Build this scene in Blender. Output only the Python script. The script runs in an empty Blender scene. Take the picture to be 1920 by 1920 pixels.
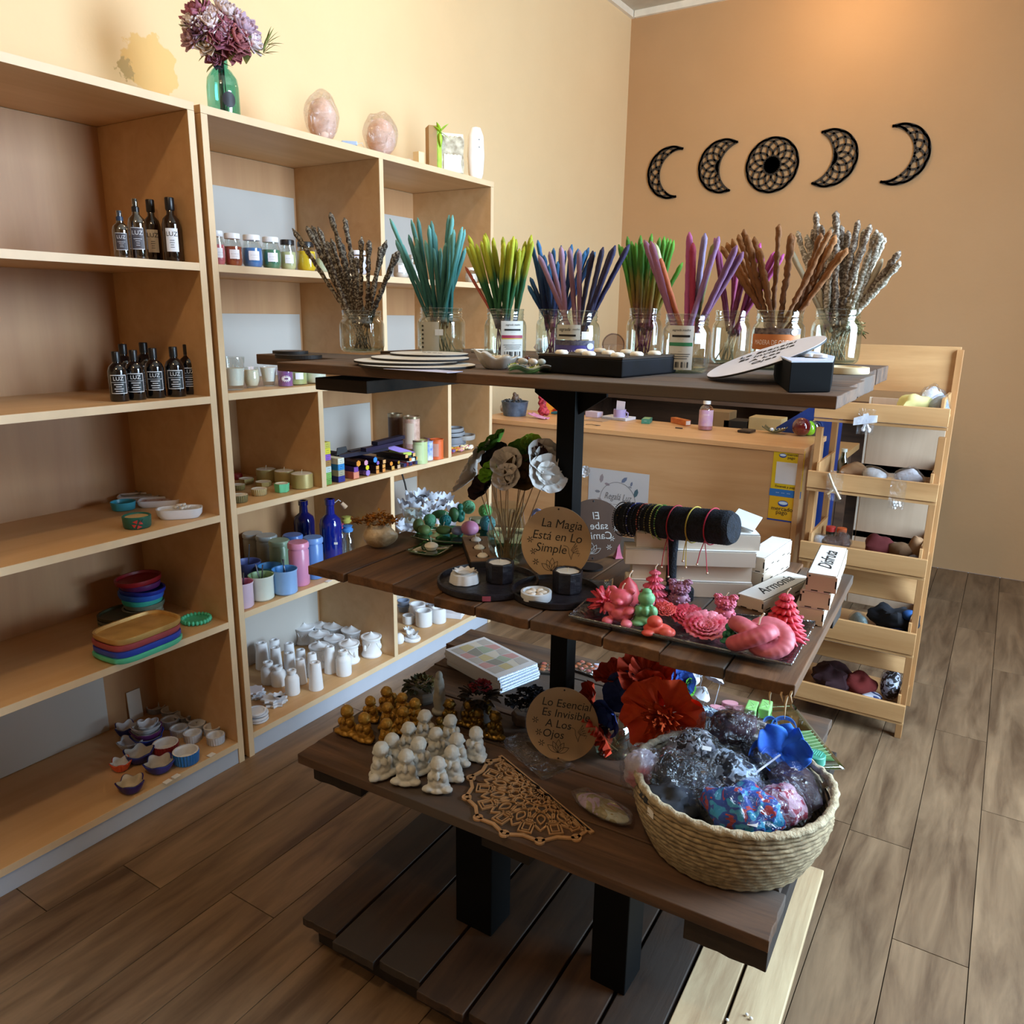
import bpy, bmesh, math, random
from math import sin, cos, pi, radians, sqrt, atan2
from mathutils import Vector, Matrix, Euler, noise
random.seed(7)
scn = bpy.context.scene
COL = scn.collection

# ------------------------------------------------------------------ camera
F = 1464.0
PITCH, ROLL, YAW = 2.47399485e-01, 1.42628619e-02, -5.60865319e-01
CAM = Vector((0, 0, 1.5))
fw = Vector((sin(YAW)*cos(PITCH), cos(YAW)*cos(PITCH), -sin(PITCH)))
r_ = Vector((cos(YAW), -sin(YAW), 0)); u_ = r_.cross(fw)
RT = cos(ROLL)*r_ + sin(ROLL)*u_
UP = -sin(ROLL)*r_ + cos(ROLL)*u_
cd = bpy.data.cameras.new('camera'); cam = bpy.data.objects.new('camera', cd); COL.objects.link(cam)
cd.sensor_width = 36; cd.sensor_fit = 'HORIZONTAL'; cd.lens = 36*F/1920; cd.clip_start = .05; cd.clip_end = 50
m3 = Matrix((RT, UP, -fw)).transposed()
cam.matrix_world = Matrix.Translation(CAM) @ m3.to_4x4()
scn.camera = cam

# ------------------------------------------------------------------ light and exposure
scn.view_settings.view_transform = 'Standard'
scn.view_settings.look = 'None'
scn.view_settings.gamma = 1
scn.view_settings.use_curve_mapping = False
scn.view_settings.exposure = 0.3
w = bpy.data.worlds.new('world'); scn.world = w; w.use_nodes = True
w.node_tree.nodes['Background'].inputs[0].default_value = (.55, .7, 1, 1)
w.node_tree.nodes['Background'].inputs[1].default_value = .6

def area(name, loc, target, sx, sy, power, color):
    l = bpy.data.lights.new(name, 'AREA'); l.shape = 'RECTANGLE'; l.size = sx; l.size_y = sy
    l.energy = power; l.color = color
    o = bpy.data.objects.new(name, l); COL.objects.link(o); o.location = loc
    o.rotation_euler = (Vector(target)-Vector(loc)).to_track_quat('-Z', 'Y').to_euler()
    return o
def point(name, loc, r, power, color):
    l = bpy.data.lights.new(name, 'POINT'); l.shadow_soft_size = r; l.energy = power; l.color = color
    o = bpy.data.objects.new(name, l); COL.objects.link(o); o.location = loc
    return o
# daylight entering through the glazed opening in the right-hand wall
area('window_daylight', (1.47, 2.30, 1.75), (0, 2.15, 1.45), 1.3, 2.6, 215, (.62, .80, 1.0))
# warm ceiling lamps; the last is an added fill bulb for the front faces
point('ceiling_or_fill_light', (-1.05, 4.85, 3.32), .06, 14, (1.0, .72, .42))
point('ceiling_or_fill_light', (-1.45, 2.5, 3.32), .06, 24, (1.0, .75, .44))
point('ceiling_or_fill_light', (-.6, -.2, 3.32), .06, 60, (1.0, .72, .43))

# ------------------------------------------------------------------ pixel helpers (1920 frame -> world)
def ray(px, py): return RT*((px-960)/F) - UP*((py-960)/F) + fw
def at(px, py, z): d = ray(px, py); p = CAM + d*((z-CAM.z)/d.z); return Vector((p.x, p.y, z+.0009))      # a hair above the board it stands on
def atx(px, py, x): d = ray(px, py); return CAM + d*(x/d.x)
def aty(px, py, y): d = ray(px, py); return CAM + d*(y/d.y)
def sc(P): return F/((Vector(P)-CAM).dot(fw))
def pxof(P): v = Vector(P)-CAM; c = v.dot(fw); return (960+F*v.dot(RT)/c, 960-F*v.dot(UP)/c)
def hgt(P, py):
    """height above P of the point seen at picture row py, straight above P"""
    px = pxof(P)[0]; d = ray(px, py); k = sqrt((P[0]**2+P[1]**2)/(d.x**2+d.y**2)); return CAM.z+d.z*k-P[2]
def face(P): return atan2(-P[0], P[1])          # turn so that the local -Y side looks at the visitor

# ------------------------------------------------------------------ materials
MC = {}
def srgb(c):
    if isinstance(c, str):
        c = c.lstrip('#'); c = [int(c[i:i+2], 16)/255 for i in (0, 2, 4)]
    return tuple((x/12.92 if x <= .04045 else ((x+.055)/1.055)**2.4) for x in c)
def base(name):
    m = bpy.data.materials.new(name); m.use_nodes = True
    nt = m.node_tree; return m, nt, nt.nodes['Principled BSDF']
def mat(c, rough=.5, metal=0, var=.06, vs=12, bump=0, bs=60, coat=0, sss=0, emit=0, spec=.5, c2=None, lo=.35, hi=.65):
    key = ('m', str(c), rough, metal, var, vs, bump, bs, coat, sss, emit, spec, str(c2), lo, hi)
    if key in MC: return MC[key]
    m, nt, b = base('paint'); N, L = nt.nodes.new, nt.links.new
    col = srgb(c)
    tc = N('ShaderNodeTexCoord')
    if var or c2:
        n = N('ShaderNodeTexNoise'); n.inputs['Scale'].default_value = vs; n.inputs['Detail'].default_value = 4
        L(tc.outputs['Object'], n.inputs['Vector'])
        r = N('ShaderNodeValToRGB'); r.color_ramp.elements[0].position = lo; r.color_ramp.elements[1].position = hi
        if c2: a, z = col, srgb(c2)
        else: a, z = [x*(1-var) for x in col], [min(1, x*(1+var)) for x in col]
        r.color_ramp.elements[0].color = (*a, 1); r.color_ramp.elements[1].color = (*z, 1)
        L(n.outputs['Fac'], r.inputs['Fac']); L(r.outputs['Color'], b.inputs['Base Color'])
    else: b.inputs['Base Color'].default_value = (*col, 1)
    b.inputs['Roughness'].default_value = rough; b.inputs['Metallic'].default_value = metal
    b.inputs['Coat Weight'].default_value = coat; b.inputs['Specular IOR Level'].default_value = spec
    if sss:
        b.inputs['Subsurface Weight'].default_value = sss; b.inputs['Subsurface Radius'].default_value = (.02, .012, .008); b.inputs['Subsurface Scale'].default_value = .3
    if emit:
        b.inputs['Emission Color'].default_value = (*col, 1); b.inputs['Emission Strength'].default_value = emit
    if bump:
        n2 = N('ShaderNodeTexNoise'); n2.inputs['Scale'].default_value = bs; n2.inputs['Detail'].default_value = 6
        L(tc.outputs['Object'], n2.inputs['Vector'])
        bp = N('ShaderNodeBump'); bp.inputs['Strength'].default_value = bump; bp.inputs['Distance'].default_value = .01
        L(n2.outputs['Fac'], bp.inputs['Height']); L(bp.outputs['Normal'], b.inputs['Normal'])
    MC[key] = m; return m
def wood(cd_, cl, axis='x', scale=1.0, rough=.6, bump=.25, tint=None, rand=.5, grain=9):
    """planks: grain stretched along one axis of each piece, every piece offset by its own random number"""
    key = ('w', cd_, cl, axis, scale, rough, bump, tint, rand, grain)
    if key in MC: return MC[key]
    m, nt, b = base('wood'); N, L = nt.nodes.new, nt.links.new
    tc = N('ShaderNodeTexCoord'); oi = N('ShaderNodeObjectInfo')
    mp = N('ShaderNodeMapping'); s = {'x': (.9, grain, grain), 'y': (grain, .9, grain), 'z': (grain, grain, .9)}[axis]
    mp.inputs['Scale'].default_value = [v*scale for v in s]
    vm = N('ShaderNodeVectorMath'); vm.operation = 'ADD'
    mu = N('ShaderNodeMath'); mu.operation = 'MULTIPLY'; mu.inputs[1].default_value = 37
    L(oi.outputs['Random'], mu.inputs[0]); L(tc.outputs['Object'], mp.inputs['Vector'])
    L(mp.outputs['Vector'], vm.inputs[0]); L(mu.outputs[0], vm.inputs[1])
    n = N('ShaderNodeTexNoise'); n.inputs['Scale'].default_value = 2.2; n.inputs['Detail'].default_value = 8; n.inputs['Roughness'].default_value = .62; n.inputs['Distortion'].default_value = .5
    L(vm.outputs[0], n.inputs['Vector'])
    r = N('ShaderNodeValToRGB'); r.color_ramp.elements[0].position = .32; r.color_ramp.elements[1].position = .68
    r.color_ramp.elements[0].color = (*srgb(cd_), 1); r.color_ramp.elements[1].color = (*srgb(cl), 1)
    L(n.outputs['Fac'], r.inputs['Fac'])
    hsv = N('ShaderNodeHueSaturation')
    mr = N('ShaderNodeMapRange'); mr.inputs['To Min'].default_value = 1-rand*.5; mr.inputs['To Max'].default_value = 1+rand*.5
    L(oi.outputs['Random'], mr.inputs['Value']); L(mr.outputs['Result'], hsv.inputs['Value']); L(r.outputs['Color'], hsv.inputs['Color'])
    out = hsv.outputs['Color']
    if tint:                                     # worn patches of another colour
        n3 = N('ShaderNodeTexNoise'); n3.inputs['Scale'].default_value = 3.0; n3.inputs['Detail'].default_value = 3
        v2 = N('ShaderNodeVectorMath'); v2.operation = 'ADD'; L(tc.outputs['Object'], v2.inputs[0]); L(mu.outputs[0], v2.inputs[1]); L(v2.outputs[0], n3.inputs['Vector'])
        r3 = N('ShaderNodeValToRGB'); r3.color_ramp.elements[0].position = .48; r3.color_ramp.elements[1].position = .62
        mx = N('ShaderNodeMix'); mx.data_type = 'RGBA'; L(n3.outputs['Fac'], r3.inputs['Fac']); L(r3.outputs['Color'], mx.inputs['Factor'])
        L(out, mx.inputs['A']); mx.inputs['B'].default_value = (*srgb(tint), 1); out = mx.outputs['Result']
    L(out, b.inputs['Base Color']); b.inputs['Roughness'].default_value = rough
    bp = N('ShaderNodeBump'); bp.inputs['Strength'].default_value = bump; bp.inputs['Distance'].default_value = .004
    L(n.outputs['Fac'], bp.inputs['Height']); L(bp.outputs['Normal'], b.inputs['Normal'])
    MC[key] = m; return m
def glass(tint='#f4faf8', gloss=.18, rough=.02, bump=0, bs=14, edge=.75):
    """thin glass or film: clear with a tint, shinier towards grazing angles"""
    key = ('g', tint, gloss, rough, bump, bs, edge)
    if key in MC: return MC[key]
    m = bpy.data.materials.new('glass'); m.use_nodes = True; nt = m.node_tree; nt.nodes.clear(); N, L = nt.nodes.new, nt.links.new
    o = N('ShaderNodeOutputMaterial'); t = N('ShaderNodeBsdfTransparent'); t.inputs[0].default_value = (*srgb(tint), 1)
    g = N('ShaderNodeBsdfGlossy'); g.inputs['Roughness'].default_value = rough; g.inputs[0].default_value = (1, 1, 1, 1)
    lw = N('ShaderNodeLayerWeight'); lw.inputs[0].default_value = .35
    mr = N('ShaderNodeMapRange'); mr.inputs['To Min'].default_value = gloss*.35; mr.inputs['To Max'].default_value = edge
    pw = N('ShaderNodeMath'); pw.operation = 'POWER'; pw.inputs[1].default_value = 2.2
    L(lw.outputs['Facing'], pw.inputs[0]); L(pw.outputs[0], mr.inputs['Value'])
    mx = N('ShaderNodeMixShader'); L(mr.outputs[0], mx.inputs[0]); L(t.outputs[0], mx.inputs[1]); L(g.outputs[0], mx.inputs[2])
    if bump:
        tc = N('ShaderNodeTexCoord'); n = N('ShaderNodeTexNoise'); n.inputs['Scale'].default_value = bs; n.inputs['Detail'].default_value = 5; n.inputs['Distortion'].default_value = 1.2
        L(tc.outputs['Object'], n.inputs['Vector']); bp = N('ShaderNodeBump'); bp.inputs['Strength'].default_value = bump; bp.inputs['Distance'].default_value = .03
        L(n.outputs['Fac'], bp.inputs['Height']); L(bp.outputs['Normal'], g.inputs['Normal']); L(bp.outputs['Normal'], lw.inputs['Normal'])
    L(mx.outputs[0], o.inputs[0]); MC[key] = m; return m
def spots(c, c2, scale=60, thr=.35, rough=.6, c3=None):
    """printed cloth: patches of a second (and third) colour on a ground colour"""
    key = ('s', c, c2, scale, thr, rough, c3)
    if key in MC: return MC[key]
    m, nt, b = base('print'); N, L = nt.nodes.new, nt.links.new
    tc = N('ShaderNodeTexCoord'); n = N('ShaderNodeTexNoise'); n.inputs['Scale'].default_value = scale; n.inputs['Detail'].default_value = 1; n.inputs['Distortion'].default_value = .8
    L(tc.outputs['Object'], n.inputs['Vector']); r = N('ShaderNodeValToRGB'); r.color_ramp.interpolation = 'CONSTANT'
    r.color_ramp.elements[0].color = (*srgb(c), 1); r.color_ramp.elements[1].position = 1-thr-.1; r.color_ramp.elements[1].color = (*srgb(c2), 1)
    if c3: e = r.color_ramp.elements.new(.40); e.color = (*srgb(c), 1); r.color_ramp.elements[0].color = (*srgb(c3), 1)
    L(n.outputs['Fac'], r.inputs['Fac']); L(r.outputs['Color'], b.inputs['Base Color']); b.inputs['Roughness'].default_value = rough
    MC[key] = m; return m

# ------------------------------------------------------------------ geometry
class G:
    def __init__(s): s.v = []; s.f = []
    def add(s, vs, fs, M=None):
        k = len(s.v); s.v += [tuple(M @ Vector(p)) if M else tuple(p) for p in vs]; s.f += [tuple(i+k for i in f) for f in fs]; return s
    def box(s, c, d, rz=0, M=None):
        x, y, z = d[0]/2, d[1]/2, d[2]/2
        vs = [(-x, -y, -z), (x, -y, -z), (x, y, -z), (-x, y, -z), (-x, -y, z), (x, -y, z), (x, y, z), (-x, y, z)]
        T = Matrix.Translation(c) @ Matrix.Rotation(rz, 4, 'Z')
        if M: T = M @ T
        return s.add(vs, [(0, 3, 2, 1), (4, 5, 6, 7), (0, 1, 5, 4), (1, 2, 6, 5), (2, 3, 7, 6), (3, 0, 4, 7)], T)
    def lathe(s, prof, n=24, c=(0, 0, 0), M=None, wob=None, sx=1, sy=1):
        vs = []; fs = []
        for r, z in prof:
            for i in range(n):
                a = 2*pi*i/n; q = r*(wob(a, z) if wob else 1); vs.append((c[0]+q*cos(a)*sx, c[1]+q*sin(a)*sy, c[2]+z))
        for j in range(len(prof)-1):
            for i in range(n):
                a, b_ = j*n+i, j*n+(i+1) % n; fs.append((a, b_, b_+n, a+n))
        if prof[0][0] > 1e-6 : fs.append(tuple(range(n))[::-1])
        if prof[-1][0] > 1e-6 and prof[-1][1] >= prof[0][1] and prof[-1][0] != prof[0][0] or (len(prof) == 2): fs.append(tuple(range((len(prof)-1)*n, len(prof)*n)))
        return s.add(vs, fs, M)
    def shell(s, prof, n=24, c=(0, 0, 0), M=None, wob=None, sx=1, sy=1):
        """lathe without caps"""
        k = len(s.f); s.lathe(prof, n, c, M, wob, sx, sy); s.f = [f for f in s.f[:k]]+[f for f in s.f[k:] if len(f) == 4 or n <= 4]; return s
    def tube(s, pts, r, n=8, cap=True):
        pts = [Vector(p) for p in pts]; m = len(pts); rs = r if isinstance(r, (list, tuple)) else [r]*m
        vs = []; fs = []; up = None
        for i, p in enumerate(pts):
            t = (pts[min(i+1, m-1)]-pts[max(i-1, 0)]).normalized()
            if up is None: up = t.orthogonal().normalized()
            up = (up-t*up.dot(t)); up = up.normalized() if up.length > 1e-6 else t.orthogonal().normalized()
            b_ = t.cross(up)
            for k in range(n):
                a = 2*pi*k/n; vs.append(tuple(p+(up*cos(a)+b_*sin(a))*rs[i]))
        for j in range(m-1):
            for i in range(n):
                a, b2 = j*n+i, j*n+(i+1) % n; fs.append((a, b2, b2+n, a+n))
        if cap: fs += [tuple(range(n))[::-1], tuple(range((m-1)*n, m*n))]
        return s.add(vs, fs)
    def ell(s, c, r, n=14, m=9, M=None):
        if not isinstance(r, (list, tuple)): r = (r, r, r)
        vs = [(0, 0, -r[2])]; fs = []
        for j in range(1, m):
            t = pi*j/m
            for i in range(n): a = 2*pi*i/n; vs.append((r[0]*sin(t)*cos(a), r[1]*sin(t)*sin(a), -r[2]*cos(t)))
        vs.append((0, 0, r[2]))
        for i in range(n):
            fs.append((0, 1+(i+1) % n, 1+i)); L_ = len(vs)-1; fs.append((L_, 1+(m-2)*n+i, 1+(m-2)*n+(i+1) % n))
        for j in range(m-2):
            for i in range(n):
                a, b_ = 1+j*n+i, 1+j*n+(i+1) % n; fs.append((a, b_, b_+n, a+n))
        T = Matrix.Translation(c)
        if M: T = T @ M
        return s.add(vs, fs, T)
    def prism(s, poly, z0, z1, M=None):
        n = len(poly); vs = [(x, y, z0) for x, y in poly]+[(x, y, z1) for x, y in poly]
        fs = [tuple(range(n))[::-1], tuple(range(n, 2*n))]+[(i, (i+1) % n, (i+1) % n+n, i+n) for i in range(n)]
        return s.add(vs, fs, M)
    def ribbon(s, pts, w_, z0, z1, M=None, closed=False):
        n = len(pts); a = []; b_ = []
        for i in range(n):
            p = Vector(pts[i]); q0 = Vector(pts[(i-1) % n] if closed or i else pts[i]); q1 = Vector(pts[(i+1) % n] if closed or i < n-1 else pts[i])
            t = (q1-q0); t = t.normalized() if t.length > 1e-9 else Vector((1, 0)); nn = Vector((-t.y, t.x))*w_/2; a.append(p+nn); b_.append(p-nn)
        vs = []
        for i in range(n): vs += [(*a[i], z0), (*b_[i], z0), (*a[i], z1), (*b_[i], z1)]
        fs = []
        for i in range(n if closed else n-1):
            k, l = 4*i, 4*((i+1) % n); fs += [(k+2, l+2, l+3, k+3), (k, k+1, l+1, l), (k, l, l+2, k+2), (k+1, k+3, l+3, l+1)]
        if not closed: fs += [(0, 2, 3, 1), (4*n-4, 4*n-3, 4*n-1, 4*n-2)]
        return s.add(vs, fs, M)
    def grid(s, fn, nu, nv, M=None):
        vs = [fn(i/nu, j/nv) for j in range(nv+1) for i in range(nu+1)]
        fs = [(j*(nu+1)+i, j*(nu+1)+i+1, (j+1)*(nu+1)+i+1, (j+1)*(nu+1)+i) for j in range(nv) for i in range(nu)]
        return s.add(vs, fs, M)
    def jit(s, a, f=1): s.v = [tuple(Vector(p)+noise.noise_vector(Vector(p)*f)*a) for p in s.v]; return s
    def mesh(s, name='m', smooth=True):
        me = bpy.data.meshes.new(name); me.from_pydata(s.v, [], s.f); me.validate()
        if smooth: me.polygons.foreach_set('use_smooth', [True]*len(me.polygons))
        me.update(); return me
    def obj(s, name, m, parent=None, smooth=True, loc=None, rot=None, solid=0, bevel=0, sub=0, auto=None):
        o = link(name, s.mesh(name, smooth), m, parent, loc, rot)
        if solid: md = o.modifiers.new('solid', 'SOLIDIFY'); md.thickness = solid; md.offset = 0
        if bevel: md = o.modifiers.new('bevel', 'BEVEL'); md.width = bevel; md.segments = 2; md.limit_method = 'ANGLE'
        if sub: md = o.modifiers.new('sub', 'SUBSURF'); md.levels = md.render_levels = sub
        if smooth and auto is not False:
            try:
                o.data.set_sharp_from_angle(angle=radians(auto or 42))
            except Exception: pass
        return o
def link(name, me, m, parent=None, loc=None, rot=None):
    if m is not None and me.materials and me.materials[0] != m: me = me.copy(); me.materials.clear()
    o = bpy.data.objects.new(name, me); COL.objects.link(o)
    if m is not None and not me.materials: me.materials.append(m)
    if parent: o.parent = parent
    if loc is not None: o.location = loc
    if rot is not None: o.rotation_euler = rot if isinstance(rot, (tuple, list, Euler)) else (0, 0, rot)
    return o
def tag(o, label, cat, group=None, kind=None):
    if label: o['label'] = label
    if cat: o['category'] = cat
    if group: o['group'] = group
    if kind: o['kind'] = kind
    return o
def thing(name, label, cat, loc=(0, 0, 0), rz=0, group=None):
    o = bpy.data.objects.new(name, None); COL.objects.link(o); o.location = loc; o.empty_display_size = .05
    o.rotation_euler = rz if isinstance(rz, (tuple, list)) else (0, 0, rz)
    return tag(o, label, cat, group)
def struct(o): o['kind'] = 'structure'; return o
def dup(root, loc, rz=0, label=None, group=None, s=None):
    r = root.copy(); COL.objects.link(r); r.location = loc; r.rotation_euler = rz if isinstance(rz, (tuple, list)) else (0, 0, rz)
    if label: r['label'] = label
    if group: r['group'] = group
    if s: r.scale = s if isinstance(s, (tuple, list)) else (s, s, s)
    for ch in [c for c in root.children]:
        c = ch.copy(); COL.objects.link(c); c.parent = r
        for g2 in ch.children: d = g2.copy(); COL.objects.link(d); d.parent = c
    return r
def recolor(o, m):
    me = o.data.copy(); me.materials.clear(); me.materials.append(m); o.data = me
ORD = ['first', 'second', 'third', 'fourth', 'fifth', 'sixth', 'seventh', 'eighth', 'ninth', 'tenth', 'eleventh', 'twelfth', 'thirteenth', 'fourteenth', 'fifteenth', 'sixteenth', 'seventeenth', 'eighteenth', 'nineteenth', 'twentieth']
def rank(objs, text, group=None):
    """labels by place: text has {} for 'third from the left' """
    L_ = sorted(objs, key=lambda o: pxof(o.matrix_basis.translation)[0]); n = len(L_)
    for i, o in enumerate(L_):
        w_ = 'leftmost' if i == 0 else 'rightmost' if i == n-1 else (ORD[i]+' from the left' if i <= n//2 else ORD[n-1-i]+' from the right')
        o['label'] = text.format(w_)
        if group: o['group'] = group
def blob(parts, voxel=.002, smooth_it=4, name='m', jit=0, jf=60):
    """one continuous skin grown over ellipsoids (centre, radii[, euler])"""
    g = G()
    for p in parts:
        M = Euler(p[2]).to_matrix().to_4x4() if len(p) > 2 else None
        g.ell(p[0], p[1], 16, 10, M)
    me = g.mesh(); o = bpy.data.objects.new('tmp', me); COL.objects.link(o)
    md = o.modifiers.new('r', 'REMESH'); md.mode = 'VOXEL'; md.voxel_size = voxel
    if smooth_it: ms = o.modifiers.new('s', 'SMOOTH'); ms.iterations = smooth_it; ms.factor = .6
    dg = bpy.context.evaluated_depsgraph_get(); dg.update()
    out = bpy.data.meshes.new_from_object(o.evaluated_get(dg)); bpy.data.objects.remove(o)
    if jit:
        for v in out.vertices: v.co += noise.noise_vector(v.co*jf)*jit
    out.polygons.foreach_set('use_smooth', [True]*len(out.polygons)); out.name = name; mz = min(v.co.z for v in out.vertices)
    if mz < 0 and mz > -.01:
        for v in out.vertices: v.co.z -= mz
    return out
def text_geo(s_, size, align='CENTER', shear=0, extr=0, bold=0):
    cu = bpy.data.curves.new('t', 'FONT'); cu.body = s_; cu.size = size; cu.align_x = align; cu.align_y = 'CENTER'; cu.shear = shear; cu.extrude = extr; cu.offset = bold; cu.resolution_u = 3
    o = bpy.data.objects.new('tmp', cu); COL.objects.link(o); dg = bpy.context.evaluated_depsgraph_get(); dg.update()
    me = bpy.data.meshes.new_from_object(o.evaluated_get(dg)); bpy.data.objects.remove(o)
    g = G(); g.v = [tuple(v.co) for v in me.vertices]; g.f = [tuple(p.vertices) for p in me.polygons]; return g
def text(s_, size, m, parent, loc, rot=(pi/2, 0, 0), shear=0, extr=.0003, mirror=False, bold=0, wrap=None, name='lettering', align='CENTER', sxy=(1, 1)):
    g = text_geo(s_, size, align, shear, 0 if wrap else extr, bold)
    g.v = [(x*sxy[0], y*sxy[1], z) for x, y, z in g.v]
    if mirror: g.v = [(-x, y, z) for x, y, z in g.v]
    if wrap:                       # lay the letters round a cylinder of radius wrap (front = -Y)
        g.v = [(wrap*sin((x+loc[0])/wrap), -wrap*cos((x+loc[0])/wrap), y+loc[2]) for x, y, z in g.v]
        return g.obj(name, m, parent, smooth=False)
    return g.obj(name, m, parent, smooth=False, loc=loc, rot=rot)
def patch(x0, z0, x1, z1, R, m, parent, name='label', n=8):
    """paper patch on a cylinder"""
    g = G().grid(lambda u, v: (R*sin((x0+(x1-x0)*u)/R), -R*cos((x0+(x1-x0)*u)/R), z0+(z1-z0)*v), n, 1)
    return g.obj(name, m, parent)
BOARD = []
# ================================================================== ROOM
XW, YW, ZC = -2.49, 5.38, 3.47
fl_m = wood('#54402f', '#8b7258', 'y', 1.0, .42, .12, rand=.13, grain=7)
fb = G().box((-.46, 2.05, -.06), (4.1, 6.7, .1)).obj('floor', mat('#3a2a20', .8), smooth=False); struct(fb)
pitch = .1675
pm = {}
for i in range(-11, 17):
    x0 = -.22+pitch*i
    if x0 < XW or x0 > 1.4: continue
    off = random.uniform(0, 1.2); y = -1.25-off
    if i == -7: y = -1.25-.47
    while y < YW:
        a, b = max(y, -1.25), min(y+1.22, YW)
        if b-a > .03:
            k = (round(b-a, 3))
            if k not in pm: pm[k] = G().box((0, 0, -.006), (pitch-.0022, k-.0025, .012)).mesh('plank', False)
            o = link('plank', pm[k], fl_m, fb, (x0+pitch/2, (a+b)/2, 0))
        y += 1.22
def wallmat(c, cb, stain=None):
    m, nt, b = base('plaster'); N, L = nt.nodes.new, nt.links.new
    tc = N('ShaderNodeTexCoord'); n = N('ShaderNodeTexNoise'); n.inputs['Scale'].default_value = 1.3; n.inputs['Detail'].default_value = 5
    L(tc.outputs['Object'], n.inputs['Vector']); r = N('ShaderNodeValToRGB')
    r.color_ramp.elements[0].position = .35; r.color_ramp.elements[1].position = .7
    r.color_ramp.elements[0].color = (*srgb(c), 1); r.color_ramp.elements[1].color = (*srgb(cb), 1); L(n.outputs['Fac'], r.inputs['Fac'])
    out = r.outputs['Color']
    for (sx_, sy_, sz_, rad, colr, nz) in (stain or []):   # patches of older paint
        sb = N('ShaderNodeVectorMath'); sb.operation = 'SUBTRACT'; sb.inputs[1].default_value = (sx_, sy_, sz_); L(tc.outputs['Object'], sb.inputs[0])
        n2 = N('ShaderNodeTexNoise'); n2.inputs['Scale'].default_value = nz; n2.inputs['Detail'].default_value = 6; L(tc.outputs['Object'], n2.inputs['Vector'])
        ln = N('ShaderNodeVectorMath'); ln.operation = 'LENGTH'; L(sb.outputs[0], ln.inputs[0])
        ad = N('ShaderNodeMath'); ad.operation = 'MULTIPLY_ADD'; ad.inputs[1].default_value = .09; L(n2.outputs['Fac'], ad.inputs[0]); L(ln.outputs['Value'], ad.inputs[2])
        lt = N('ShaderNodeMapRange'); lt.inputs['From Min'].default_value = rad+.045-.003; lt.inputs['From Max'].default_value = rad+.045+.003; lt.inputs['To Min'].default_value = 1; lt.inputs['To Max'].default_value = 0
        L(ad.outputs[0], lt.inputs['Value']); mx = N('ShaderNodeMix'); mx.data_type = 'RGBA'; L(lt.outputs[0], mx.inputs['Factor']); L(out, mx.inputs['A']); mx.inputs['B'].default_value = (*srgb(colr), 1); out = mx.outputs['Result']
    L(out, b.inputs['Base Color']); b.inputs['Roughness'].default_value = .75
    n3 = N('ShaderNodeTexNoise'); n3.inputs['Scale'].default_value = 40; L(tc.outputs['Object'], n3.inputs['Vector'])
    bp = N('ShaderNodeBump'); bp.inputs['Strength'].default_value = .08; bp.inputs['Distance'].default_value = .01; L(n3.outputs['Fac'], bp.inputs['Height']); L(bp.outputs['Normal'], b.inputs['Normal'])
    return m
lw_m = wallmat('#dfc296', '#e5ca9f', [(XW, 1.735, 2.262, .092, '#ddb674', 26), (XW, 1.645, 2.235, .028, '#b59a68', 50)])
bw_m = wallmat('#b88e62', '#be956a')
H = ZC; dw_m = mat('#9a8264', .8)
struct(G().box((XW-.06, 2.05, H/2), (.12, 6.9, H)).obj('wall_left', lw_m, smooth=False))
struct(G().box((-.46, YW+.06, H/2), (4.06, .12, H)).obj('wall_back', bw_m, smooth=False))
struct(G().box((-.46, -1.31, H/2), (4.06, .12, H)).obj('wall_front', dw_m, smooth=False))
WX = 1.56
g = G().box((WX, .125, H/2), (.12, 2.85, H)).box((WX, 4.25, H/2), (.12, 2.4, H)).box((WX, 2.30, (3.2+H)/2), (.12, 1.5, H-3.2)).box((WX, 2.30, .15), (.12, 1.5, .30))
struct(g.obj('wall_right', dw_m, smooth=False))
wf = G().box((WX, 1.58, 1.75), (.1, .06, 2.9)).box((WX, 3.02, 1.75), (.1, .06, 2.9)).box((WX, 2.30, 3.17), (.1, 1.5, .06)).box((WX, 2.30, .33), (.1, 1.5, .06)).box((WX, 2.30, 1.75), (.08, .05, 2.8)).obj('window_1', mat('#e8e4da', .4), smooth=False); struct(wf)
G().box((WX+.01, 1.94, 1.75), (.008, .67, 2.78)).obj('pane', glass(), wf, smooth=False); G().box((WX+.01, 2.66, 1.75), (.008, .67, 2.78)).obj('pane', glass(), wf, smooth=False)
struct(G().box((-.46, 2.05, ZC+.05), (4.3, 6.9, .1)).obj('ceiling', mat('#c2b8a6', .8), smooth=False))
struct(G().box((-.46, YW-.012, ZC-.02), (4.0, .024, .04)).obj('trim_1', mat('#ece4d4', .6), smooth=False))
struct(G().box((XW+.012, 2.05, ZC-.02), (.024, 6.7, .04)).obj('trim_2', mat('#ece4d4', .6), smooth=False))
for (lx, ly, nm) in ((-1.05, 4.85, 'bare warm bulb under the ceiling above the counter'), (-1.45, 2.5, 'bare warm bulb under the ceiling above the display stand'), (-.6, -.2, 'added warm fill bulb out of view near the front wall')):
    t = thing('ceiling_or_fill_lamp', nm, 'lamp', (lx, ly, ZC))
    G().lathe([(.055, 0), (.055, -.03), (.025, -.05), (.02, -.11)], 20).obj('lamp_holder', mat('#efece4', .5), t)
    G().lathe([(.001, -.19), (.02, -.186), (.032, -.165), (.034, -.145), (.02, -.115), (.016, -.105)], 20).obj('bulb', mat('#ffdcae', .5, emit=14), t)

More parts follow.
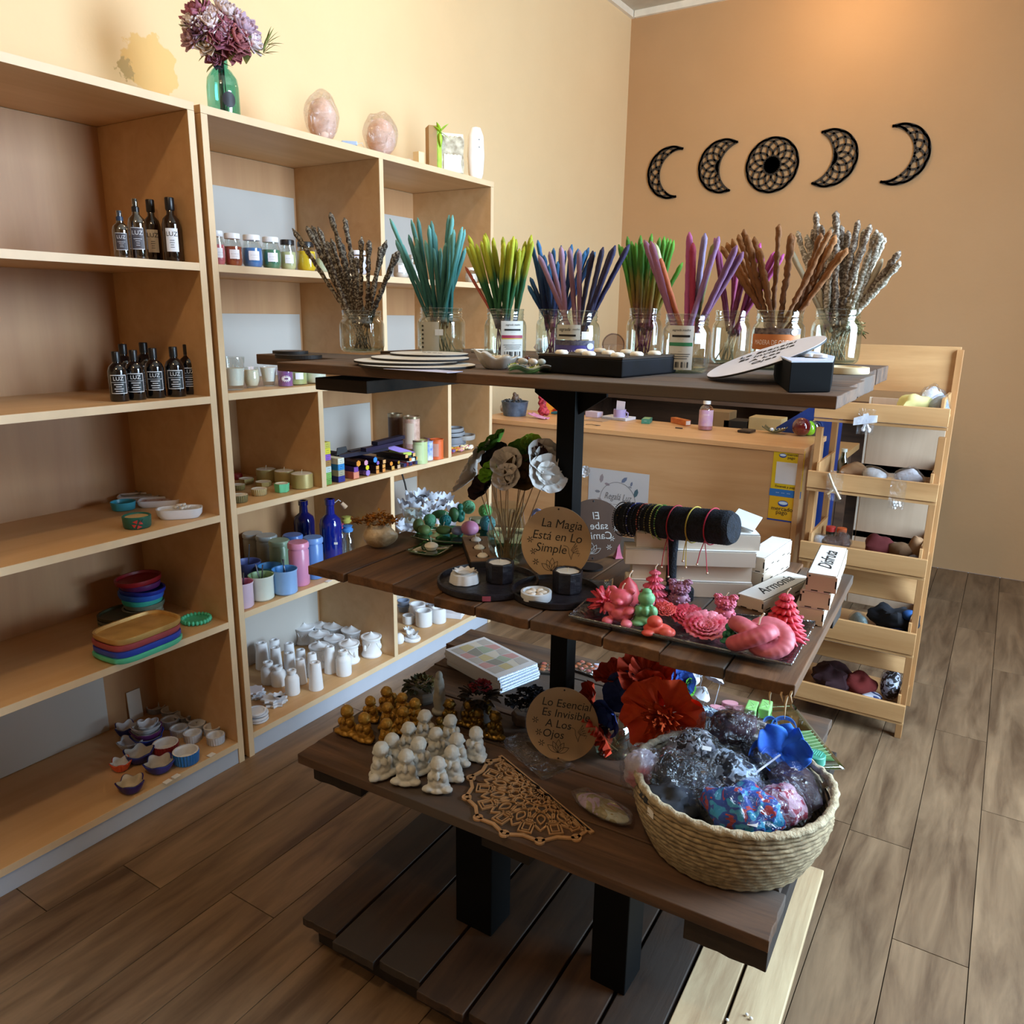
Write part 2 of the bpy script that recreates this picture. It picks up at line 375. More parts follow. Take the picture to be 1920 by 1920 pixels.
# ================================================================== SHELVING (left wall)
XF = -2.042; TH = .022; XB = XW+.004
ply = wood('#c49a68', '#d0a878', 'y', .55, .5, .05, rand=.06, grain=12)
edge_m = mat('#dcc09a', .45, var=.04); brown = wood('#b0825a', '#bc9064', 'z', .5, .5, .05, rand=.05, grain=12)
grey = mat('#b9b3ab', .6, var=.03, vs=3); kick = mat('#b6bcc8', .35, var=.02)
def unit(name, label, y0, y1, levels, divs, inserts):
    t = thing(name, label, 'shelving unit', (XF, y0, 0))
    D = XF-XB
    def part(nm, x0, x1, ya, yb, za, zb, m, bev=.0012):
        return G().box(((x0+x1)/2-XF, (ya+yb)/2-y0, (za+zb)/2), (abs(x1-x0), abs(yb-ya), abs(zb-za))).obj(nm, m, t, smooth=False, bevel=bev)
    def banded(nm, ya, yb, za, zb):
        o = part(nm, XB, XF-.002, ya, yb, za, zb, ply); e = G().box((-.001, (ya+yb)/2-y0, (za+zb)/2), (.002, yb-ya-.0004, zb-za-.0004)).obj('edge_strip', edge_m, o, smooth=False); return o
    banded('side_panel', y0, y0+TH, 0, 2.064-TH-.0006); banded('side_panel', y1-TH, y1, 0, 2.064-TH-.0006)
    banded('top_panel', y0, y1, 2.064-TH, 2.064)
    for z in levels: banded('shelf_board', y0+TH, y1-TH, z-TH, z)
    for (y, za, zb) in divs: banded('divider', y-TH/2, y+TH/2, za, zb)
    part('back_panel', XB, XB+.005, y0+TH, y1-TH, .02, 2.04, brown, 0)
    part('kickboard', XF-.02, XF-.004, y0+TH, y1-TH, 0, levels[-1]-TH-.001, kick, .001)
    for (ya, yb, za, zb) in inserts: part('back_insert', XB+.006, XB+.010, ya, yb, za, zb, grey, 0)
    return t
LB = [1.634, 1.252, .886, .529, .085]
BY0, BY1 = 1.566, 3.062
unit('shelving_unit', 'light wood laminate shelving unit with grey kickboard beside the counter', BY0, BY1, LB,
     [(2.324, 1.634, 2.042), (2.324, 1.252, 1.612), (1.974, .886, 1.230), (2.73, .886, 1.230), (2.343, .529, .864), (2.343, .085, .507)],
     [(1.60, 2.30, 1.636, 1.93), (2.35, 3.03, 1.636, 1.93), (1.60, 2.30, 1.254, 1.49), (2.35, 3.03, 1.254, 1.49), (2.0, 2.70, .888, 1.10), (2.37, 3.03, .531, .70), (1.60, 2.32, .087, .33), (2.37, 3.03, .087, .33)])
LA = [1.634, 1.248, .876, .516, .079]
unit('shelving_unit', 'light wood laminate shelving unit holding dark bottles, cut by the left edge', .05, 1.545, LA,
     [], [(.50, 1.33, .081, .28)])

# ================================================================== DISPLAY STAND
st = thing('display_stand', 'three-tier display stand of weathered pallet planks on a black metal post', 'display stand', (-.76, 1.44, 0))
SO = Vector((-.76, 1.44, 0))
old = wood('#33231a', '#6c4e36', 'x', 1.0, .75, .5, tint='#50453d', rand=.35, grain=10)
oldy = wood('#341f14', '#7c5634', 'y', 1.0, .7, .5, tint='#4c443d', rand=.45, grain=10)
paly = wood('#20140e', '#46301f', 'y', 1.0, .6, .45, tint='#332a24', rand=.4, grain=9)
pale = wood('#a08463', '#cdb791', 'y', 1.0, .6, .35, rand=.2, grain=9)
dark = wood('#1a1410', '#33261c', 'x', 1, .8, .5, rand=.2)
blackm = mat('#040405', .6, var=.1, vs=30, spec=.15)
def plank(m, c, d, rz=0, rag=0, name='plank', bev=.002):
    """one board, ends ragged by rag"""
    L_, W_, T_ = d; n = 7; pts = []
    longx = L_ >= W_
    if not longx: L_, W_ = W_, L_
    a = [(L_/2+random.uniform(-rag, rag*.3), -W_/2+W_*i/n) for i in range(n+1)] if rag else [(L_/2, -W_/2), (L_/2, W_/2)]
    b = [(-L_/2-random.uniform(-rag, rag*.3), W_/2-W_*i/n) for i in range(n+1)] if rag else [(-L_/2, W_/2), (-L_/2, -W_/2)]
    poly = a+b
    if not longx: poly = [(-y, x) for x, y in poly]
    o = G().prism(poly, -T_/2, T_/2).obj(name, m, st, smooth=False, loc=Vector(c)-SO, rot=(0, 0, rz), bevel=bev)
    return o
# top tier: boards run left to right, ends staggered
Z3 = 1.39; rz3 = .011
ys = [1.231, 1.426, 1.600, 1.80, 1.985]; ye = [1.422, 1.596, 1.796, 1.981, 2.17]
xr = [-.212, -.228, -.240, -.262, -.262]; xl = [-1.400, -1.70, -1.48, -1.60, -1.52]; th = [.020, .026, .034, .038, .036]
for a, b, r, l, tt in zip(ys, ye, xr, xl, th): plank(old, ((r+l)/2, (a+b)/2, Z3-tt/2), (r-l, b-a, tt), rz3, .002)
plank(dark, (-1.28, 1.58, Z3-.0505), (.16, .56, .028), 0, 0, 'bearer')
# middle tier: boards run front to back
Z2 = .92; cuts = [-1.325, -1.211, -1.075, -.955, -.85, -.722, -.565, -.45, -.332, -.214]; yb_ = [1.60, 1.80, 1.86, 1.90, 1.89, 1.90, 1.93, 1.92, 1.90]
for i in range(9):
    a, b = cuts[i]+.0018, cuts[i+1]-.0018; f = 1.232+random.uniform(-.004, .006)
    plank(oldy, ((a+b)/2-.02, (f+yb_[i])/2, Z2-.011), (b-a, yb_[i]-f, .022), .03, .004)
for yy in (1.42, 1.76): plank(dark, (-.76, yy, Z2-.0475), (1.02, .09, .05), 0, 0, 'bearer')
# splinters hanging from the front right corner
sp = G()
for k, (dx, L_) in enumerate(((0, .05), (.018, .035), (.026, .075), (.032, .03))):
    sp.tube([(dx, .004, 0), (dx-.002, -.003, -L_*.35), (dx+.003*(k % 2), -.005, -L_*.7)], [.0030, .0022, .0004], 5)
sp.obj('splinter', pale, st, loc=Vector((-.262, 1.236, Z2-.008))-SO)
# bottom tier: boards left to right, notched
Z1 = .47; rz1 = .03
yl = [1.165, 1.30, 1.455, 1.60, 1.745, 1.885]; yh = [1.296, 1.45, 1.595, 1.74, 1.88, 2.03]
xl = [-1.325, -1.34, -1.31, -1.35, -1.36, -1.42]; xr = [-.212, -.23, -.24, -.26, -.25, -.27]
for a, b, l, r in zip(yl, yh, xl, xr): plank(old, ((l+r)/2, (a+b)/2+.0, Z1-.0125), (r-l, b-a, .025), rz1, .003)
plank(dark, (-1.24, 1.60, Z1-.0515), (.15, .84, .052), .03, 0.004, 'bearer'); plank(dark, (-.30, 1.56, Z1-.0515), (.15, .74, .052), .03, 0.004, 'bearer')
plank(dark, (-.76, 1.50, Z1-.0515), (.12, .60, .052), 0, 0, 'bearer')
# pallet on the floor
Z0 = .10
xs_ = [-1.285, -1.172, -1.045, -.925, -.80, -.678, -.555, -.436, -.335, -.232]
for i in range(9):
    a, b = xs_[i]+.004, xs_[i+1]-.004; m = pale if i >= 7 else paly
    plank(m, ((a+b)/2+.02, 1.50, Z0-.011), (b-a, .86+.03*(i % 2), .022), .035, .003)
for yy in (1.16, 1.50, 1.86): plank(dark, (-.74, yy, Z0-.0615), (1.0, .10, .077), 0, 0, 'bearer')
# legs and post
for (xx, yy, w_) in ((-.885, 1.305, .10), (-.548, 1.325, .082)):
    G().box((0, 0, 0), (w_, .085, Z1-.025-Z0)).obj('leg', blackm, st, smooth=False, loc=Vector((xx, yy, (Z1-.025+Z0)/2))-SO, bevel=.003)
G().box((0, 0, 0), (.046, .046, Z3-.04-Z1)).obj('post', blackm, st, smooth=False, loc=Vector((-.822, 1.55, (Z3-.04+Z1)/2))-SO, bevel=.002)
g = G()
for s_ in (-1, 1): g.prism([(0, 0), (s_*.09, 0), (s_*.09, -.018), (0, -.075)][::s_], -.004, .004, Matrix.Rotation(pi/2, 4, 'X'))
g.obj('bracket', blackm, st, smooth=False, loc=Vector((-.822, 1.546, Z3-.042))-SO)

# ================================================================== COUNTER
ZK = 1.0; KX0, KX1, KY0, KY1 = -2.036, -.652, 3.215, 3.60
cn = thing('counter', 'light wood laminate sales counter behind the display stand', 'counter', (KX1, KY0, 0))
cp = wood('#b78a5d', '#c79c70', 'x', .6, .5, .05, rand=.03, grain=12)
def cpart(nm, a, b, m, bev=.0015, par=None): 
    c = [(a[i]+b[i])/2-(KX1, KY0, 0)[i] for i in range(3)]; return G().box(c, [abs(b[i]-a[i]) for i in range(3)]).obj(nm, m, cn, smooth=False, bevel=bev)
cpart('countertop', (KX0-.2, KY0-.002, ZK-.022), (KX1+.001, KY1+.04, ZK), wood('#c99462', '#dcab78', 'x', .6, .4, .04, rand=.03, grain=12))
cpart('front_panel', (KX0-.2, KY0+.004, .01), (KX1-.024, KY0+.022, ZK-.023), cp)
cpart('side_panel', (KX1-.022, KY0, .0), (KX1, KY1, ZK-.023), cp)
cpart('back_panel', (KX0-.2, KY1-.02, .3), (KX1-.024, KY1, ZK-.023), cp)
# ================================================================== generic vessels
def PB(px, py, z, x=None):
    if x is None: return at(px, py, z)
    p = atx(px, py, x); return Vector((x, p.y, z+.0009))
def scale(prof, w_, h): return [(r*w_, z*h) for r, z in prof]
def vessel(name, label, cat, P, parts, group=None, rz=None, seg=24, open_=True):
    t = thing(name, label, cat, P, face(P) if rz is None else rz, group); last = None
    for pt in parts:
        nm, prof, m = pt[:3]; g = G().shell(prof, seg) if len(pt) < 4 or not pt[3] else G().lathe(prof, seg, wob=pt[3] if callable(pt[3]) else None)
        o = g.obj(nm, m, t)
    return t
def rim(r0, r1, h, wall, base=None):
    """open cup profile: foot, outer wall, rim, inner wall, inner floor"""
    b = base or wall
    return [(.0005, 0), (r0*.94, 0), (r0, h*.04), (r1, h*.97), (r1-wall*.4, h), (r1-wall, h*.97), (r0-wall, b+h*.03), (.0005, b)]
white_m = mat('#e9eaec', .65, var=.02, bump=.05); waxw = mat('#efe9da', .45, var=.03, sss=.1); ink = mat('#141414', .6, var=0)
paper = mat('#e9e8e4', .6, var=.02); clearg = glass(); clearg2 = glass('#eef6f2', .3, edge=.9)
def candle_top(t, r, z, m=waxw, wick=.012, dy=0):
    c = G().lathe([(r, z), (r*.8, z+.0008), (.0005, z-.0006)][::1], 20).obj('wax', m, t)
    if wick: G().tube([(0, 0, z-.001), (.0005, 0, z+wick*.6), (.0015, 0, z+wick)], .0009, 5).obj('wick', mat('#d8cfb8', .8, var=0), t)
    return c

# ================================================================== UNIT A, top shelf: large bottles
def big_bottle(label, px, w_px, top, x, glassm, capm, lab, labm, txtm, spray=False, group=None, tshift=0):
    P = PB(px, 488, 1.634, x); w_ = w_px/sc(P)/2; h = hgt(P, top)
    t = vessel('bottle', label, 'bottle', P, [('glass_body', [(.0005, 0), (w_*.93, 0), (w_, .006), (w_, h*.58), (w_*.86, h*.67), (w_*.42, h*.74), (w_*.38, h*.86)], glassm),
        ('cap', [(w_*.44, h*.80), (w_*.50, h*.82), (w_*.50, h*.985), (w_*.46, h), (.0005, h)] if not spray else [(w_*.40, h*.74), (w_*.42, h*.86), (w_*.26, h*.88), (w_*.26, h*.99), (.0005, h)], capm)])
    if spray: G().shell([(w_*.32, h*.86), (w_*.33, h*.985), (w_*.29, h), (.0005, h)], 18).obj('overcap', clearg2, t)
    a = patch(-w_*.72, h*.16, w_*.62, h*.52, w_+.0006, lab, t)
    if txtm is not ink:
        fr = G()
        for (x0, z0, x1, z1) in ((-.72, .16, .62, .17), (-.72, .51, .62, .52), (-.72, .16, -.69, .52), (.59, .16, .62, .52), (-.5, .33, .4, .336)):
            fr.grid(lambda u, v: ((w_+.001)*sin((x0+(x1-x0)*u)), -(w_+.001)*cos((x0+(x1-x0)*u)), h*(z0+(z1-z0)*v)), 6, 1)
        fr.obj('label_border', txtm, a)
    text('LUZ', h*.10, txtm, a, (-w_*.05, 0, h*.43), wrap=w_+.0012)
    g = G()
    for k, ww in enumerate((.45, .5, .35, .4)):
        zz = h*(.33-.035*k); g.grid(lambda u, v: ((w_+.0011)*sin(-.05+(u-.5)*ww), -(w_+.0011)*cos(-.05+(u-.5)*ww), zz+v*h*.008), 5, 1)
    g.obj('lettering', txtm, a)
    return t
amber = mat('#1c0d07', .08, var=0, coat=.6); blackg = mat('#07080d', .07, var=0, coat=.7); capb = mat('#0b0c10', .35, var=0)
smoky = glass('#6d6460', .5, edge=.9)
big_bottle('amber bottle with white LUZ label, rightmost on its shelf', 327, 33, 371, -2.12, amber, capb, mat('#e6e8ec', .5, var=0), mat('#e6e8ec', .5, var=0), ink)
big_bottle('amber bottle with cream LUZ label behind the clear spray bottle', 291, 30, 375, -2.20, amber, capb, mat('#c9bfae', .5, var=0), mat('#c9bfae', .5, var=0), ink)
big_bottle('clear spray bottle with grey framed LUZ label on the upper shelf', 263, 32, 373, -2.10, smoky, capb, mat('#4b464c', .5, var=0), None, mat('#d8d8de', .5, var=0), True)
big_bottle('dark spray bottle with blue cap at the left photo edge', 232, 30, 395, -2.09, smoky, mat('#1d3350', .4), mat('#3b373d', .5, var=0), None, mat('#c8c8ce', .5, var=0), True)
# second shelf: small black bottles
lw_ = mat('#dfe2e8', .5, var=0); lk = mat('#0c0d12', .4, var=0)
def small_bottle(px, py, x=None, front=True):
    P = PB(px, py, 1.248, x); w_ = 34/sc(P)/2; h = hgt(P, py-93)
    t = vessel('bottle', None, 'bottle', P, [('glass_body', [(.0005, 0), (w_*.93, 0), (w_, .005), (w_, h*.60), (w_*.82, h*.70), (w_*.40, h*.77), (w_*.36, h*.84)], blackg),
       ('cap', [(w_*.42, h*.80), (w_*.43, h*.985), (w_*.38, h), (.0005, h)], capb)])
    a = patch(-w_*.85, h*.16, w_*.85, h*.54, w_+.0006, lw_, t); patch(-w_*.79, h*.175, w_*.79, h*.525, w_+.0010, lk, a, 'label_ground')
    text('LUZ', h*.11, lw_, a, (0, 0, h*.46), wrap=w_+.0014)
    g = G()
    for k, ww in enumerate((1.5, .9, .55, .9, .7)):
        zz = h*(.385-.045*k); g.grid(lambda u, v: ((w_+.0013)*sin((u-.5)*ww), -(w_+.0013)*cos((u-.5)*ww), zz+v*h*(.006 if k == 0 else .014)), 6, 1)
    g.obj('lettering', lw_, a); return t
bs_ = [small_bottle(*a) for a in ((258, 749), (294, 745.5), (332, 743), (358, 738.5), (239, 738), (277, 735), (226, 752))]
rank(bs_, 'small black LUZ bottle, {} on the second shelf', 'small black bottles on the second shelf')

# third level: soap dishes (A, z=.876)
def dish(name, label, P, lx, ly, h, m, rz, wall=.004, cat='dish', group=None, seg=36, wob=None, fill=None, pw=3.0):
    """rounded-rectangular open dish"""
    t = thing(name, label, cat, P, rz, group)
    def ring(sx, sy, z): return [(sx*abs(cos(a))**(2/pw)*(1 if cos(a) >= 0 else -1), sy*abs(sin(a))**(2/pw)*(1 if sin(a) >= 0 else -1), z) for a in [2*pi*i/seg for i in range(seg)]]
    rings = [ring(lx/2*.82, ly/2*.8, 0), ring(lx/2*.96, ly/2*.95, h*.4), ring(lx/2, ly/2, h), ring(lx/2-wall, ly/2-wall, h), ring(lx/2*.9-wall, ly/2*.88-wall, wall+h*.15)]
    vs = sum(rings, []); fs = [tuple(range(seg))[::-1]]
    for j in range(4): fs += [(j*seg+i, j*seg+(i+1) % seg, (j+1)*seg+(i+1) % seg, (j+1)*seg+i) for i in range(seg)]
    fs.append(tuple(range(4*seg, 5*seg))); g = G().add(vs, fs); g.obj('dish_body', m, t)
    if fill:
        G().add(ring(lx/2*.93-wall, ly/2*.9-wall, h*.72), [tuple(range(seg))]).obj('filling', fill, t, smooth=False)
    return t
greenp = mat('#1f6a5c', .4, c2='#1a5a4e', var=.1)
P = at(258, 988, .876)
t = thing('bowl', 'green bowl painted with a red flower and filled with sand-coloured wax', 'bowl', P, face(P)); rr = .040
G().shell([(.0005, 0), (rr*.86, 0), (rr*.95, .004), (rr, .034), (rr-.003, .036), (rr-.006, .034), (rr-.008, .03)], 32).obj('bowl_body', greenp, t)
G().lathe([(rr-.004, .031), (.0005, .0315)], 28).obj('wax', mat('#c9a878', .5), t)
g = G()
for k in range(4):
    a = radians(90*k+25); g.grid(lambda u, v: ((rr+.0012)*sin((.011*cos(a)*(.2+u)+.004*sin(a)*(v-.5)*4*u)/rr), -(rr*.985+.0012)*cos((.011*cos(a)*(.2+u)+.004*sin(a)*(v-.5)*4*u)/rr), .016+.010*sin(a)*(.2+u)-.004*cos(a)*(v-.5)*3*u), 3, 2)
g.obj('painted_flower', mat('#b8322c', .5, var=.05), t)
g = G().tube([(rr*1.01*sin(.05), -rr*1.01*cos(.05), .016), (rr*1.01*sin(.3), -rr*1.01*cos(.3), .024), (rr*1.01*sin(.42), -rr*1.01*cos(.42), .031)], .0008, 4).tube([(rr*1.01*sin(.25), -rr*1.01*cos(.25), .022), (rr*1.01*sin(.1), -rr*1.01*cos(.1), .031)], .0007, 4)
g.obj('painted_stem', mat('#12352e', .5), t)
porc = mat('#e4e7ee', .25, var=.02)
P = at(338, 970, .876); t = dish('soap_dish', 'white oval soap dish holding pale shells nearest the shelf divider', P, .135, .075, .030, porc, radians(50), fill=mat('#e9e6e2', .6))
for k in range(7): tag(link('shell', blob([((0, 0, 0), (.009, .006, .005)), ((.004, .003, .002), (.005, .005, .004))], .0012, 2), mat('#d9d3cb', .6)), 'pale shell in the white oval soap dish', 'shell', 'shells in the oval soap dish').location = P+Vector((random.uniform(-.03, .02), random.uniform(-.012, .03), .027))
for i, (px, py, lab, c) in enumerate(((300, 948, 'white rectangular dish with pink speckled wax in front of the round pots', '#e6d7da'), (262, 940, 'white rectangular dish with pale wax left of the speckled one', '#dfe3ea'))):
    P = at(px, py, .876); dish('soap_dish', lab, P, .13, .07, .022, porc, radians(48), fill=mat(c, .6, c2='#b98a92' if i == 0 else '#c9ccd6', vs=60, lo=.5, hi=.6), pw=6)
for i, (px, py, c, lab) in enumerate(((245, 936, '#8d8577', 'round grey-beige candle pot at the back of the soap dish shelf'), (282, 934, '#a39788', 'round cream candle pot at the back of the soap dish shelf'), (330, 938, '#8a5e60', 'round pot with dried petals at the back of the soap dish shelf'))):
    P = at(px, py, .876); r = .034; t = vessel('candle_pot', lab, 'candle pot', P, [('pot_body', rim(r, r*1.05, .022, .002), mat(c, .5))])
    G().lathe([(r*.96, .017), (.0005, .018)], 24).obj('wax', mat('#b9a79a' if i < 2 else '#9a5560', .7, c2='#d8cabc' if i < 2 else '#d4b9b0', vs=120, var=.2), t)
P = at(232, 955, .876); t = vessel('bowl', 'turquoise bowl cut by the left photo edge', 'bowl', P, [('bowl_body', rim(.034, .038, .026, .003), mat('#3c9fb8', .35))])

# fourth level: stacked trays (A, z=.516)
def plate(name, label, P, lx, ly, h, m, rz, cat='tray', scal=0, rimw=.006, group=None, pw=4, seg=40, z=0):
    t = G(); 
    def ring(sx, sy, zz, w=0):
        out = []
        for i in range(seg):
            a = 2*pi*i/seg; k = 1+(scal*abs(sin(a*scal_n/2)) if scal and w else 0)
            out.append((k*sx*abs(cos(a))**(2/pw)*(1 if cos(a) >= 0 else -1), k*sy*abs(sin(a))**(2/pw)*(1 if sin(a) >= 0 else -1), zz))
        return out
    scal_n = 26; rs = [ring(lx/2*.96, ly/2*.96, 0), ring(lx/2, ly/2, h*.4, 1), ring(lx/2, ly/2, h, 1), ring(lx/2-rimw, ly/2-rimw, h), ring(lx/2-rimw*1.4, ly/2-rimw*1.4, h*.5)]
    vs = sum(rs, []); fs = [tuple(range(seg))[::-1]]
    for j in range(4): fs += [(j*seg+i, j*seg+(i+1) % seg, (j+1)*seg+(i+1) % seg, (j+1)*seg+i) for i in range(seg)]
    fs.append(tuple(range(4*seg, 5*seg))); o = t.add(vs, fs).obj(name, m, None, loc=Vector(P)+Vector((0, 0, z)), rot=(0, 0, rz)); return tag(o, label, cat, group)
P = at(262, 1216, .516); z = .0
for c, lab in (('#59c9a0', 'mint scalloped tray at the bottom of the front tray stack'), ('#2c49b8', 'royal blue tray second from the bottom of the front stack'), ('#a5484f', 'dusty red tray third from the bottom of the front stack'), ('#c29858', 'golden tray on top of the front tray stack')):
    plate('tray', lab, P+Vector((random.uniform(-.003, .003), random.uniform(-.003, .003), 0)), .155, .23, .0185, mat(c, .4, c2='#d9b26c' if 'golden' in lab else None, vs=20, metal=.35 if 'golden' in lab else 0), radians(3), z=z, scal=.03 if z == 0 else 0); z += .0192
P = at(240, 1172, .516)
for k in range(3):
    plate('tray', ['olive oval tray at the bottom of the left back stack', 'grey-green oval tray in the middle of the left back stack', 'dark olive oval tray on top of the left back stack'][k], P+Vector((-.03, 0.005, 0)), .13, .15, .012, mat(['#7c7a52', '#6f7466', '#4e4f38'][k], .35, metal=.3), radians(10), z=.013*k, pw=2.4)
P = at(308, 1160, .516)+Vector((-.08, -.02, 0)); z = 0
for c, lab, h in (('#a9a89a', 'pale grey round dish at the bottom of the rear stack', .018), ('#8b8a78', 'taupe round dish second in the rear stack', .016), ('#6f7664', 'sage round dish third in the rear stack', .016), ('#3bb0a0', 'turquoise round dish in the middle of the rear stack', .016), ('#2c63c8', 'bright blue round dish under the navy one in the rear stack', .018), ('#1d2f9c', 'navy oval dish in the rear stack below the purple one', .014), ('#5a2158', 'purple round dish near the top of the rear stack', .018), ('#8a1520', 'dark red oval dish on top of the rear stack', .016)):
    plate('dish', lab, P+Vector((random.uniform(-.006, .006), random.uniform(-.006, .006), 0)), .12 if 'navy' not in lab else .15, .12 if 'red' not in lab else .15, h, mat(c, .4), radians(10), z=z, cat='dish', pw=2.2); z += h+.0006
P = at(368, 1165, .516)
tr = tag(G().lathe([(.0005, 0), (.036, 0), (.038, .006), (.0005, .0065)], 36).obj('scalloped_plate', mat('#4fc49a', .45), loc=P), 'mint round plate with a beaded rim beside the tray stack', 'plate')
g = G()
for k in range(22): g.ell((.043*cos(2*pi*k/22), .043*sin(2*pi*k/22), .008), (.0065, .0065, .008), 8, 6)
g.obj('beaded_rim', mat('#4fc49a', .45), tr)

# bottom level: baking-cup pots (A, z=.079)
def fluted(r, n, d, ph=0, twist=0): return lambda a, z: 1+d*(.5+.5*cos(n*a+ph+twist*z))
def flutecup(name, label, P, r, h, m, inner, n=26, d=.07, twist=0, cat='cup', fill=None, group=None, flare=1.08, wall=.004):
    t = thing(name, label, cat, P, 0, group)
    G().shell([(.0005, 0), (r*.95, 0), (r, h*.05), (r*flare, h)], n*4, wob=fluted(r, n, d, 0, twist)).obj('cup_body', m, t)
    G().shell([(r*flare*1.03, h), (r*flare-wall, h), (r-wall, h*.2), (.0005, h*.18)], 40).obj('inside', inner, t)
    if fill: G().lathe([(r*flare-wall*1.0, h*.95), (.0005, h*.96)], 32).obj('wax', fill, t)
    return t
wi = mat('#dfe0e4', .55, var=.03)
flutecup('fluted_cup', 'bright blue fluted cup with white inside at the shelf edge', at(350, 1428, .079), .036, .040, mat('#2f7fd0', .4), wi)
flutecup('fluted_cup', 'red fluted cup with white inside behind the blue one', at(312, 1410, .079), .036, .034, mat('#a03038', .4), wi)
wc = []
for (px, py) in ((405, 1392), (362, 1388), (399, 1376), (337, 1378), (370, 1370), (320, 1362)): wc.append(flutecup('fluted_cup', None, at(px, py, .079), .0265, .029, mat('#cfd2da', .55), wi, 22, .10, 90))
rank(wc, 'small white twisted fluted cup, {} of the white group', 'small white fluted cups')
dc = []
for (px, py) in ((300, 1345), (328, 1352), (352, 1362), (376, 1368)):
    P = at(px, py, .079)+Vector((-.05, .02, 0)); dc.append(flutecup('shallow_cup', None, P, .03, .022, mat('#8d8f97', .55), wi, 22, .05, 0))
rank(dc, 'grey shallow cup in the dark back row, {}', 'grey cups in the back row')
def petalbowl(name, label, P, r, h, m, inner, n=5, amp=.12, cat='bowl', group=None, wav=.13):
    t = thing(name, label, cat, P, random.uniform(0, 6), group)
    def body(fr, top):
        return lambda u, v: ((r*(.45+.55*sqrt(v))*(1+amp*v*cos(n*2*pi*u)))*fr*cos(2*pi*u), (r*(.45+.55*sqrt(v))*(1+amp*v*cos(n*2*pi*u)))*fr*sin(2*pi*u), .001+h*v*(1+wav*v*cos(n*2*pi*u)))
    G().grid(body(1, 1), 60, 8).lathe([(.0005, .0005), (r*.46, .001)], 20).obj('bowl_body', m, t, solid=.0022)
    G().grid(lambda u, v: tuple(Vector(body(.93, 1)(u, v*.97+.0))+Vector((0, 0, .002))), 60, 8).lathe([(r*.44, .004), (.0005, .0035)], 20).obj('inside', inner, t)
    return t
petalbowl('petal_bowl', 'navy wavy bowl with pointed rim at the shelf edge', at(300, 1446, .079), .043, .034, mat('#23308f', .4), mat('#b9b3ac', .5))
petalbowl('petal_bowl', 'navy wavy bowl behind the pointed one', at(262, 1428, .079), .043, .036, mat('#1f256e', .4), mat('#b9b3ac', .5))
petalbowl('petal_bowl', 'dark purple petal bowl with beige inside at lower left', at(247, 1484, .079), .038, .034, mat('#2b1a66', .4), mat('#c3b69f', .5))
petalbowl('petal_bowl', 'white petal bowl in front of the purple stack', at(246, 1404, .079), .038, .030, mat('#b9bcc6', .5), wi)
P = at(278, 1392, .079)
petalbowl('petal_bowl', 'blue petal bowl at the bottom of the nested stack', P, .05, .028, mat('#2a44b4', .4), wi); petalbowl('petal_bowl', 'purple petal bowl in the middle of the nested stack', P+Vector((0, 0, .018)), .048, .030, mat('#6a2f6e', .4), wi)
petalbowl('petal_bowl', 'white petal bowl on top of the nested stack', P+Vector((0, 0, .038)), .042, .026, mat('#c5c9d2', .5), wi, amp=.15); petalbowl('petal_bowl', 'small white petal bowl nested inside the top one', P+Vector((.004, 0, .050)), .03, .02, mat('#c5c9d2', .5), wi)
petalbowl('petal_bowl', 'navy and white petal bowl by the left edge, back row', at(238, 1378, .079), .035, .034, mat('#25307e', .4), wi)
petalbowl('petal_bowl', 'orange petal bowl cut by the left photo edge', at(228, 1444, .079), .03, .03, mat('#d4512a', .4), wi)
tag(G().box((0, 0, .055), (.004, .05, .11)).obj('cardboard_sign', paper, loc=Vector((XB+.016, at(250, 1345, .079).y, .0795)), rot=(0, radians(-3), 0), smooth=False), 'white card leaning at the back of the bottom shelf', 'card')
def sticker(px, py, z, label, xp=None):
    P = PB(px, py, z, xp); tag(G().box((0, 0, .0008), (.018, .024, .0012)).obj('price_sticker', paper, loc=P, rot=(0, 0, .1), smooth=False), label, 'sticker')
sticker(396, 1416, .079, 'white price sticker on the bottom shelf edge near the divider'); sticker(330, 1456, .079, 'white price sticker in the middle of the bottom shelf edge'); sticker(314, 1466, .079, 'white price sticker furthest left on the bottom shelf edge')

# ================================================================== UNIT B, shelf 1 (z=1.634): candle jars
def cjar(px, w_px, top, wax, label, lid, lab=True, level=.62, x=-2.115, z=1.634, py=505, group=None):
    P = PB(px, py, z, x); w_ = w_px/sc(P)/2; h = hgt(P, top)
    t = thing('candle_jar', label, 'candle jar', P, face(P), group)
    G().shell([(.0005, 0), (w_*.8, 0), (w_*.97, h*.12), (w_, h*.35), (w_*.96, h*.62), (w_*.76, h*.80), (w_*.76, h*.86)], 28).obj('glass_body', glass('#f2f6f4', .35, edge=.8), t)
    if wax:
        k = level/.62; G().lathe([(w_*.76, .003), (w_*.93, h*.12), (w_*.95, h*.35), (w_*.92, h*.60*k), (.0005, h*.61*k)], 28).obj('wax', mat(wax, .45, var=.03), t)
    if lid: G().lathe([(w_*.80, h*.83), (w_*.84, h*.84), (w_*.84, h*.97), (w_*.80, h), (.0005, h)], 28).obj('lid', mat(lid, .35, var=.0), t)
    if lab:
        a = patch(-w_*.35, h*.22, w_*.72, h*.50, w_+.001, mat('#e9e8ee', .5, var=0), t); text('-- --- --', h*.085, mat('#8a8a94', .6, var=0), a, (w_*.2, 0, h*.38), wrap=w_+.0018); text('-----------', h*.05, mat('#8a8a94', .6, var=0), a, (w_*.2, 0, h*.30), wrap=w_+.0018)
    return t
cjar(411, 26, 433, '#d36a7c', 'pink wax candle jar with white lid beside the divider', '#e6e7ea')
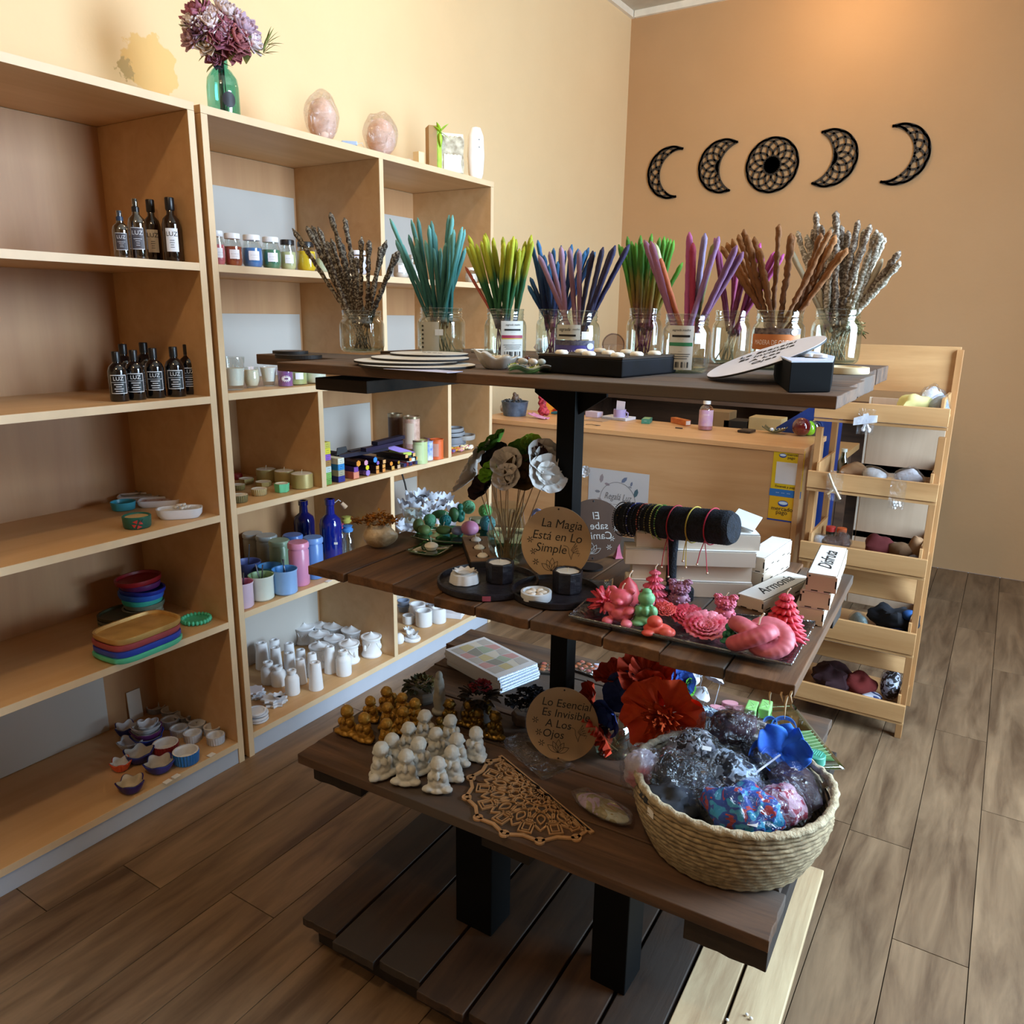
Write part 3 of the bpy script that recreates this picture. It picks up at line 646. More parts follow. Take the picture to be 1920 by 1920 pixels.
cjar(439, 34, 438, '#9c3d22', 'rust red wax candle jar with white lid', '#e6e7ea', py=503)
cjar(475, 37, 441, '#3d84cf', 'blue wax candle jar with white lid', '#e6e7ea')
cjar(510, 35, 445, '#4a8a6c', 'green wax candle jar with white lid', '#e6e7ea')
cjar(541, 30, 450, '#cfd0a0', 'pale yellow-green wax candle jar with black lid', '#15161a')
t = cjar(575, 36, 454, '#e6c416', 'bright yellow wax candle jar with black lid and tag', '#15161a', lab=False, level=.7)
G().lathe([(.009, 0), (.009, .001), (.0005, .001)], 16).obj('round_tag', mat('#b9a684', .6), t, loc=(.018, -.034, .05), rot=(pi/2, 0, 0))
cjar(606, 32, 468, '#d5dcc4', 'pale green wax candle jar half hidden by dark incense sticks', '#e6e7ea', lab=False)
for px, w_, lab in ((672, 34, 'white lavender candle jar behind dark incense sticks, left of its pair'), (700, 34, 'white lavender candle jar behind dark incense sticks, right of its pair')):
    cjar(px, w_, 470, '#e9e2ee', lab, '#eceaf2', level=.78, py=512)
cjar(752, 30, 474, '#e6ddd8', 'white candle jar right of the shelf divider', '#e8e6e4', py=517); cjar(778, 26, 478, '#e9e4e2', 'small white candle jar behind the turquoise incense', '#e8e6e4', py=520, lab=False); cjar(884, 24, 502, '#e7dcd2', 'small pale candle jar near the end of the upper shelf', '#efe4da', py=527, lab=False)

# shelf 2 (z=1.252): open glass candles
def gcandle(px, py, r0p, r1p, top, wax, label, level=.75, tint='#f4f8f6', lid=None, thick=.10, z=1.252, group=None, name='glass_candle', curve=None):
    P = at(px, py, z); k = 1/sc(P)/2; r0, r1 = r0p*k, r1p*k; h = hgt(P, top); t = thing(name, label, 'candle', P, face(P), group)
    prof = curve(r0, r1, h) if curve else [(.0005, 0), (r0*.95, 0), (r0, .002), (r1, h)]
    G().shell(prof, 28).obj('glass_body', glass(tint, .35, edge=.8), t)
    def rad(zz): 
        for (a, b), (c, d) in zip(prof[2:], prof[3:]):
            if b <= zz <= d: return a+(c-a)*(zz-b)/(d-b+1e-9)
        return prof[-1][0]
    zz0, zz1 = h*thick, h*level; n = 6
    G().lathe([(.0005, zz0)]+[(rad(zz0+(zz1-zz0)*i/n)-.0018, zz0+(zz1-zz0)*i/n) for i in range(n+1)]+[(.0005, zz1+.0005)], 26).obj('wax', mat(wax, .45, var=.02, sss=.1), t)
    if lid: G().lathe([(r1*1.02, h*.9), (r1*1.05, h*.91), (r1*1.05, h*.99), (r1, h*1.02), (.0005, h*1.02)], 26).obj('lid', mat(lid, .35), t)
    else: G().tube([(0, 0, zz1), (.001, 0, zz1+.012)], .001, 5).obj('wick', mat('#e8e2d2', .8), t)
    return t
gcandle(440, 731, 34, 43, 669, '#eceee9', 'largest open glass candle with white wax on the middle shelf', .66, thick=.14)
bul = lambda r0, r1, h: [(.0005, 0), (r0*.8, 0), (r0, .003), (r1*1.08, h*.3), (r1*1.12, h*.55), (r1, h)]
t = gcandle(473, 727, 20, 26, 688, '#ece6d4', 'round white candle bowl with a paper tag', .86, curve=bul)
G().box((0, 0, .062), (.018, .0005, .012)).obj('paper_tag', mat('#e8d9e4', .6), t, smooth=False, rot=(0, 0, .3))
gcandle(505, 724, 20, 31, 688, '#efeeea', 'tapered white candle in a stemmed glass', .98, thick=.25)
t = gcandle(536, 724, 27, 29, 692, '#b99ac4', 'lilac glass candle with a white daisy', .9, tint='#d9c4e0', thick=.02)
g = G(); k = 27/sc(at(536, 724, 1.252))/2
for i in range(16):
    a = 2*pi*i/16; g.grid(lambda u, v: ((k*1.1)*sin((.004*cos(a)+(.003+.008*u)*cos(a)+(v-.5)*.0024*sin(a))/k+.1), -(k*1.1)*cos((.004*cos(a)+(.003+.008*u)*cos(a)+(v-.5)*.0024*sin(a))/k+.1), .026+(.003+.008*u)*sin(a)-(v-.5)*.0024*cos(a)), 2, 1)
g.obj('daisy_print', mat('#f0eef2', .5, var=0), t)
t = gcandle(556, 721, 40, 42, 673, '#b9c184', 'green wax candle jar with white lid behind the lilac one', .82, lid='#e4e9ee', thick=.03); kk = 42/sc(at(556, 721, 1.252))/2
patch(-.002, .02, .026, .042, kk*1.02, mat('#e6e6ee', .5, var=0), t)
gcandle(592, 719, 34, 40, 693, '#e6e7da', 'shallow white wax bowl partly under the top tier', .9, curve=lambda r0, r1, h: [(.0005, 0), (r0*.85, 0), (r0, .004), (r1, h*.4), (r1*1.0, h)])
# ================================================================== UNIT B, shelf 3 (z=.886)
gold = mat('#a8935a', .35, metal=.5, var=.05); goldd = mat('#a8965e', .45, metal=.25)
def tin(px, py, wpx, top, label, m=None):
    P = at(px, py, .886); r = wpx/sc(P)/2; h = hgt(P, top)*.93
    t = vessel('candle_tin', label, 'candle', P, [('tin_body', rim(r, r, h, .001), m or goldd)]); candle_top(t, r*.96, h*.985, waxw, .014); return t
tin(500, 903, 36, 877, 'gold candle tin at the back left of the tin shelf'); tin(534, 907, 36, 880, 'gold candle tin behind the green flower cup'); tin(567, 914, 40, 885, 'large olive gold candle tin beside the divider')
flutecup('fluted_candle', 'cream fluted foil candle in the front row, middle', at(486, 928, .886), .0235, .022, mat('#b9ab7f', .4, metal=.3), waxw, 24, .06, fill=waxw, cat='candle')
flutecup('fluted_candle', 'olive fluted foil candle at the front left corner', at(450, 941, .886), .0235, .024, mat('#7f7a55', .4, metal=.3), waxw, 24, .06, fill=waxw, cat='candle')
flutecup('fluted_candle', 'small gold fluted candle behind the front left one', at(447, 918, .886), .021, .018, mat('#8d8150', .4, metal=.3), waxw, 24, .06, fill=waxw, cat='candle')
flutecup('fluted_candle', 'wavy gold candle with white wax, second row left', at(462, 907, .886), .022, .02, goldd, waxw, 7, .16, fill=waxw, cat='candle')
flutecup('fluted_candle', 'wavy gold candle with white wax, second row right', at(494, 911, .886), .024, .016, goldd, waxw, 7, .16, fill=waxw, cat='candle')
flutecup('flower_candle', 'mint green petal-shaped candle cup in the front row', at(529, 922, .886), .0205, .030, mat('#6fd0a0', .35, sss=.1), waxw, 6, .20, fill=waxw, cat='candle')
tag(G().lathe([(.0005, 0), (.02, 0), (.022, .014), (.018, .02), (.0005, .02)], 20).obj('candle', mat('#a02f36', .5), loc=at(444, 898, .886)), 'dark red candle at the back by the side panel', 'candle')

# incense boxes in the middle compartment
def ibox(label, P, d, m, rz, endc=None, txt=None, group=None, hexa=False, tilt=0):
    """long carton: local +X end looks into the shop"""
    t = thing('incense_box', label, 'incense box', P, (0, tilt, rz), group)
    L_, W_, H_ = d
    if hexa:
        pts = [(W_/2*cos(pi/3*k), W_/2*sin(pi/3*k)) for k in range(6)]
        M = Matrix.Translation((-L_/2, 0, W_*.44)) @ Matrix.Rotation(pi/2, 4, 'Y')
        G().prism(pts, -L_/2, L_/2, M).obj('carton', m, t, smooth=False)
        if endc: G().prism([(a*.92, b*.92) for a, b in pts], L_/2+.0002, L_/2+.0012, M).obj('end_flap', endc, t, smooth=False)
    else:
        G().box((-L_/2, 0, H_/2), d).obj('carton', m, t, smooth=False, bevel=.0006)
        if endc: G().box((.0006, 0, H_/2), (.001, W_*.94, H_*.92)).obj('end_flap', endc, t, smooth=False)
    if txt:
        e = t.children[-1]
        for k, s_ in enumerate(txt.split('/')): text(s_, H_*.42, mat('#f0efe8', .6, var=0) if 0 else ink, e, (.0015, 0, H_*(.68-.36*k)), rot=(pi/2, 0, pi/2), sxy=(1, 1))
    return t
cb = lambda c: mat(c, .45, var=.03)
def ATF(px, py, dz=0): P = at(px, py, .886); return Vector((P.x, P.y, P.z+dz))
# left stacks: px column 607..626 and 627..655
x_f = XF-.012; yA = atx(618, 905, x_f).y; yB = atx(641, 905, x_f).y
col1 = [('#6fa04e', 'green'), ('#7bb35c', 'light green'), ('#bfcfcf', 'pale blue'), ('#a07a46', 'tan'), ('#8a5cc0', 'violet'), ('#d9d33c', 'yellow'), ('#c8c35a', 'yellow-green')]
for i, (c, n_) in enumerate(col1): ibox(f'{n_} incense box, {ORD[i]} from below in the left stack', Vector((x_f-.004, yA, .887+.0225*i)), (.17, .030, .0222), cb(c), random.uniform(-.03, .03), cb(c), '----/-- --')
col2 = [('#2a2f86', 'navy'), ('#a9a48c', 'grey'), ('#2c86c9', 'blue'), ('#d9dccb', 'white')]
for i, (c, n_) in enumerate(col2): ibox(f'{n_} incense box, {ORD[i]} from below in the short stack', Vector((x_f, yB, .887+.0225*i)), (.16, .033, .0222), cb(c), random.uniform(-.03, .03), cb(c), '----/--- --')
dk = mat('#1a1530', .35, var=.1); dk2 = mat('#2b1710', .35, var=.1)
def row(px, lvl, label, m, endc, hexa=True, w_=.022, L_=.20, dx=0, rz=0, txt=None):
    P = atx(px, 890, x_f); return ibox(label, Vector((x_f-dx, P.y, .887+lvl)), (L_, w_, w_*.88), m, rz, endc, txt, hexa=hexa)
row(668, 0, 'flat salmon box with price tag at the front of the incense pile', cb('#c06a58'), cb('#d98a70'), False, .030, .10)
row(690, 0, 'purple patterned hexagonal incense box lying at the front', mat('#5c3a8e', .4, c2='#9a7ac0', vs=150), cb('#9a7ac6'), True, .026, .15)
row(668, .024, 'dark purple incense box with violet end, second layer', cb('#3a2460'), cb('#7a4a9e'), False, .024, .16)
row(689, .023, 'hexagonal incense box with yellow end', dk, cb('#e0d22a'), True, .022)
for i, px in enumerate((708, 720)):
    for j in range(2): row(px, .0165*j, ['orange', 'amber'][j]+' ended incense box '+['left', 'right'][i]+' in the small square stack', dk2, cb(['#d08a44', '#dc9c50'][j]), False, .017, .18)
row(709, .034, 'hexagonal incense box with light violet end', dk, cb('#8a62b4'), True, .018); row(721, .034, 'square incense box with peach end on the small stack', dk2, cb('#d9a56a'), False, .017)
row(737, 0, 'incense box with amber end at the front row centre', dk2, cb('#d0a050'), False, .018); row(748, 0, 'incense box with beige end at the front row centre', dk2, cb('#c9a888'), False, .018)
row(734, .018, 'hexagonal incense box with orange end, second layer', dk2, cb('#d98830'), True, .020); row(748, .018, 'hexagonal incense box with gold end, second layer', dk2, cb('#b98a2c'), True, .016)
row(669, .047, 'long hexagonal incense box with orange end', dk2, cb('#e09030'), True, .026, .24, -.01); row(684, .044, 'long hexagonal incense box with pink end', dk2, cb('#d69ab4'), True, .024, .24, -.008); row(702, .047, 'long hexagonal incense box with blue end', dk, cb('#3a88d4'), True, .025, .24, -.006)
for i, px in enumerate((760, 771, 782, 793)): row(px, 0, f'navy silver-striped incense box, {ORD[i]} from the left in its row', mat('#23224a', .3, c2='#8f90a8', vs=90), cb('#2a2858'), False, .0165, .18)
for i, px in enumerate((770, 783, 794)): row(px, .019, f'brown incense box with orange end, {ORD[i]} in the middle right row', dk2, cb('#e08c30'), False, .0155, .18)
for i, px in enumerate((763, 777)): row(px, .036, f'incense box with peach end, {ORD[i]} of the upper right pair', dk2, cb('#e0aa70'), False, .0165, .2)
# boxes lying lengthwise on top of the pile
for i, (pa, lv, dx, L_, c, w_) in enumerate(((690, .074, .05, .26, '#17142c', .03), (715, .077, .085, .25, '#120f20', .03), (720, .091, .04, .24, '#1d1838', .028), (738, .106, .06, .20, '#12102a', .03))):
    P = atx(pa, 860, x_f); t = ibox(['long black incense box lying along the pile, front', 'long black incense box lying along the pile, rear', 'long dark violet incense box on the second top layer', 'black incense box on the very top with a pale round end'][i], Vector((x_f-dx, P.y+L_*.62, .887+lv)), (L_, w_, .0145), cb(c), radians(86+4*i), cb('#cfc6dc' if i == 3 else '#c9a04a'))
P = atx(762, 850, x_f); ibox('violet and yellow incense packet leaning at the pile end', Vector((x_f-.02, P.y+.06, .92)), (.12, .03, .02), cb('#8f6cc0'), radians(60), cb('#d9cf3c'), tilt=.35)
tag(G().prism([(0, 0), (.05, .01), (.045, .03), (.005, .028)], -.002, .002, Matrix.Rotation(pi/2, 4, 'X')).obj('card_flap', cb('#101018'), loc=Vector((x_f-.06, atx(652, 840, x_f).y, .975)), rot=(0, 0, radians(80)), smooth=False), 'black torn card flap sticking up from the pile', 'card')
for i, (px, c) in enumerate(((772, '#8a2a30'), (774, '#d9e0e0'), (776, '#39484a'), (768, '#b9cf5a'))):
    P = atx(px, 868, x_f); ibox(['dark red', 'silver', 'dark green', 'yellow-green'][i]+' slim box in the stack beside the light green tin', Vector((x_f-.01, P.y, .887+.014*i)), (.09, .045, .0136), cb(c), .15*((-1)**i), cb(c))
def cyl_item(name, label, cat, px, py, wpx, top, m, lidm, z=.886, dz=0, lab=None, x=None):
    P = PB(px, py, z, x); P.z += dz; r = wpx/sc(P)/2; h = hgt(P, top)
    t = vessel(name, label, cat, P, [('body', [(.0005, 0), (r, 0), (r, h*.97), (.0005, h*.97)], m), ('rim', [(r*1.03, h*.93), (r*1.04, h), (r*.93, h), (r*.93, h*.97), (.0005, h*.965)], lidm)])
    if lab: patch(-r*.9, h*.15, r*.3, h*.8, r+.0008, lab, t)
    return t
metl = mat('#a8977a', .3, metal=.8)
cyl_item('incense_tin', 'light green incense tin under the pink one', 'tin', 787, 868, 30, 824, mat('#b9c890', .4), metl, lab=mat('#ccd8a4', .5))
t1 = cyl_item('incense_tin', 'pink printed tin standing on the light green tin', 'tin', 772, 830, 31, 780, mat('#b08a78', .4, c2='#c9a696', vs=60), metl, dz=0, x=-2.10, z=.887+.062, lab=mat('#cdb8a4', .5))
cyl_item('incense_tin', 'brown tin behind the pink printed tin', 'tin', 742, 822, 27, 775, mat('#5f4434', .4), metl, x=-2.20, z=.886, dz=0)
cyl_item('candle', 'blue and white striped pillar candle', 'candle', 801, 862, 22, 826, mat('#3a70c4', .5, c2='#d9dce4', vs=30), mat('#8a97b8', .5)); cyl_item('candle', 'orange pillar candle with paper band at the shelf edge', 'candle', 819, 860, 25, 823, mat('#d86430', .5, sss=.1), mat('#c85a28', .5), lab=mat('#c79080', .5)); cyl_item('candle', 'mauve pillar candle behind the blue striped one', 'candle', 806, 852, 20, 820, mat('#9a6a80', .5), mat('#8a6078', .5))
# right compartment: grey dishes and colourful packets
for i, (px, py, dz) in enumerate(((848, 800, .085), (850, 812, .065))):
    P = PB(px, 860, .886, -2.16); plate('dish', ['upper', 'lower'][i]+' grey curved dish of the leaning pair in the right compartment', Vector((P.x, P.y, .887+dz)), .10, .13, .016, mat('#8b8d92', .5), .2, cat='dish', pw=2.2)
P = PB(866, 860, .886, -2.13)
plate('dish', 'grey bowl lying on the colourful packets', Vector((P.x, P.y+.02, .887+.045)), .10, .12, .02, mat('#97938f', .5), .4, cat='bowl', pw=2.2); plate('dish', 'pale grey bowl at the back of the right compartment', Vector((P.x-.08, P.y+.05, .887+.0)), .11, .12, .03, mat('#a7a39f', .5), .4, cat='bowl', pw=2.2)
plate('dish', 'grey dish under the leaning pair', Vector((PB(850, 860, .886, -2.16).x, PB(850, 860, .886, -2.16).y, .887)), .11, .14, .03, mat('#85878d', .5), .2, cat='dish', pw=2.2); plate('dish', 'grey dish second from below in the right compartment', Vector((PB(850, 860, .886, -2.16).x, PB(850, 860, .886, -2.16).y, .918)), .11, .14, .03, mat('#7d7f86', .5), .2, cat='dish', pw=2.2)
for i, (px, c, c2) in enumerate(((845, '#c04a4a', '#3a5a9a'), (853, '#d9a63a', '#c75a3a'), (862, '#c98aa0', '#e0c070'), (871, '#d9cfa0', '#b04a5a'), (880, '#e8e4dc', '#c9b090'))):
    P = PB(px, 858, .886, -2.09); me = blob([((0, 0, 0), (.022, .012, .010)), ((.012, .004, .004), (.012, .012, .008)), ((-.012, -.003, .002), (.012, .010, .009))], .002, 3, jit=.003, jf=90)
    tag(link('packet', me, spots(c, c2, 90), None, Vector((P.x, P.y, .898+.007*(i % 2))), .3*i), f'colourful crinkled packet, {ORD[i]} from the left on the right compartment floor', 'packet')

# ================================================================== UNIT B, shelf 4 (z=.529): mugs, tumblers, bottles
def mug(px, py, wpx, top, outer, inner, label, group=None):
    P = at(px, py, .529); r = wpx/sc(P)/2; h = hgt(P, top)*.96
    t = vessel('mug', label, 'mug', P, [('mug_body', [(.0005, 0), (r*.84, 0), (r*.96, h*.06), (r*.96, h*.86), (r*1.03, h*.97), (r*1.02, h)], outer), ('inside', [(r*1.02, h), (r*.95, h*.99), (r*.88, h*.85), (r*.86, h*.15), (.0005, h*.12)], inner)]); return t, r, h
pw = [('#dfe4da', '#7da87c', 'white enamel mug with pale green inside holding straws'), ('#8fb6e8', '#3f8ad6', 'light blue mug with bright blue inside at the front'), ('#e6cbe0', '#d07aa8', 'pale pink mug with pink inside cut by the shelf side')]
mg = []
mg.append(mug(492, 1122, 46, 1075, mat('#d5dbd0', .3, coat=.3), mat('#8ab088', .4), pw[0][2])); mg.append(mug(536, 1111, 46, 1064, mat('#8db3e4', .3, coat=.3), mat('#4a90d8', .4), pw[1][2]))
mg.append(mug(457, 1137, 40, 1088, mat('#dcc4da', .3, coat=.3), mat('#cf7fae', .4), pw[2][2])); mg.append(mug(508, 1096, 44, 1058, mat('#3a88b8', .3, coat=.3), mat('#4f9ad8', .4), 'blue mug behind the white enamel mug')); mg.append(mug(468, 1092, 46, 1050, mat('#46568c', .3, coat=.3), mat('#6a7ac0', .4), 'dusky blue mug behind the pink one'))
steel = mat('#8d9098', .25, metal=.9)
for k, (i, dx, lean) in enumerate(((0, -.004, .10), (0, .006, -.20), (1, .012, -.18), (1, -.008, .05), (2, 0, .08), (4, -.006, .12))):
    t, r, h = mg[i]; a = random.uniform(0, 1); tag(G().tube([(0, 0, .004), (lean*.12*cos(a), lean*.12*sin(a), .115 if i != 4 else .14)], .0026, 8).obj('straw', steel, loc=t.location+Vector((dx, dx*.3, .006))), f'metal straw standing in the {["white enamel", "light blue", "pale pink", "", "dusky blue"][i]} mug, {"left" if dx < 0 else "right"} one', 'straw')
def tumbler(px, py, wpx, top, c, lidc, label):
    P = at(px, py, .529); r = wpx/sc(P)/2; h = hgt(P, top)*.97
    vessel('tumbler', label, 'tumbler', P, [('body', [(.0005, 0), (r*.88, 0), (r*.96, h*.03), (r*.98, h*.80), (r*.90, h*.83), (r*.88, h*.87)], mat(c, .35, coat=.2)), ('lid', [(r*.9, h*.865), (r*1.02, h*.87), (r*1.04, h*.96), (r*.94, h), (.0005, h)], mat(lidc, .35, coat=.2))])
tumbler(563, 1095, 38, 1013, '#d08aae', '#d98fb2', 'pink travel tumbler with lid in the front row'); tumbler(590, 1082, 36, 1004, '#5a86c8', '#6a94d4', 'blue travel tumbler with lid beside the stand'); tumbler(527, 1078, 38, 1010, '#9cbf9e', '#aacdb0', 'mint green travel tumbler behind the light blue mug')
tumbler(503, 1062, 38, 1001, '#a3aaa6', '#b4bdbc', 'grey-white travel tumbler, middle of the back row'); tumbler(477, 1055, 36, 997, '#b3b8b4', '#c0c6c6', 'grey-white travel tumbler, left of the back row'); tumbler(552, 1062, 36, 1000, '#3f68b4', '#527cc4', 'dark blue travel tumbler behind the pink one')
cob = mat('#0a1e7a', .06, coat=.8, var=.1); cobg = mat('#07155c', .06, coat=.8, var=.1)
def bluebottle(px, py, wpx, top, label, m, cork):
    P = at(px, py, .529); r = wpx/sc(P)/2; h = hgt(P, top)
    t = vessel('glass_bottle', label, 'bottle', P, [('glass_body', [(.0005, 0), (r*.95, 0), (r, .006), (r, h*.60), (r*.9, h*.68), (r*.42, h*.76), (r*.38, h*.9), (r*.46, h*.91), (r*.46, h), (r*.3, h)], m)])
    G().box((r*.35, -r*.98, h*.33), (.018, .0012, .009), -.2).obj('price_sticker', paper, t, smooth=False)
    if cork:
        G().tube([(r*.42, 0, h*.93), (r*.8, 0, h*.98), (r*1.0, 0, h*.95)], .0015, 6).obj('cord', mat('#d8dce6', .6), t)
        G().lathe([(.008, 0), (.0105, .026), (.0005, .026)], 14).obj('cork', mat('#c9a684', .7), t, loc=(r*1.05, -.004, h*.93), rot=(0, radians(140), 0))
bluebottle(623, 1052, 40, 935, 'tall cobalt blue glass bottle with a cork hanging on a cord', cob, True); bluebottle(573, 1032, 38, 938, 'cobalt blue glass bottle at the back without a cork', cobg, False)
for (px, py, w_, top, lc, lab) in ((654, 1050, 24, 984, '#4a8ad0', 'small clear bottle with blue stopper'), (652, 1034, 22, 967, '#b9b45a', 'small clear bottle with yellow stopper'), (640, 1036, 18, 980, '#b8506a', 'small clear bottle with pink stopper')):
    P = at(px, py, .529); r = w_/sc(P)/2; h = hgt(P, top)
    vessel('small_bottle', lab, 'bottle', P, [('glass_body', [(.0005, 0), (r, 0), (r*1.02, h*.5), (r*.9, h*.62), (r*.5, h*.72), (r*.5, h*.82)], glass('#e6eef0', .4)), ('stopper', [(r*.55, h*.80), (r*.8, h*.82), (r*.85, h*.88), (r*.6, h*.92), (r*.8, h*.98), (.0005, h)], mat(lc, .4))])
for i, (px, py, c) in enumerate(((452, 1050, '#8a2a30'), (456, 1042, '#b8bcc4'))):
    tag(link('cloth_bag', blob([((0, 0, .02), (.02, .025, .022)), ((.005, .01, .035), (.014, .02, .02))], .003, 3, jit=.004, jf=50), mat(c, .7), None, at(px, py, .529)), ['dark red', 'pale grey'][i]+' small cloth bag behind the mugs at the shelf side', 'bag')
sticker(616, 1090, .529, 'white price sticker on the shelf edge under the blue tumbler')
# right compartment: plaster crown cups piled on each other
crown_me = [None]
plaster = mat('#d9dde6', .7, bump=.1, var=.03)
def crown_mesh(r=.030, h=.030, n=8):
    g = G()
    g.grid(lambda u, v: (r*(.62+.38*v+.10*v*cos(n*2*pi*u))*cos(2*pi*u), r*(.62+.38*v+.10*v*cos(n*2*pi*u))*sin(2*pi*u), h*v*(.82+.18*cos(n*2*pi*u))), 64, 5)
    g.grid(lambda u, v: (r*(.88-.26*v+.08*(1-v)*cos(n*2*pi*u))*cos(2*pi*u), r*(.88-.26*v+.08*(1-v)*cos(n*2*pi*u))*sin(2*pi*u), h*(1-v)*(.82+.18*cos(n*2*pi*u))*.98+h*.12*v), 64, 5)
    g.lathe([(r*.62, h*.12), (.0005, h*.12)], 32); g.lathe([(.0005, 0), (r*.62, .0)], 32); return g.mesh('crown')
cm = crown_mesh(.038, .036); cr = []
for k, (px, py, dz) in enumerate([(760, 1000, 0), (790, 1010, 0), (775, 985, .028), (752, 985, .026), (800, 985, .03), (825, 992, .02), (768, 968, .055), (792, 965, .06), (815, 968, .055), (840, 975, .045), (780, 950, .085), (803, 948, .09), (828, 950, .085), (848, 955, .075), (765, 1020, 0), (812, 1005, 0), (838, 990, .02), (745, 1015, 0), (770, 935, .11), (792, 930, .12), (815, 932, .115), (836, 938, .10), (850, 970, .05), (758, 950, .08), (800, 1000, .01), (783, 975, .045), (806, 960, .075)]):
    P = at(px, min(1030, py+dz*420), .529); P.x = max(P.x, XB+.05); o = link('crown_cup', cm, plaster, None, P+Vector((0, 0, dz)), (random.uniform(-.35, .35), random.uniform(-.1, .5), random.uniform(0, 6)))
    tag(o, 'x', 'candle holder'); cr.append(o)
rank(cr, 'white plaster crown-shaped candle holder, {} of the heap', 'plaster crowns heaped in the right compartment')
tag(G().tube([(-.10, .0, .334), (-.06, .02, .18), (-.04, .03, .06)], .004, 8).obj('cable', mat('#1a1512', .6), loc=PB(772, 900, .529, -2.33)), 'black cable hanging down the back of the right compartment', 'cable')

# ================================================================== UNIT B, bottom (z=.085): plaster vases, pots, plates
def conevase(px, py, wpx, top, kind):
    P = at(px, py, .085); r = wpx/sc(P)/2; h = hgt(P, top)*.97
    prof = [(.0005, 0), (r, 0), (r*1.0, h*.03), (r*.76, h*.97), (r*.7, h), (r*.4, h), (r*.36, h*.8)] if kind == 0 else [(.0005, 0), (r*.95, 0), (r, h*.05), (r, h*.62), (r*.82, h*.74), (r*.52, h*.80), (r*.5, h*.86), (r*.64, h*.88), (r*.64, h*.99), (r*.4, h), (r*.36, h*.85)]
    return tag(G().shell(prof, 26).obj('plaster_vase', white_m, loc=P), 'x', 'vase')
cv = [conevase(*a, 0) for a in ((493, 1252, 26, 1203), (517, 1246, 24, 1197), (519, 1262, 24, 1212), (544, 1250, 23, 1204), (545, 1274, 22, 1222), (566, 1262, 21, 1216), (565, 1280, 22, 1234), (587, 1268, 21, 1223), (593, 1291, 27, 1240), (620, 1260, 23, 1210))]
rank(cv, 'white plaster conical vase, {} of the cones', 'white conical plaster vases')
cv = [conevase(*a, 1) for a in ((505, 1280, 28, 1239), (523, 1284, 28, 1247), (549, 1300, 27, 1254), (645, 1264, 29, 1218))]
rank(cv, 'white plaster bottle-shaped vase with neck, {} of the four', 'white bottle-shaped plaster vases')
def lidpot(px, py, wpx, top):
    P = at(px, py, .085); r = wpx/sc(P)/2; h = hgt(P, top)*.95; t = thing('lidded_pot', 'x', 'pot', P, random.uniform(0, 6))
    g = G().lathe([(.0005, 0), (r*.95, 0), (r*1.0, h*.06), (r*.9, h*.14), (r*.84, h*.2), (r*.84, h*.62), (r*.92, h*.68), (r*.97, h*.72), (r*.9, h*.74)], 30)
    for k in range(3): a = 2*pi*k/3+.4; g.ell((r*.86*cos(a), r*.86*sin(a), h*.40), (r*.16, r*.16, h*.13), 8, 6); g.tube([(r*.86*cos(a+j*.22), r*.86*sin(a+j*.22), h*(.34+.03*j*j)) for j in range(-3, 4)], .002, 5)
    g.obj('pot_body', white_m, t)
    G().lathe([(r*.92, h*.735), (r*1.02, h*.76), (r*1.02, h*.80), (r*.92, h*.81), (r*.8, h*.79), (r*.35, h*.86), (r*.1, h*.95), (.0005, h)], 30).obj('lid', white_m, t); return t
lp = [lidpot(*a) for a in ((572, 1204, 38, 1165), (627, 1200, 38, 1164), (600, 1219, 38, 1178), (660, 1210, 38, 1170), (628, 1228, 38, 1185), (600, 1248, 38, 1198), (656, 1240, 38, 1194), (697, 1228, 38, 1181), (605, 1196, 36, 1163))]
rank(lp, 'white plaster lidded pot with relief, {} of the pots', 'white lidded plaster pots')
def starpoly(r1, r2, n, ph=0): return [((r1 if i % 2 == 0 else r2)*cos(pi*i/n+ph), (r1 if i % 2 == 0 else r2)*sin(pi*i/n+ph)) for i in range(2*n)]
P = at(515, 1320, .085)
for i, (dx, dy, z, rz) in enumerate(((0, 0, 0, 0), (.003, .01, .009, .5), (-.01, -.004, .018, 1.0))):
    g = G().prism(starpoly(.042, .031, 8, rz), 0, .008); tag(g.obj('star_plate', plaster, loc=P+Vector((dx, dy, z)), smooth=False, bevel=.002), ['lowest', 'middle', 'topmost'][i]+' white plaster star plate in the front stack', 'plate')
tag(link('lotus_holder', crown_mesh(.022, .016, 6), plaster, None, P+Vector((.02, .005, .0275))), 'white plaster lotus holder on the front star plates', 'candle holder')
P = at(480, 1306, .085)
for i, z in enumerate((0, .009, .018, .027)): tag(G().prism(starpoly(.038, .030, 9, .3*i), 0, .008).obj('star_plate', mat('#d6cfd4', .7) if i == 3 else plaster, loc=P+Vector((.004*(i % 2), -.003*i, z)), smooth=False, bevel=.002), ORD[i]+' from below of the star plates beside the unit side', 'plate')
P = at(484, 1350, .085)
for i in range(4): tag(G().lathe([(.0005, 0), (.034, 0), (.037, .004), (.036, .009), (.031, .0095), (.029, .007), (.0005, .007)], 36).obj('round_plate', plaster, loc=P+Vector((.003*(i % 2)-.002*i, .004*i*((-1)**i)*.5, .0102*i))), ORD[i]+' from below in the stack of white round plates', 'plate')
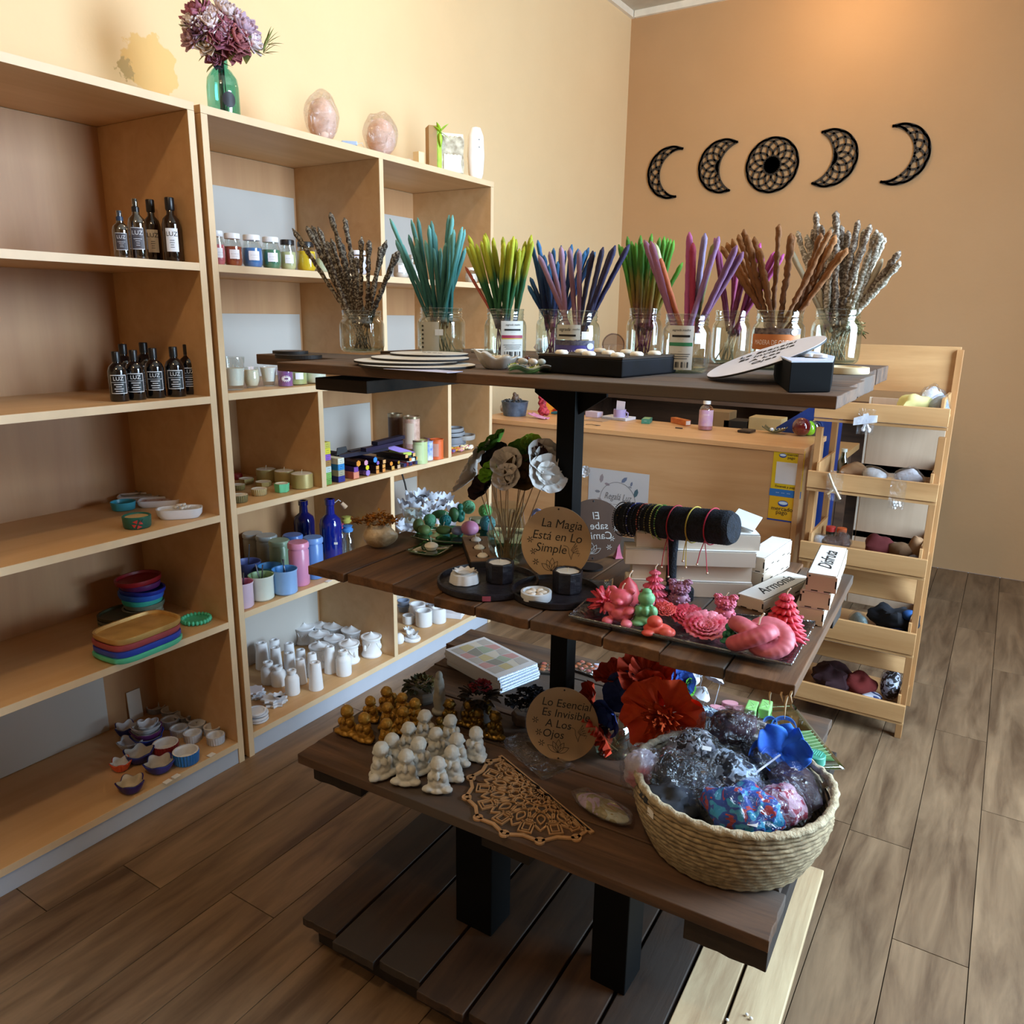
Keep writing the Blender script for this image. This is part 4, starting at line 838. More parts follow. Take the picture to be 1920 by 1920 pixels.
# right compartment bottom
def cylpot(px, py, wpx, top, label, m=white_m):
    P = at(px, py, .085); r = wpx/sc(P)/2; h = hgt(P, top)*.93; tag(G().shell([(.0005, 0), (r*.95, 0), (r, h*.05), (r, h), (r*.82, h), (r*.8, h*.3), (.0005, h*.25)], 30).obj('plaster_pot', m, loc=P), label, 'pot')
cylpot(795, 1172, 31, 1142, 'white round plaster pot in front of the tall one'); cylpot(823, 1166, 27, 1137, 'white round plaster pot on the right of the group'); cylpot(783, 1155, 30, 1130, 'white round plaster pot at the back of the group'); cylpot(766, 1168, 22, 1152, 'small white cup left of the round pots')
blg = mat('#8797b0', .6)
P = at(757, 1146, .085)
for i in range(2): tag(G().shell([(.0005, 0), (.022, 0), (.030, .03), (.031, .032), (.027, .032), (.02, .008), (.0005, .006)], 28).obj('grey_cup', blg, loc=P+Vector((0, 0, .025*i))), ['lower', 'upper'][i]+' blue-grey stacked cup beside the divider', 'cup')
P = at(773, 1200, .085)
tag(G().lathe([(.0005, 0), (.036, 0), (.038, .006), (.034, .014), (.028, .014), (.0005, .010)], 36).obj('round_dish', white_m, loc=P), 'white plaster round base under the petal bowl', 'dish')
o = tag(link('petal_cup', crown_mesh(.028, .026, 6), white_m, None, P+Vector((0, 0, .0145))), 'white plaster petal bowl on its round base', 'bowl')
P = at(748, 1205, .085); tag(G().lathe([(.0005, 0), (.02, 0), (.024, .012), (.022, .03), (.012, .042), (.0005, .044)], 28).obj('plaster_jar', white_m, loc=P), 'white plaster domed jar cut by the divider', 'jar')
P = at(765, 1185, .085); tag(link('plaster_rose', crown_mesh(.02, .02, 9), white_m, None, P), 'small white plaster rose cup behind the petal bowl', 'cup')
P = at(850, 1155, .085); tag(G().box((0, 0, .012), (.10, .18, .024)).obj('white_box', mat('#e0e4ee', .5), loc=P+Vector((-.02, .05, 0)), rot=(0, 0, .35), smooth=False, bevel=.001), 'flat white box lying at the end of the bottom shelf', 'box')
P = at(808, 1140, .085); tag(link('plaster_star', crown_mesh(.03, .03, 5), mat('#9a9aa0', .7), None, P), 'grey plaster star bowl behind the round pots', 'bowl')

# ================================================================== on top of unit B
def leaf(g, c, d, L_, w_, droop=.2, n=4, curl=0, up=Vector((0, 0, 1))):
    """pointed leaf or petal from c along d"""
    d = Vector(d).normalized(); s_ = d.cross(up); s_ = s_.normalized() if s_.length > 1e-4 else Vector((1, 0, 0)); nrm = s_.cross(d); c = Vector(c)
    def f(u, v): 
        t = v; ww = w_*sin(pi*min(.98, max(.03, t**.8)))*(u-.5)*2; return tuple(c+d*L_*t+s_*ww+nrm*(curl*abs(u-.5)*2*w_*.8-droop*L_*t*t))
    g.grid(f, 2, n); return g
P = at(419, 204, 2.064) if 0 else Vector((-2.10, atx(420, 200, -2.10).y, 2.065))
w_ = 58/sc(P)/2; h = .165
vase_t = vessel('glass_vase', 'turquoise glass bottle vase with a black oval label on the shelf top', 'vase', P, [('glass_body', [(.0005, 0), (w_*.95, 0), (w_, .006), (w_, h*.45), (w_*.93, h*.60), (w_*.6, h*.74), (w_*.42, h*.78), (w_*.40, h*.93), (w_*.5, h*.95), (w_*.5, h), (w_*.38, h)], glass('#9adfd8', .35, edge=.7))])
g = G().grid(lambda u, v: ((w_+.001)*sin(.35+.42*cos(2*pi*u)*v), -(w_+.001)*cos(.35+.42*cos(2*pi*u)*v), h*(.22+.13*sin(2*pi*u)*v)), 24, 3); g.obj('label', mat('#1c1a22', .5, var=0), vase_t)
def flowerhead(g, r, layers, n, seed, cup=.6):
    rnd = random.Random(seed)
    for l in range(layers):
        k = (l+1)/layers
        for i in range(n):
            a = 2*pi*i/n+l*.7+rnd.uniform(-.2, .2); el = radians(80-65*k)+rnd.uniform(-.15, .15)
            d = Vector((cos(a)*cos(el), sin(a)*cos(el), sin(el))); leaf(g, d*r*.15, d, r*(.55+.45*k), r*.38, -.25, 4, .5)
    return g
vioc = ['#c8a4b0', '#efdcdc', '#a05c6e', '#b06c7e', '#7a5062', '#b06a6e', '#e2ced6', '#ddc6b2', '#bc9eae', '#f2e6e6', '#9c5456', '#d4c0c0']
hs = []
for k in range(16):
    a = k*2.39996; rad = sqrt((k+.5)/16); cx, cz = cos(a)*rad*.095, sin(a)*rad*.075; yy = -.05*sqrt(max(0, 1-rad*rad))
    g = flowerhead(G(), .036+.006*(k % 3), 4, 8, k); m = mat(vioc[k % 12], .8, var=.15, vs=40)
    d = Vector((cx*.9, yy-.03, cz*.7+.03)).normalized(); me = g.mesh(); base_p = Vector((0, 0, h*.98)); hp = Vector((cx*.92, yy, h+.046+cz*.66))
    t = thing('artificial_flower', 'x', 'flower', P, face(P)); o = link('flower_head', me, m, t, hp, d.to_track_quat('Z', 'Y').to_euler()); sm = o.modifiers.new('s', 'SOLIDIFY'); sm.thickness = .0006
    G().tube([(random.uniform(-.01, .01), random.uniform(-.01, .01), .006), (cx*.1, yy*.1, h*.95), tuple(hp)], .0018, 5).obj('stem', mat('#2f4a36', .7), t)
    if k % 2: lg = G(); [leaf(lg, tuple(hp-Vector((0, 0, .02))), (cos(j*2)*.7+cx*4, -.3, -.1+sin(j*2)*.4), .05, .014) for j in range(3)]; lg.obj('leaf', mat('#5d6a35', .7, c2='#8a8a4a', vs=30), t)
    hs.append(t)
rank(hs, 'artificial mauve or plum flower in the turquoise vase, {} by stem', 'artificial flowers in the turquoise vase')
for k, t in enumerate(hs): t['label'] = ['mauve', 'dusty pink', 'plum', 'dark rose', 'dark violet', 'wine red', 'pale lilac', 'beige pink', 'violet', 'pale pink', 'deep red', 'greyish pink'][k % 12]+' artificial flower '+('in the middle' if k < 4 else ['at the left', 'at the top', 'at the right', 'near the bottom'][(0 if t.children[0].location.x < -.04 else 2 if t.children[0].location.x > .04 else 1 if t.children[0].location.z > .22 else 3)])+(' of the violet bouquet in the vase' if k < 12 else ' of the violet bouquet, smaller head')
lg = G()
for k, (dx, dz, L_) in enumerate(((-.03, .15, .05), (.01, .16, .055), (.13, .04, .05), (.12, .01, .045), (-.04, .14, .04))):
    for j in range(6): leaf(lg, (dx, -.03, h+.0+dz*.8), (dx*3+.5*(j % 2-.5), -.1, .4+.2*(j-2)*(1 if dx > .1 else .3)), L_, .004)
tag(lg.obj('fern_spray', mat('#7f8040', .7), loc=P, rot=(0, 0, face(P))), 'thin olive fern tips sticking out of the violet bouquet', 'leaves', kind='stuff')
salt = mat('#e8bfa6', .6, c2='#f0d6c6', vs=14, sss=.15, bump=.4, bs=30); film = glass('#f5f2f4', .40, .10, 1.0, 34, .75)
def lump(rx, ry, rz_, seed, amp, f=18, n=28):
    g = G().ell((0, 0, rz_), (rx, ry, rz_), n, 20); o = Vector((seed*3.1, seed, 0))
    g.v = [tuple(Vector(p)+Vector(p).normalized()*noise.noise((Vector(p)+o)*f)*amp) for p in g.v]; g.v = [(x, y, max(z, .0)) for x, y, z in g.v]; return g
for i, (px, wp, top, lab) in enumerate(((606, 62, 176, 'taller pink salt lamp wrapped in clear film on the shelf top'), (714, 62, 214, 'shorter pink salt lamp wrapped in clear film on the shelf top'))):
    P = Vector((-2.11, atx(px, 270, -2.11).y, 2.065)); r = wp/sc(P)/2; h2 = hgt(P, top)
    t = thing('salt_lamp', lab, 'lamp', P, face(P)); lump(r*.86, r*.8, h2*.46, i+1, .010, 22).obj('salt_rock', salt, t, auto=30); lump(r*1.02, r*.95, h2*.52, i+4, .012, 30).obj('wrapping', film, t, auto=20)
P = Vector((-2.10, atx(655, 262, -2.10).y, 2.065)); t = thing('adapter', 'small pale blue adapter with a cable between the salt lamps', 'adapter', P, face(P))
G().box((0, 0, .016), (.055, .02, .014)).obj('housing', mat('#a9bdd8', .4), t, smooth=False, bevel=.003); G().tube([(.027, 0, .016), (.045, 0, .02), (.05, 0, .004), (.02, -.01, .003), (-.02, -.012, .003)], .0014, 6).obj('cord', mat('#d8d8d2', .5), t); G().box((0, 0, .0045), (.04, .018, .009)).obj('foot', mat('#c9d2dc', .5), t, smooth=False)
P = Vector((-2.10, atx(762, 290, -2.10).y, 2.065)); tag(G().lathe([(.0005, 0), (.02, 0), (.021, .012), (.0005, .012)], 20).obj('small_candle', mat('#c9b49a', .5), loc=P), 'tiny beige candle on the shelf top left of the gift box', 'candle')
P = Vector((-2.13, atx(785, 290, -2.13).y, 2.065)); tag(G().box((0, 0, .03), (.03, .035, .06)).obj('small_carton', mat('#ecd4a6', .5), loc=P, smooth=False, bevel=.001), 'small cream carton behind the tiny candle', 'box')
P = Vector((-2.10, atx(834, 312, -2.10).y, 2.065)); s1 = 1/sc(P); t = thing('gift_box', 'gift box with kraft side, scalloped window and lime ribbon', 'gift box', P, face(P)+.25); W_, H_ = 68*s1, hgt(P, 240)
kr = mat('#a88456', .7)
G().box((-W_*.36, 0, H_*.5), (W_*.26, .06, H_)).obj('kraft_side', kr, t, smooth=False, bevel=.001); G().box((W_*.10, .01, H_*.44), (W_*.8, .05, H_*.88)).obj('box_body', mat('#e6dfc8', .6), t, smooth=False, bevel=.001)
wav = [(-W_*.12+W_*.62*k/24, H_*(.80+.02*sin(k*1.3))) for k in range(25)]+[(W_*.5+.002*sin(k), H_*(.80-.8*k/10)) for k in range(1, 11)]+[(-W_*.12, 0)]
G().prism(wav, .018, .022, Matrix.Rotation(pi/2, 4, 'X')).obj('window_card', mat('#9a8a72', .6, c2='#d9d0b8', vs=40), t, smooth=False)
G().prism([(x*.8+.004, z*.5) for x, z in wav], .023, .025, Matrix.Rotation(pi/2, 4, 'X')).obj('pale_label', mat('#e9e6cc', .6), t, smooth=False)
lim = mat('#a9cf2f', .5, var=.15, vs=30); G().box((-W_*.20, -.028, H_*.45), (W_*.13, .004, H_*.9)).obj('ribbon', lim, t, smooth=False)
g = G()
for (dx, dz, L_) in ((-.5, .5, .04), (.4, .7, .045), (-.3, 1, .04), (.7, -.3, .05), (.2, -1, .055), (-.1, -1, .045)): leaf(g, (-W_*.18, -.032, H_*.86), (dx, -.3, dz), L_, .009, .3)
g.obj('bow', lim, t, solid=.0008)
P = Vector((-2.09, atx(892, 332, -2.09).y, 2.065)); r = 30/sc(P)/2; H_ = hgt(P, 237); t = thing('air_freshener', 'white oval automatic air freshener at the end of the shelf top', 'dispenser', P, face(P)+.3)
G().lathe([(.0005, 0), (r*.7, 0), (r*.95, H_*.12), (r*1.1, H_*.45), (r*.98, H_*.82), (r*.6, H_*.97), (.0005, H_)], 32, sy=.75).obj('housing', mat('#f2f0ec', .25, coat=.4), t)
G().ell((r*.2, -r*.74, H_*.74), (.003, .002, .003), 8, 6).ell((r*.2, -r*.78, H_*.60), (.003, .002, .003), 8, 6).obj('button', mat('#6a6a6a', .4), t)
# ================================================================== TOP TIER: jars of incense sticks
ZT = Z3
def jar(px, py, wpx, top, label):
    P = at(px, py, ZT); r = wpx/sc(P)/2; h = hgt(P, top)
    t = thing('glass_jar', label, 'jar', P, face(P))
    prof = [(.0005, .004), (r*.55, .002), (r*.82, 0), (r*.95, .006), (r, .018), (r, h*.66), (r*.95, h*.745), (r*.86, h*.79), (r*.85, h*.81), (r*.89, h*.825), (r*.86, h*.85), (r*.86, h*.87), (r*.895, h*.885), (r*.86, h*.91), (r*.87, h*.96), (r*.89, h*.985), (r*.87, h)]
    G().shell(prof, 36).obj('glass_body', clearg2, t); G().lathe([(.0005, .0045), (r*.8, .0045), (r*.86, .010), (r*.6, .0075), (.0005, .007)], 28).obj('glass_foot', glass('#d9e4de', .5, edge=.9), t)
    return t, P, r, h
def stickmat(stops, rough=.75, bump=.3, mottle=None):
    key = ('st', str(stops), mottle)
    if key in MC: return MC[key]
    m, nt, b = base('stick'); N, L = nt.nodes.new, nt.links.new; tc = N('ShaderNodeTexCoord'); sp_ = N('ShaderNodeSeparateXYZ'); L(tc.outputs['Object'], sp_.inputs[0])
    oi = N('ShaderNodeObjectInfo'); mr = N('ShaderNodeMapRange'); mr.inputs['To Min'].default_value = -.05; mr.inputs['To Max'].default_value = .05; L(oi.outputs['Random'], mr.inputs['Value'])
    ad = N('ShaderNodeMath'); L(sp_.outputs['Z'], ad.inputs[0]); L(mr.outputs[0], ad.inputs[1])
    r = N('ShaderNodeValToRGB'); L(ad.outputs[0], r.inputs['Fac'])
    while len(r.color_ramp.elements) < len(stops): r.color_ramp.elements.new(.5)
    for e, (p, c) in zip(r.color_ramp.elements, sorted(stops)): e.position = p; e.color = (*srgb(c), 1)
    out = r.outputs['Color']; mp = N('ShaderNodeMapping'); mp.inputs['Scale'].default_value = (90, 90, 30 if not mottle else 45); L(tc.outputs['Object'], mp.inputs['Vector'])
    n = N('ShaderNodeTexNoise'); n.inputs['Scale'].default_value = 1.5; n.inputs['Detail'].default_value = 4; L(mp.outputs[0], n.inputs['Vector'])
    if mottle:
        r2 = N('ShaderNodeValToRGB'); r2.color_ramp.elements[0].position = .47; r2.color_ramp.elements[1].position = .58; L(n.outputs['Fac'], r2.inputs['Fac'])
        mx = N('ShaderNodeMix'); mx.data_type = 'RGBA'; L(r2.outputs['Color'], mx.inputs['Factor']); L(out, mx.inputs['A']); mx.inputs['B'].default_value = (*srgb(mottle), 1); out = mx.outputs['Result']
    hs_ = N('ShaderNodeHueSaturation'); m2 = N('ShaderNodeMapRange'); m2.inputs['To Min'].default_value = .62; m2.inputs['To Max'].default_value = .98; L(oi.outputs['Random'], m2.inputs['Value']); L(m2.outputs[0], hs_.inputs['Value']); L(out, hs_.inputs['Color'])
    L(hs_.outputs[0], b.inputs['Base Color']); b.inputs['Roughness'].default_value = rough; bp = N('ShaderNodeBump'); bp.inputs['Strength'].default_value = bump; bp.inputs['Distance'].default_value = .003; L(n.outputs['Fac'], bp.inputs['Height']); L(bp.outputs['Normal'], b.inputs['Normal'])
    MC[key] = m; return m
def stickmesh(r, rough, seed, point=True):
    rnd = random.Random(seed); n = 30 if rough else 22; z0 = .24; r *= 1.18 if not rough else 1.3; g = G()
    pts = [(0, 0, 0), (0, 0, z0)]; g.tube(pts, .0013, 6)
    P_ = []; R_ = []
    for i in range(n+1):
        z = z0+(1-z0)*i/n; f = 1 if i < n-1 else (.86 if i == n-1 else .22)
        P_.append((rnd.uniform(-1, 1)*(.0012 if rough else .0004), rnd.uniform(-1, 1)*(.0012 if rough else .0004), z)); R_.append(r*f*(1+rnd.uniform(-1, 1)*(.30 if rough else .05))*(.8+.25*i/n))
    g.tube(P_, R_, 9)
    if rough: 
        k = len(g.v); g.v = [tuple(Vector(p)+Vector((noise.noise(Vector(p)*Vector((300, 300, 60)).length*.4+Vector((seed, 0, 0))), noise.noise(Vector((p[0]*300, p[1]*300, p[2]*70))+Vector((0, seed, 0))), 0))*.0011) for p in g.v]
    return g.mesh('stick')
def sticks(J, tips, m, r, label, group, rough=0, dy=.03, nv=3, name='incense_stick', spread=.5, seed=1):
    t, P, R_, h = J; ms = [stickmesh(r, rough, s+seed*10) for s in range(nv)]; rnd = random.Random(seed)
    for i, (px, py) in enumerate(tips):
        T = aty(px, py, P.y+rnd.uniform(-dy, dy)); a = rnd.uniform(0, 6.28)
        # foot on the jar floor opposite to the lean, so the stick crosses the jar and leans on its rim
        dirv = Vector((T.x-P.x, T.y-P.y, 0)); foot = Vector((P.x, P.y, P.z+.009))-dirv*.0+Vector((cos(a), sin(a), 0))*R_*spread*rnd.uniform(.3, 1)
        hz = P.z+h*.97; k = (hz-foot.z)/(T.z-foot.z); c = foot+(T-foot)*k; off = Vector((c.x-P.x, c.y-P.y, 0))
        lim_ = R_*.80-r
        if off.length > lim_: # keep it inside the mouth
            c2 = P+off.normalized()*lim_; c2.z = hz; d = T-c2; f2 = c2-d*((c2.z-foot.z)/d.z); o2 = Vector((f2.x-P.x, f2.y-P.y, 0))
            if o2.length > R_*.85-r: f2 = P+o2.normalized()*(R_*.85-r); f2.z = foot.z
            foot = f2
        v = T-foot; o = link(name, ms[i % nv], m, None, foot, v.to_track_quat('Z', 'Y').to_euler()); o.scale = (1, 1, v.length)
        tag(o, label, 'incense stick', group)
def spread_tips(n, x0, x1, y0, y1, seed, arch=0):
    rnd = random.Random(seed); out = []
    for i in range(n):
        u = (i+.5)/n; out.append((x0+(x1-x0)*u+rnd.uniform(-6, 6), y0+(y1-y0)*rnd.random()+arch*(2*u-1)**2))
    return out
J1 = jar(680, 660, 82, 582, 'glass jar of dark resin-coated sticks, leftmost on the top tier')
sticks(J1, [(548, 428), (575, 424), (584, 423), (596, 425), (619, 398), (645, 408), (620, 447), (640, 455), (633, 442), (678, 443), (692, 450), (715, 461), (725, 450), (748, 470), (742, 475), (655, 470), (668, 482), (612, 452)], stickmat([(0, '#7a6244'), (.5, '#3c2c22'), (1, '#463c34')], .9, .6, '#a09888'), .0052, 'dark grey-brown resin-speckled incense stick in the leftmost jar', 'resin-coated sticks in the leftmost jar', 1, seed=1)
J2 = jar(828, 664, 88, 577, 'glass jar of turquoise incense sticks')
sticks(J2, [(731, 410), (742, 450), (771, 412), (783, 408), (766, 440), (752, 455), (797, 450), (804, 422), (809, 414), (815, 435), (778, 460), (790, 470), (842, 403), (849, 403), (851, 430), (867, 425), (872, 430), (873, 465), (846, 440), (862, 445), (826, 465), (836, 455), (754, 476), (812, 462), (780, 445), (858, 475)], stickmat([(0, '#c9b58c'), (.24, '#b99e74'), (.3, '#1f605c'), (.7, '#2c726c'), (1, '#6fb4b0')]), .0050, 'turquoise incense stick in the second jar from the left', 'turquoise sticks', seed=2)
t, P, R_, h = J2; a = patch(-R_*.95, h*.08, -R_*.1, h*.70, R_+.0008, mat('#c9cdc6', .6), t); g = G()
for k in range(6): g.add(*[[(-(R_+.0015)*sin(.8+.12*(i % 2)), -(R_+.0015)*cos(.8+.12*(i % 2)), h*(.14+.09*k+(.04 if i > 1 else 0))) for i in (0, 1, 3, 2)], [(0, 1, 2, 3)]])
g.obj('lettering', mat('#3a4038', .6), a); G().box((-R_*.1, -R_*1.0, h*.48), (.022, .0008, .016)).obj('price_sticker', paper, t, smooth=False)
J3 = jar(947, 672, 78, 579, 'glass jar of green incense sticks with yellow tips')
sticks(J3, spread_tips(11, 878, 1000, 438, 470, 3)+[(878, 441), (902, 452), (910, 437), (943, 444), (968, 448), (999, 452), (875, 462), (925, 455), (958, 450), (985, 452)], stickmat([(0, '#a04a6a'), (.28, '#3a2f6a'), (.42, '#14502c'), (.66, '#1d6236'), (.74, '#8f9a20'), (1, '#b9bf2c')]), .0050, 'green incense stick with a yellow-green tip', 'yellow-tipped green sticks', seed=3)
sticks(J3, [(872, 500)], stickmat([(0, '#c04a4a'), (1, '#d06a50')]), .0035, 'thin red incense stick among the green ones', None, seed=33)
J4b = jar(1038, 670, 68, 580, 'glass jar of dark blue incense sticks behind the lavender jar')
sticks(J4b, [(996, 455), (1008, 450), (1003, 478), (1012, 482), (1020, 478), (1038, 465), (1052, 460), (1060, 470), (1072, 458), (1084, 466), (1098, 470), (1104, 464), (1116, 472), (1110, 478), (994, 520), (1030, 495), (1046, 490), (990, 535)], stickmat([(0, '#a02a7a'), (.3, '#7a2458'), (.42, '#141a4c'), (.75, '#153a6e'), (1, '#2b6a9c')]), .0050, 'dark blue incense stick behind the lavender sticks', 'blue sticks', seed=4)
J4 = jar(1080, 684, 84, 582, 'glass jar with a purple LAVANDA label')
sticks(J4, [(1010, 478), (1030, 472), (1052, 462), (1068, 464), (1086, 468)], stickmat([(0, '#a58a68'), (.24, '#9a6a7c'), (.6, '#8d6276'), (1, '#a88aa8')]), .0052, 'mauve lavender incense stick in the LAVANDA jar', 'mauve sticks in the LAVANDA jar', seed=5)
sticks(J4, [(1131, 463), (1154, 460), (1148, 466), (1180, 458), (1112, 470)], stickmat([(0, '#5a3a4a'), (.3, '#1c1238'), (1, '#241d48')]), .0052, 'dark purple incense stick leaning right in the LAVANDA jar', 'dark purple sticks in the LAVANDA jar', seed=6)
t, P, R_, h = J4; R2 = R_+.0008
a = patch(-R_*1.25, h*.05, R_*.85, h*.46, R2, mat('#5a55a4', .45, c2='#4a458f', vs=20), t); patch(-R_*1.15, h*.37, R_*.85, h*.46, R2+.0004, mat('#3a3a58', .5, c2='#6a6a78', vs=120), a, 'dark_band')
text('LAVANDA', h*.145, mat('#d8d6ea', .5, var=0), a, (-R_*.15, 0, h*.22), wrap=R2+.0006, sxy=(.72, 1.15))
g = G().grid(lambda u, v: ((R2+.0007)*sin(.62+.17*v*cos(2*pi*u)), -(R2+.0007)*cos(.62+.17*v*cos(2*pi*u)), h*(.355+.06*v*sin(2*pi*u))), 20, 1); g.obj('round_badge', mat('#c9ccd8', .5, var=0), a)
b_ = patch(-R_*1.05, h*.47, R_*.15, h*.74, R2, mat('#c6c8c0', .5, var=0), t); text('sagrada', h*.085, ink, b_, (-R_*.6, 0, h*.655), wrap=R2+.0006, shear=.3); patch(-R_*.9, h*.53, -R_*.05, h*.565, R2+.0005, ink, b_, 'black_bar'); text('madre', h*.05, ink, b_, (-R_*.05, 0, h*.66), wrap=R2+.0006, shear=.3)
patch(R_*.2, h*.48, R_*.66, h*.62, R2+.001, paper, t, 'price_sticker')
def tall_label(J, x0, x1, z0, z1, bar, bar2=None, title='INCIENSO'):
    t, P, R_, h = J; R2 = R_+.0010; a = patch(x0*R_, h*z0, x1*R_, h*z1, R2, mat('#cfd0ca', .5, var=0), t); w_ = (x1-x0)*R_; cx = (x0+x1)/2*R_; H_ = h*(z1-z0)
    text('sagrada madre', H_*.075, ink, a, (cx, 0, h*z0+H_*.90), wrap=R2+.0006, shear=.3); patch(cx-w_*.36, h*z0+H_*.74, cx+w_*.36, h*z0+H_*.79, R2+.0005, ink, a, 'black_bar')
    text('---- --- ----', H_*.035, ink, a, (cx, 0, h*z0+H_*.70), wrap=R2+.0006)
    patch(cx-w_*.47, h*z0+H_*.54, cx+w_*.47, h*z0+H_*.62, R2+.0005, mat(bar, .5, var=0), a, 'colour_band')
    if bar2: patch(cx-w_*.47, h*z0+H_*.515, cx+w_*.47, h*z0+H_*.54, R2+.0005, mat(bar2, .5, var=0), a, 'colour_band')
    text('-----', H_*.05, ink, a, (cx, 0, h*z0+H_*.42), wrap=R2+.0006); g = G(); rnd = random.Random(5)
    for k in range(22):
        if rnd.random() < .75:
            u0 = (-.36+.72*k/22)*w_+cx; u1 = u0+w_*.72/22*rnd.uniform(.4, .9); g.add([((R2+.0006)*sin(u/R2), -(R2+.0006)*cos(u/R2), zz) for u, zz in ((u0, h*z0+H_*.05), (u1, h*z0+H_*.05), (u1, h*z0+H_*.18), (u0, h*z0+H_*.18))], [(0, 1, 2, 3)])
    for k in range(3): g.grid(lambda u, v: ((R2+.0006)*sin((cx+(u-.5)*w_*(.8-.1*k))/R2), -(R2+.0006)*cos((cx+(u-.5)*w_*(.8-.1*k))/R2), h*z0+H_*(.35-.05*k)+v*H_*.012), 5, 1)
    g.obj('barcode', ink, a)
tall_label(J3, -.2, .95, .02, .76, '#9c3050', '#c9b03a')
J5 = jar(1205, 676, 66, 578, 'glass jar of bright green incense sticks')
sticks(J5, [(1160, 458), (1166, 462), (1176, 443), (1184, 452), (1192, 455), (1201, 441), (1222, 438), (1237, 445), (1246, 443), (1252, 446), (1258, 448), (1264, 450), (1172, 470), (1188, 470), (1212, 462), (1280, 492), (1250, 462), (1205, 455), (1230, 460)], stickmat([(0, '#8a3050'), (.3, '#7a2a48'), (.42, '#8a6428'), (.62, '#7f7a24'), (.72, '#37761f'), (1, '#5aa02c')]), .0048, 'bright green incense stick with a mustard lower half', 'bright green sticks', seed=7)
J7 = jar(1366, 682, 70, 582, 'glass jar of magenta incense sticks')
sticks(J7, [(1340, 446), (1348, 470), (1376, 450), (1406, 448), (1426, 455), (1432, 480), (1452, 472), (1460, 468), (1470, 476), (1385, 470), (1412, 465)], stickmat([(0, '#b9a27c'), (.24, '#b09070'), (.3, '#70204a'), (.7, '#7c1f50'), (1, '#a03a80')]), .0048, 'magenta incense stick behind the mixed pink ones', 'magenta sticks', seed=8)
J6 = jar(1282, 698, 90, 588, 'glass jar with a green-banded label, nearest on the top tier')
for i, (tp, c, lab) in enumerate((((1208, 450), '#94627e', 'violet pink incense stick leaning furthest left in the front jar'), ((1220, 452), '#8e5874', 'violet incense stick second from left in the front jar'), ((1227, 455), '#b9b48a', 'pale beige-green incense stick in the front jar'), ((1235, 480), '#a8552c', 'thin rust incense stick in the front jar'), ((1293, 435), '#a04a80', 'tall pink incense stick in the front jar middle'), ((1299, 455), '#b02a50', 'raspberry incense stick behind the tall pink one'), ((1322, 437), '#8a7ba0', 'lilac incense stick with pale tip in the front jar'), ((1348, 443), '#825c84', 'purple incense stick with pale tip right of the lilac one'), ((1382, 460), '#744a70', 'purple incense stick leaning right over the others'), ((1394, 472), '#704266', 'purple incense stick leaning furthest right in the front jar'), ((1340, 455), '#8f8a50', 'olive incense stick in the front jar'))):
    sticks(J6, [tp], stickmat([(0, '#c0a070'), (.22, '#a8804a'), (.32, c), (1, c)]), .0056, lab, 'mixed sticks in the front jar', seed=20+i, dy=.02, nv=1)
tall_label(J6, -.72, .30, .06, .80, '#2f8058')
t, P, R_, h = J6; patch(R_*.35, h*.50, R_*.9, h*.68, R_+.001, paper, t, 'price_sticker')
J8 = jar(1453, 692, 94, 582, 'glass jar with an orange MADERA DE ORIENTE label')
sticks(J8, [(1352, 462), (1362, 455), (1372, 448), (1384, 440), (1394, 430), (1400, 440), (1414, 444), (1461, 420), (1484, 437), (1489, 440), (1540, 437), (1568, 440), (1548, 452), (1590, 465), (1580, 470), (1558, 430), (1424, 465)], stickmat([(0, '#a88656'), (.24, '#7a5430'), (.5, '#7f4c22'), (1, '#94602e')], .85, .6, None), .0048, 'rough brown incense stick in the MADERA DE ORIENTE jar', 'brown sticks in the MADERA DE ORIENTE jar', 1, seed=9)
t, P, R_, h = J8; R2 = R_+.0008; a = patch(-R_*1.2, h*.34, R_*.95, h*.60, R2, mat('#c4743a', .5, var=.03), t); patch(-R_*1.1, h*.60, R_*.95, h*.70, R2, mat('#4a3a38', .5, c2='#7a6a60', vs=120), a, 'dark_band')
text('MADERA DE ORIENTE', h*.105, mat('#f6e6d8', .5, var=0), a, (-R_*.12, 0, h*.46), wrap=R2+.0006, sxy=(.74, 1.1))
G().grid(lambda u, v: ((R2+.0009)*sin(.62+.15*v*cos(2*pi*u)), -(R2+.0009)*cos(.62+.15*v*cos(2*pi*u)), h*(.64+.055*v*sin(2*pi*u))), 20, 1).obj('round_badge', mat('#c9ccd8', .5, var=0), a)
J9 = jar(1561, 682, 90, 579, 'glass jar of pale herb-coated sticks, rightmost on the top tier')
herb = stickmat([(0, '#b9a27c'), (.24, '#8f8468'), (1, '#8a8070')], .9, .8, '#d8d0c0'); herb2 = stickmat([(0, '#a8946c'), (.24, '#5a4a3c'), (1, '#6a5a4c')], .9, .8, '#b0a494'); herb3 = stickmat([(0, '#b9a27c'), (.3, '#a09478'), (1, '#c4b89c')], .8, .5)
sticks(J9, [(1530, 397), (1568, 395), (1523, 430), (1540, 422), (1577, 422), (1610, 412), (1632, 420), (1548, 440), (1590, 432), (1688, 470)], herb2, .0064, 'dark herb-coated smudge stick in the rightmost jar', 'dark herb sticks in the rightmost jar', 1, seed=10)
sticks(J9, [(1495, 433), (1512, 440), (1560, 425), (1620, 430), (1645, 430), (1652, 436), (1660, 445), (1690, 490)], herb, .0062, 'pale herb-coated smudge stick in the rightmost jar', 'pale herb sticks in the rightmost jar', 1, seed=11)
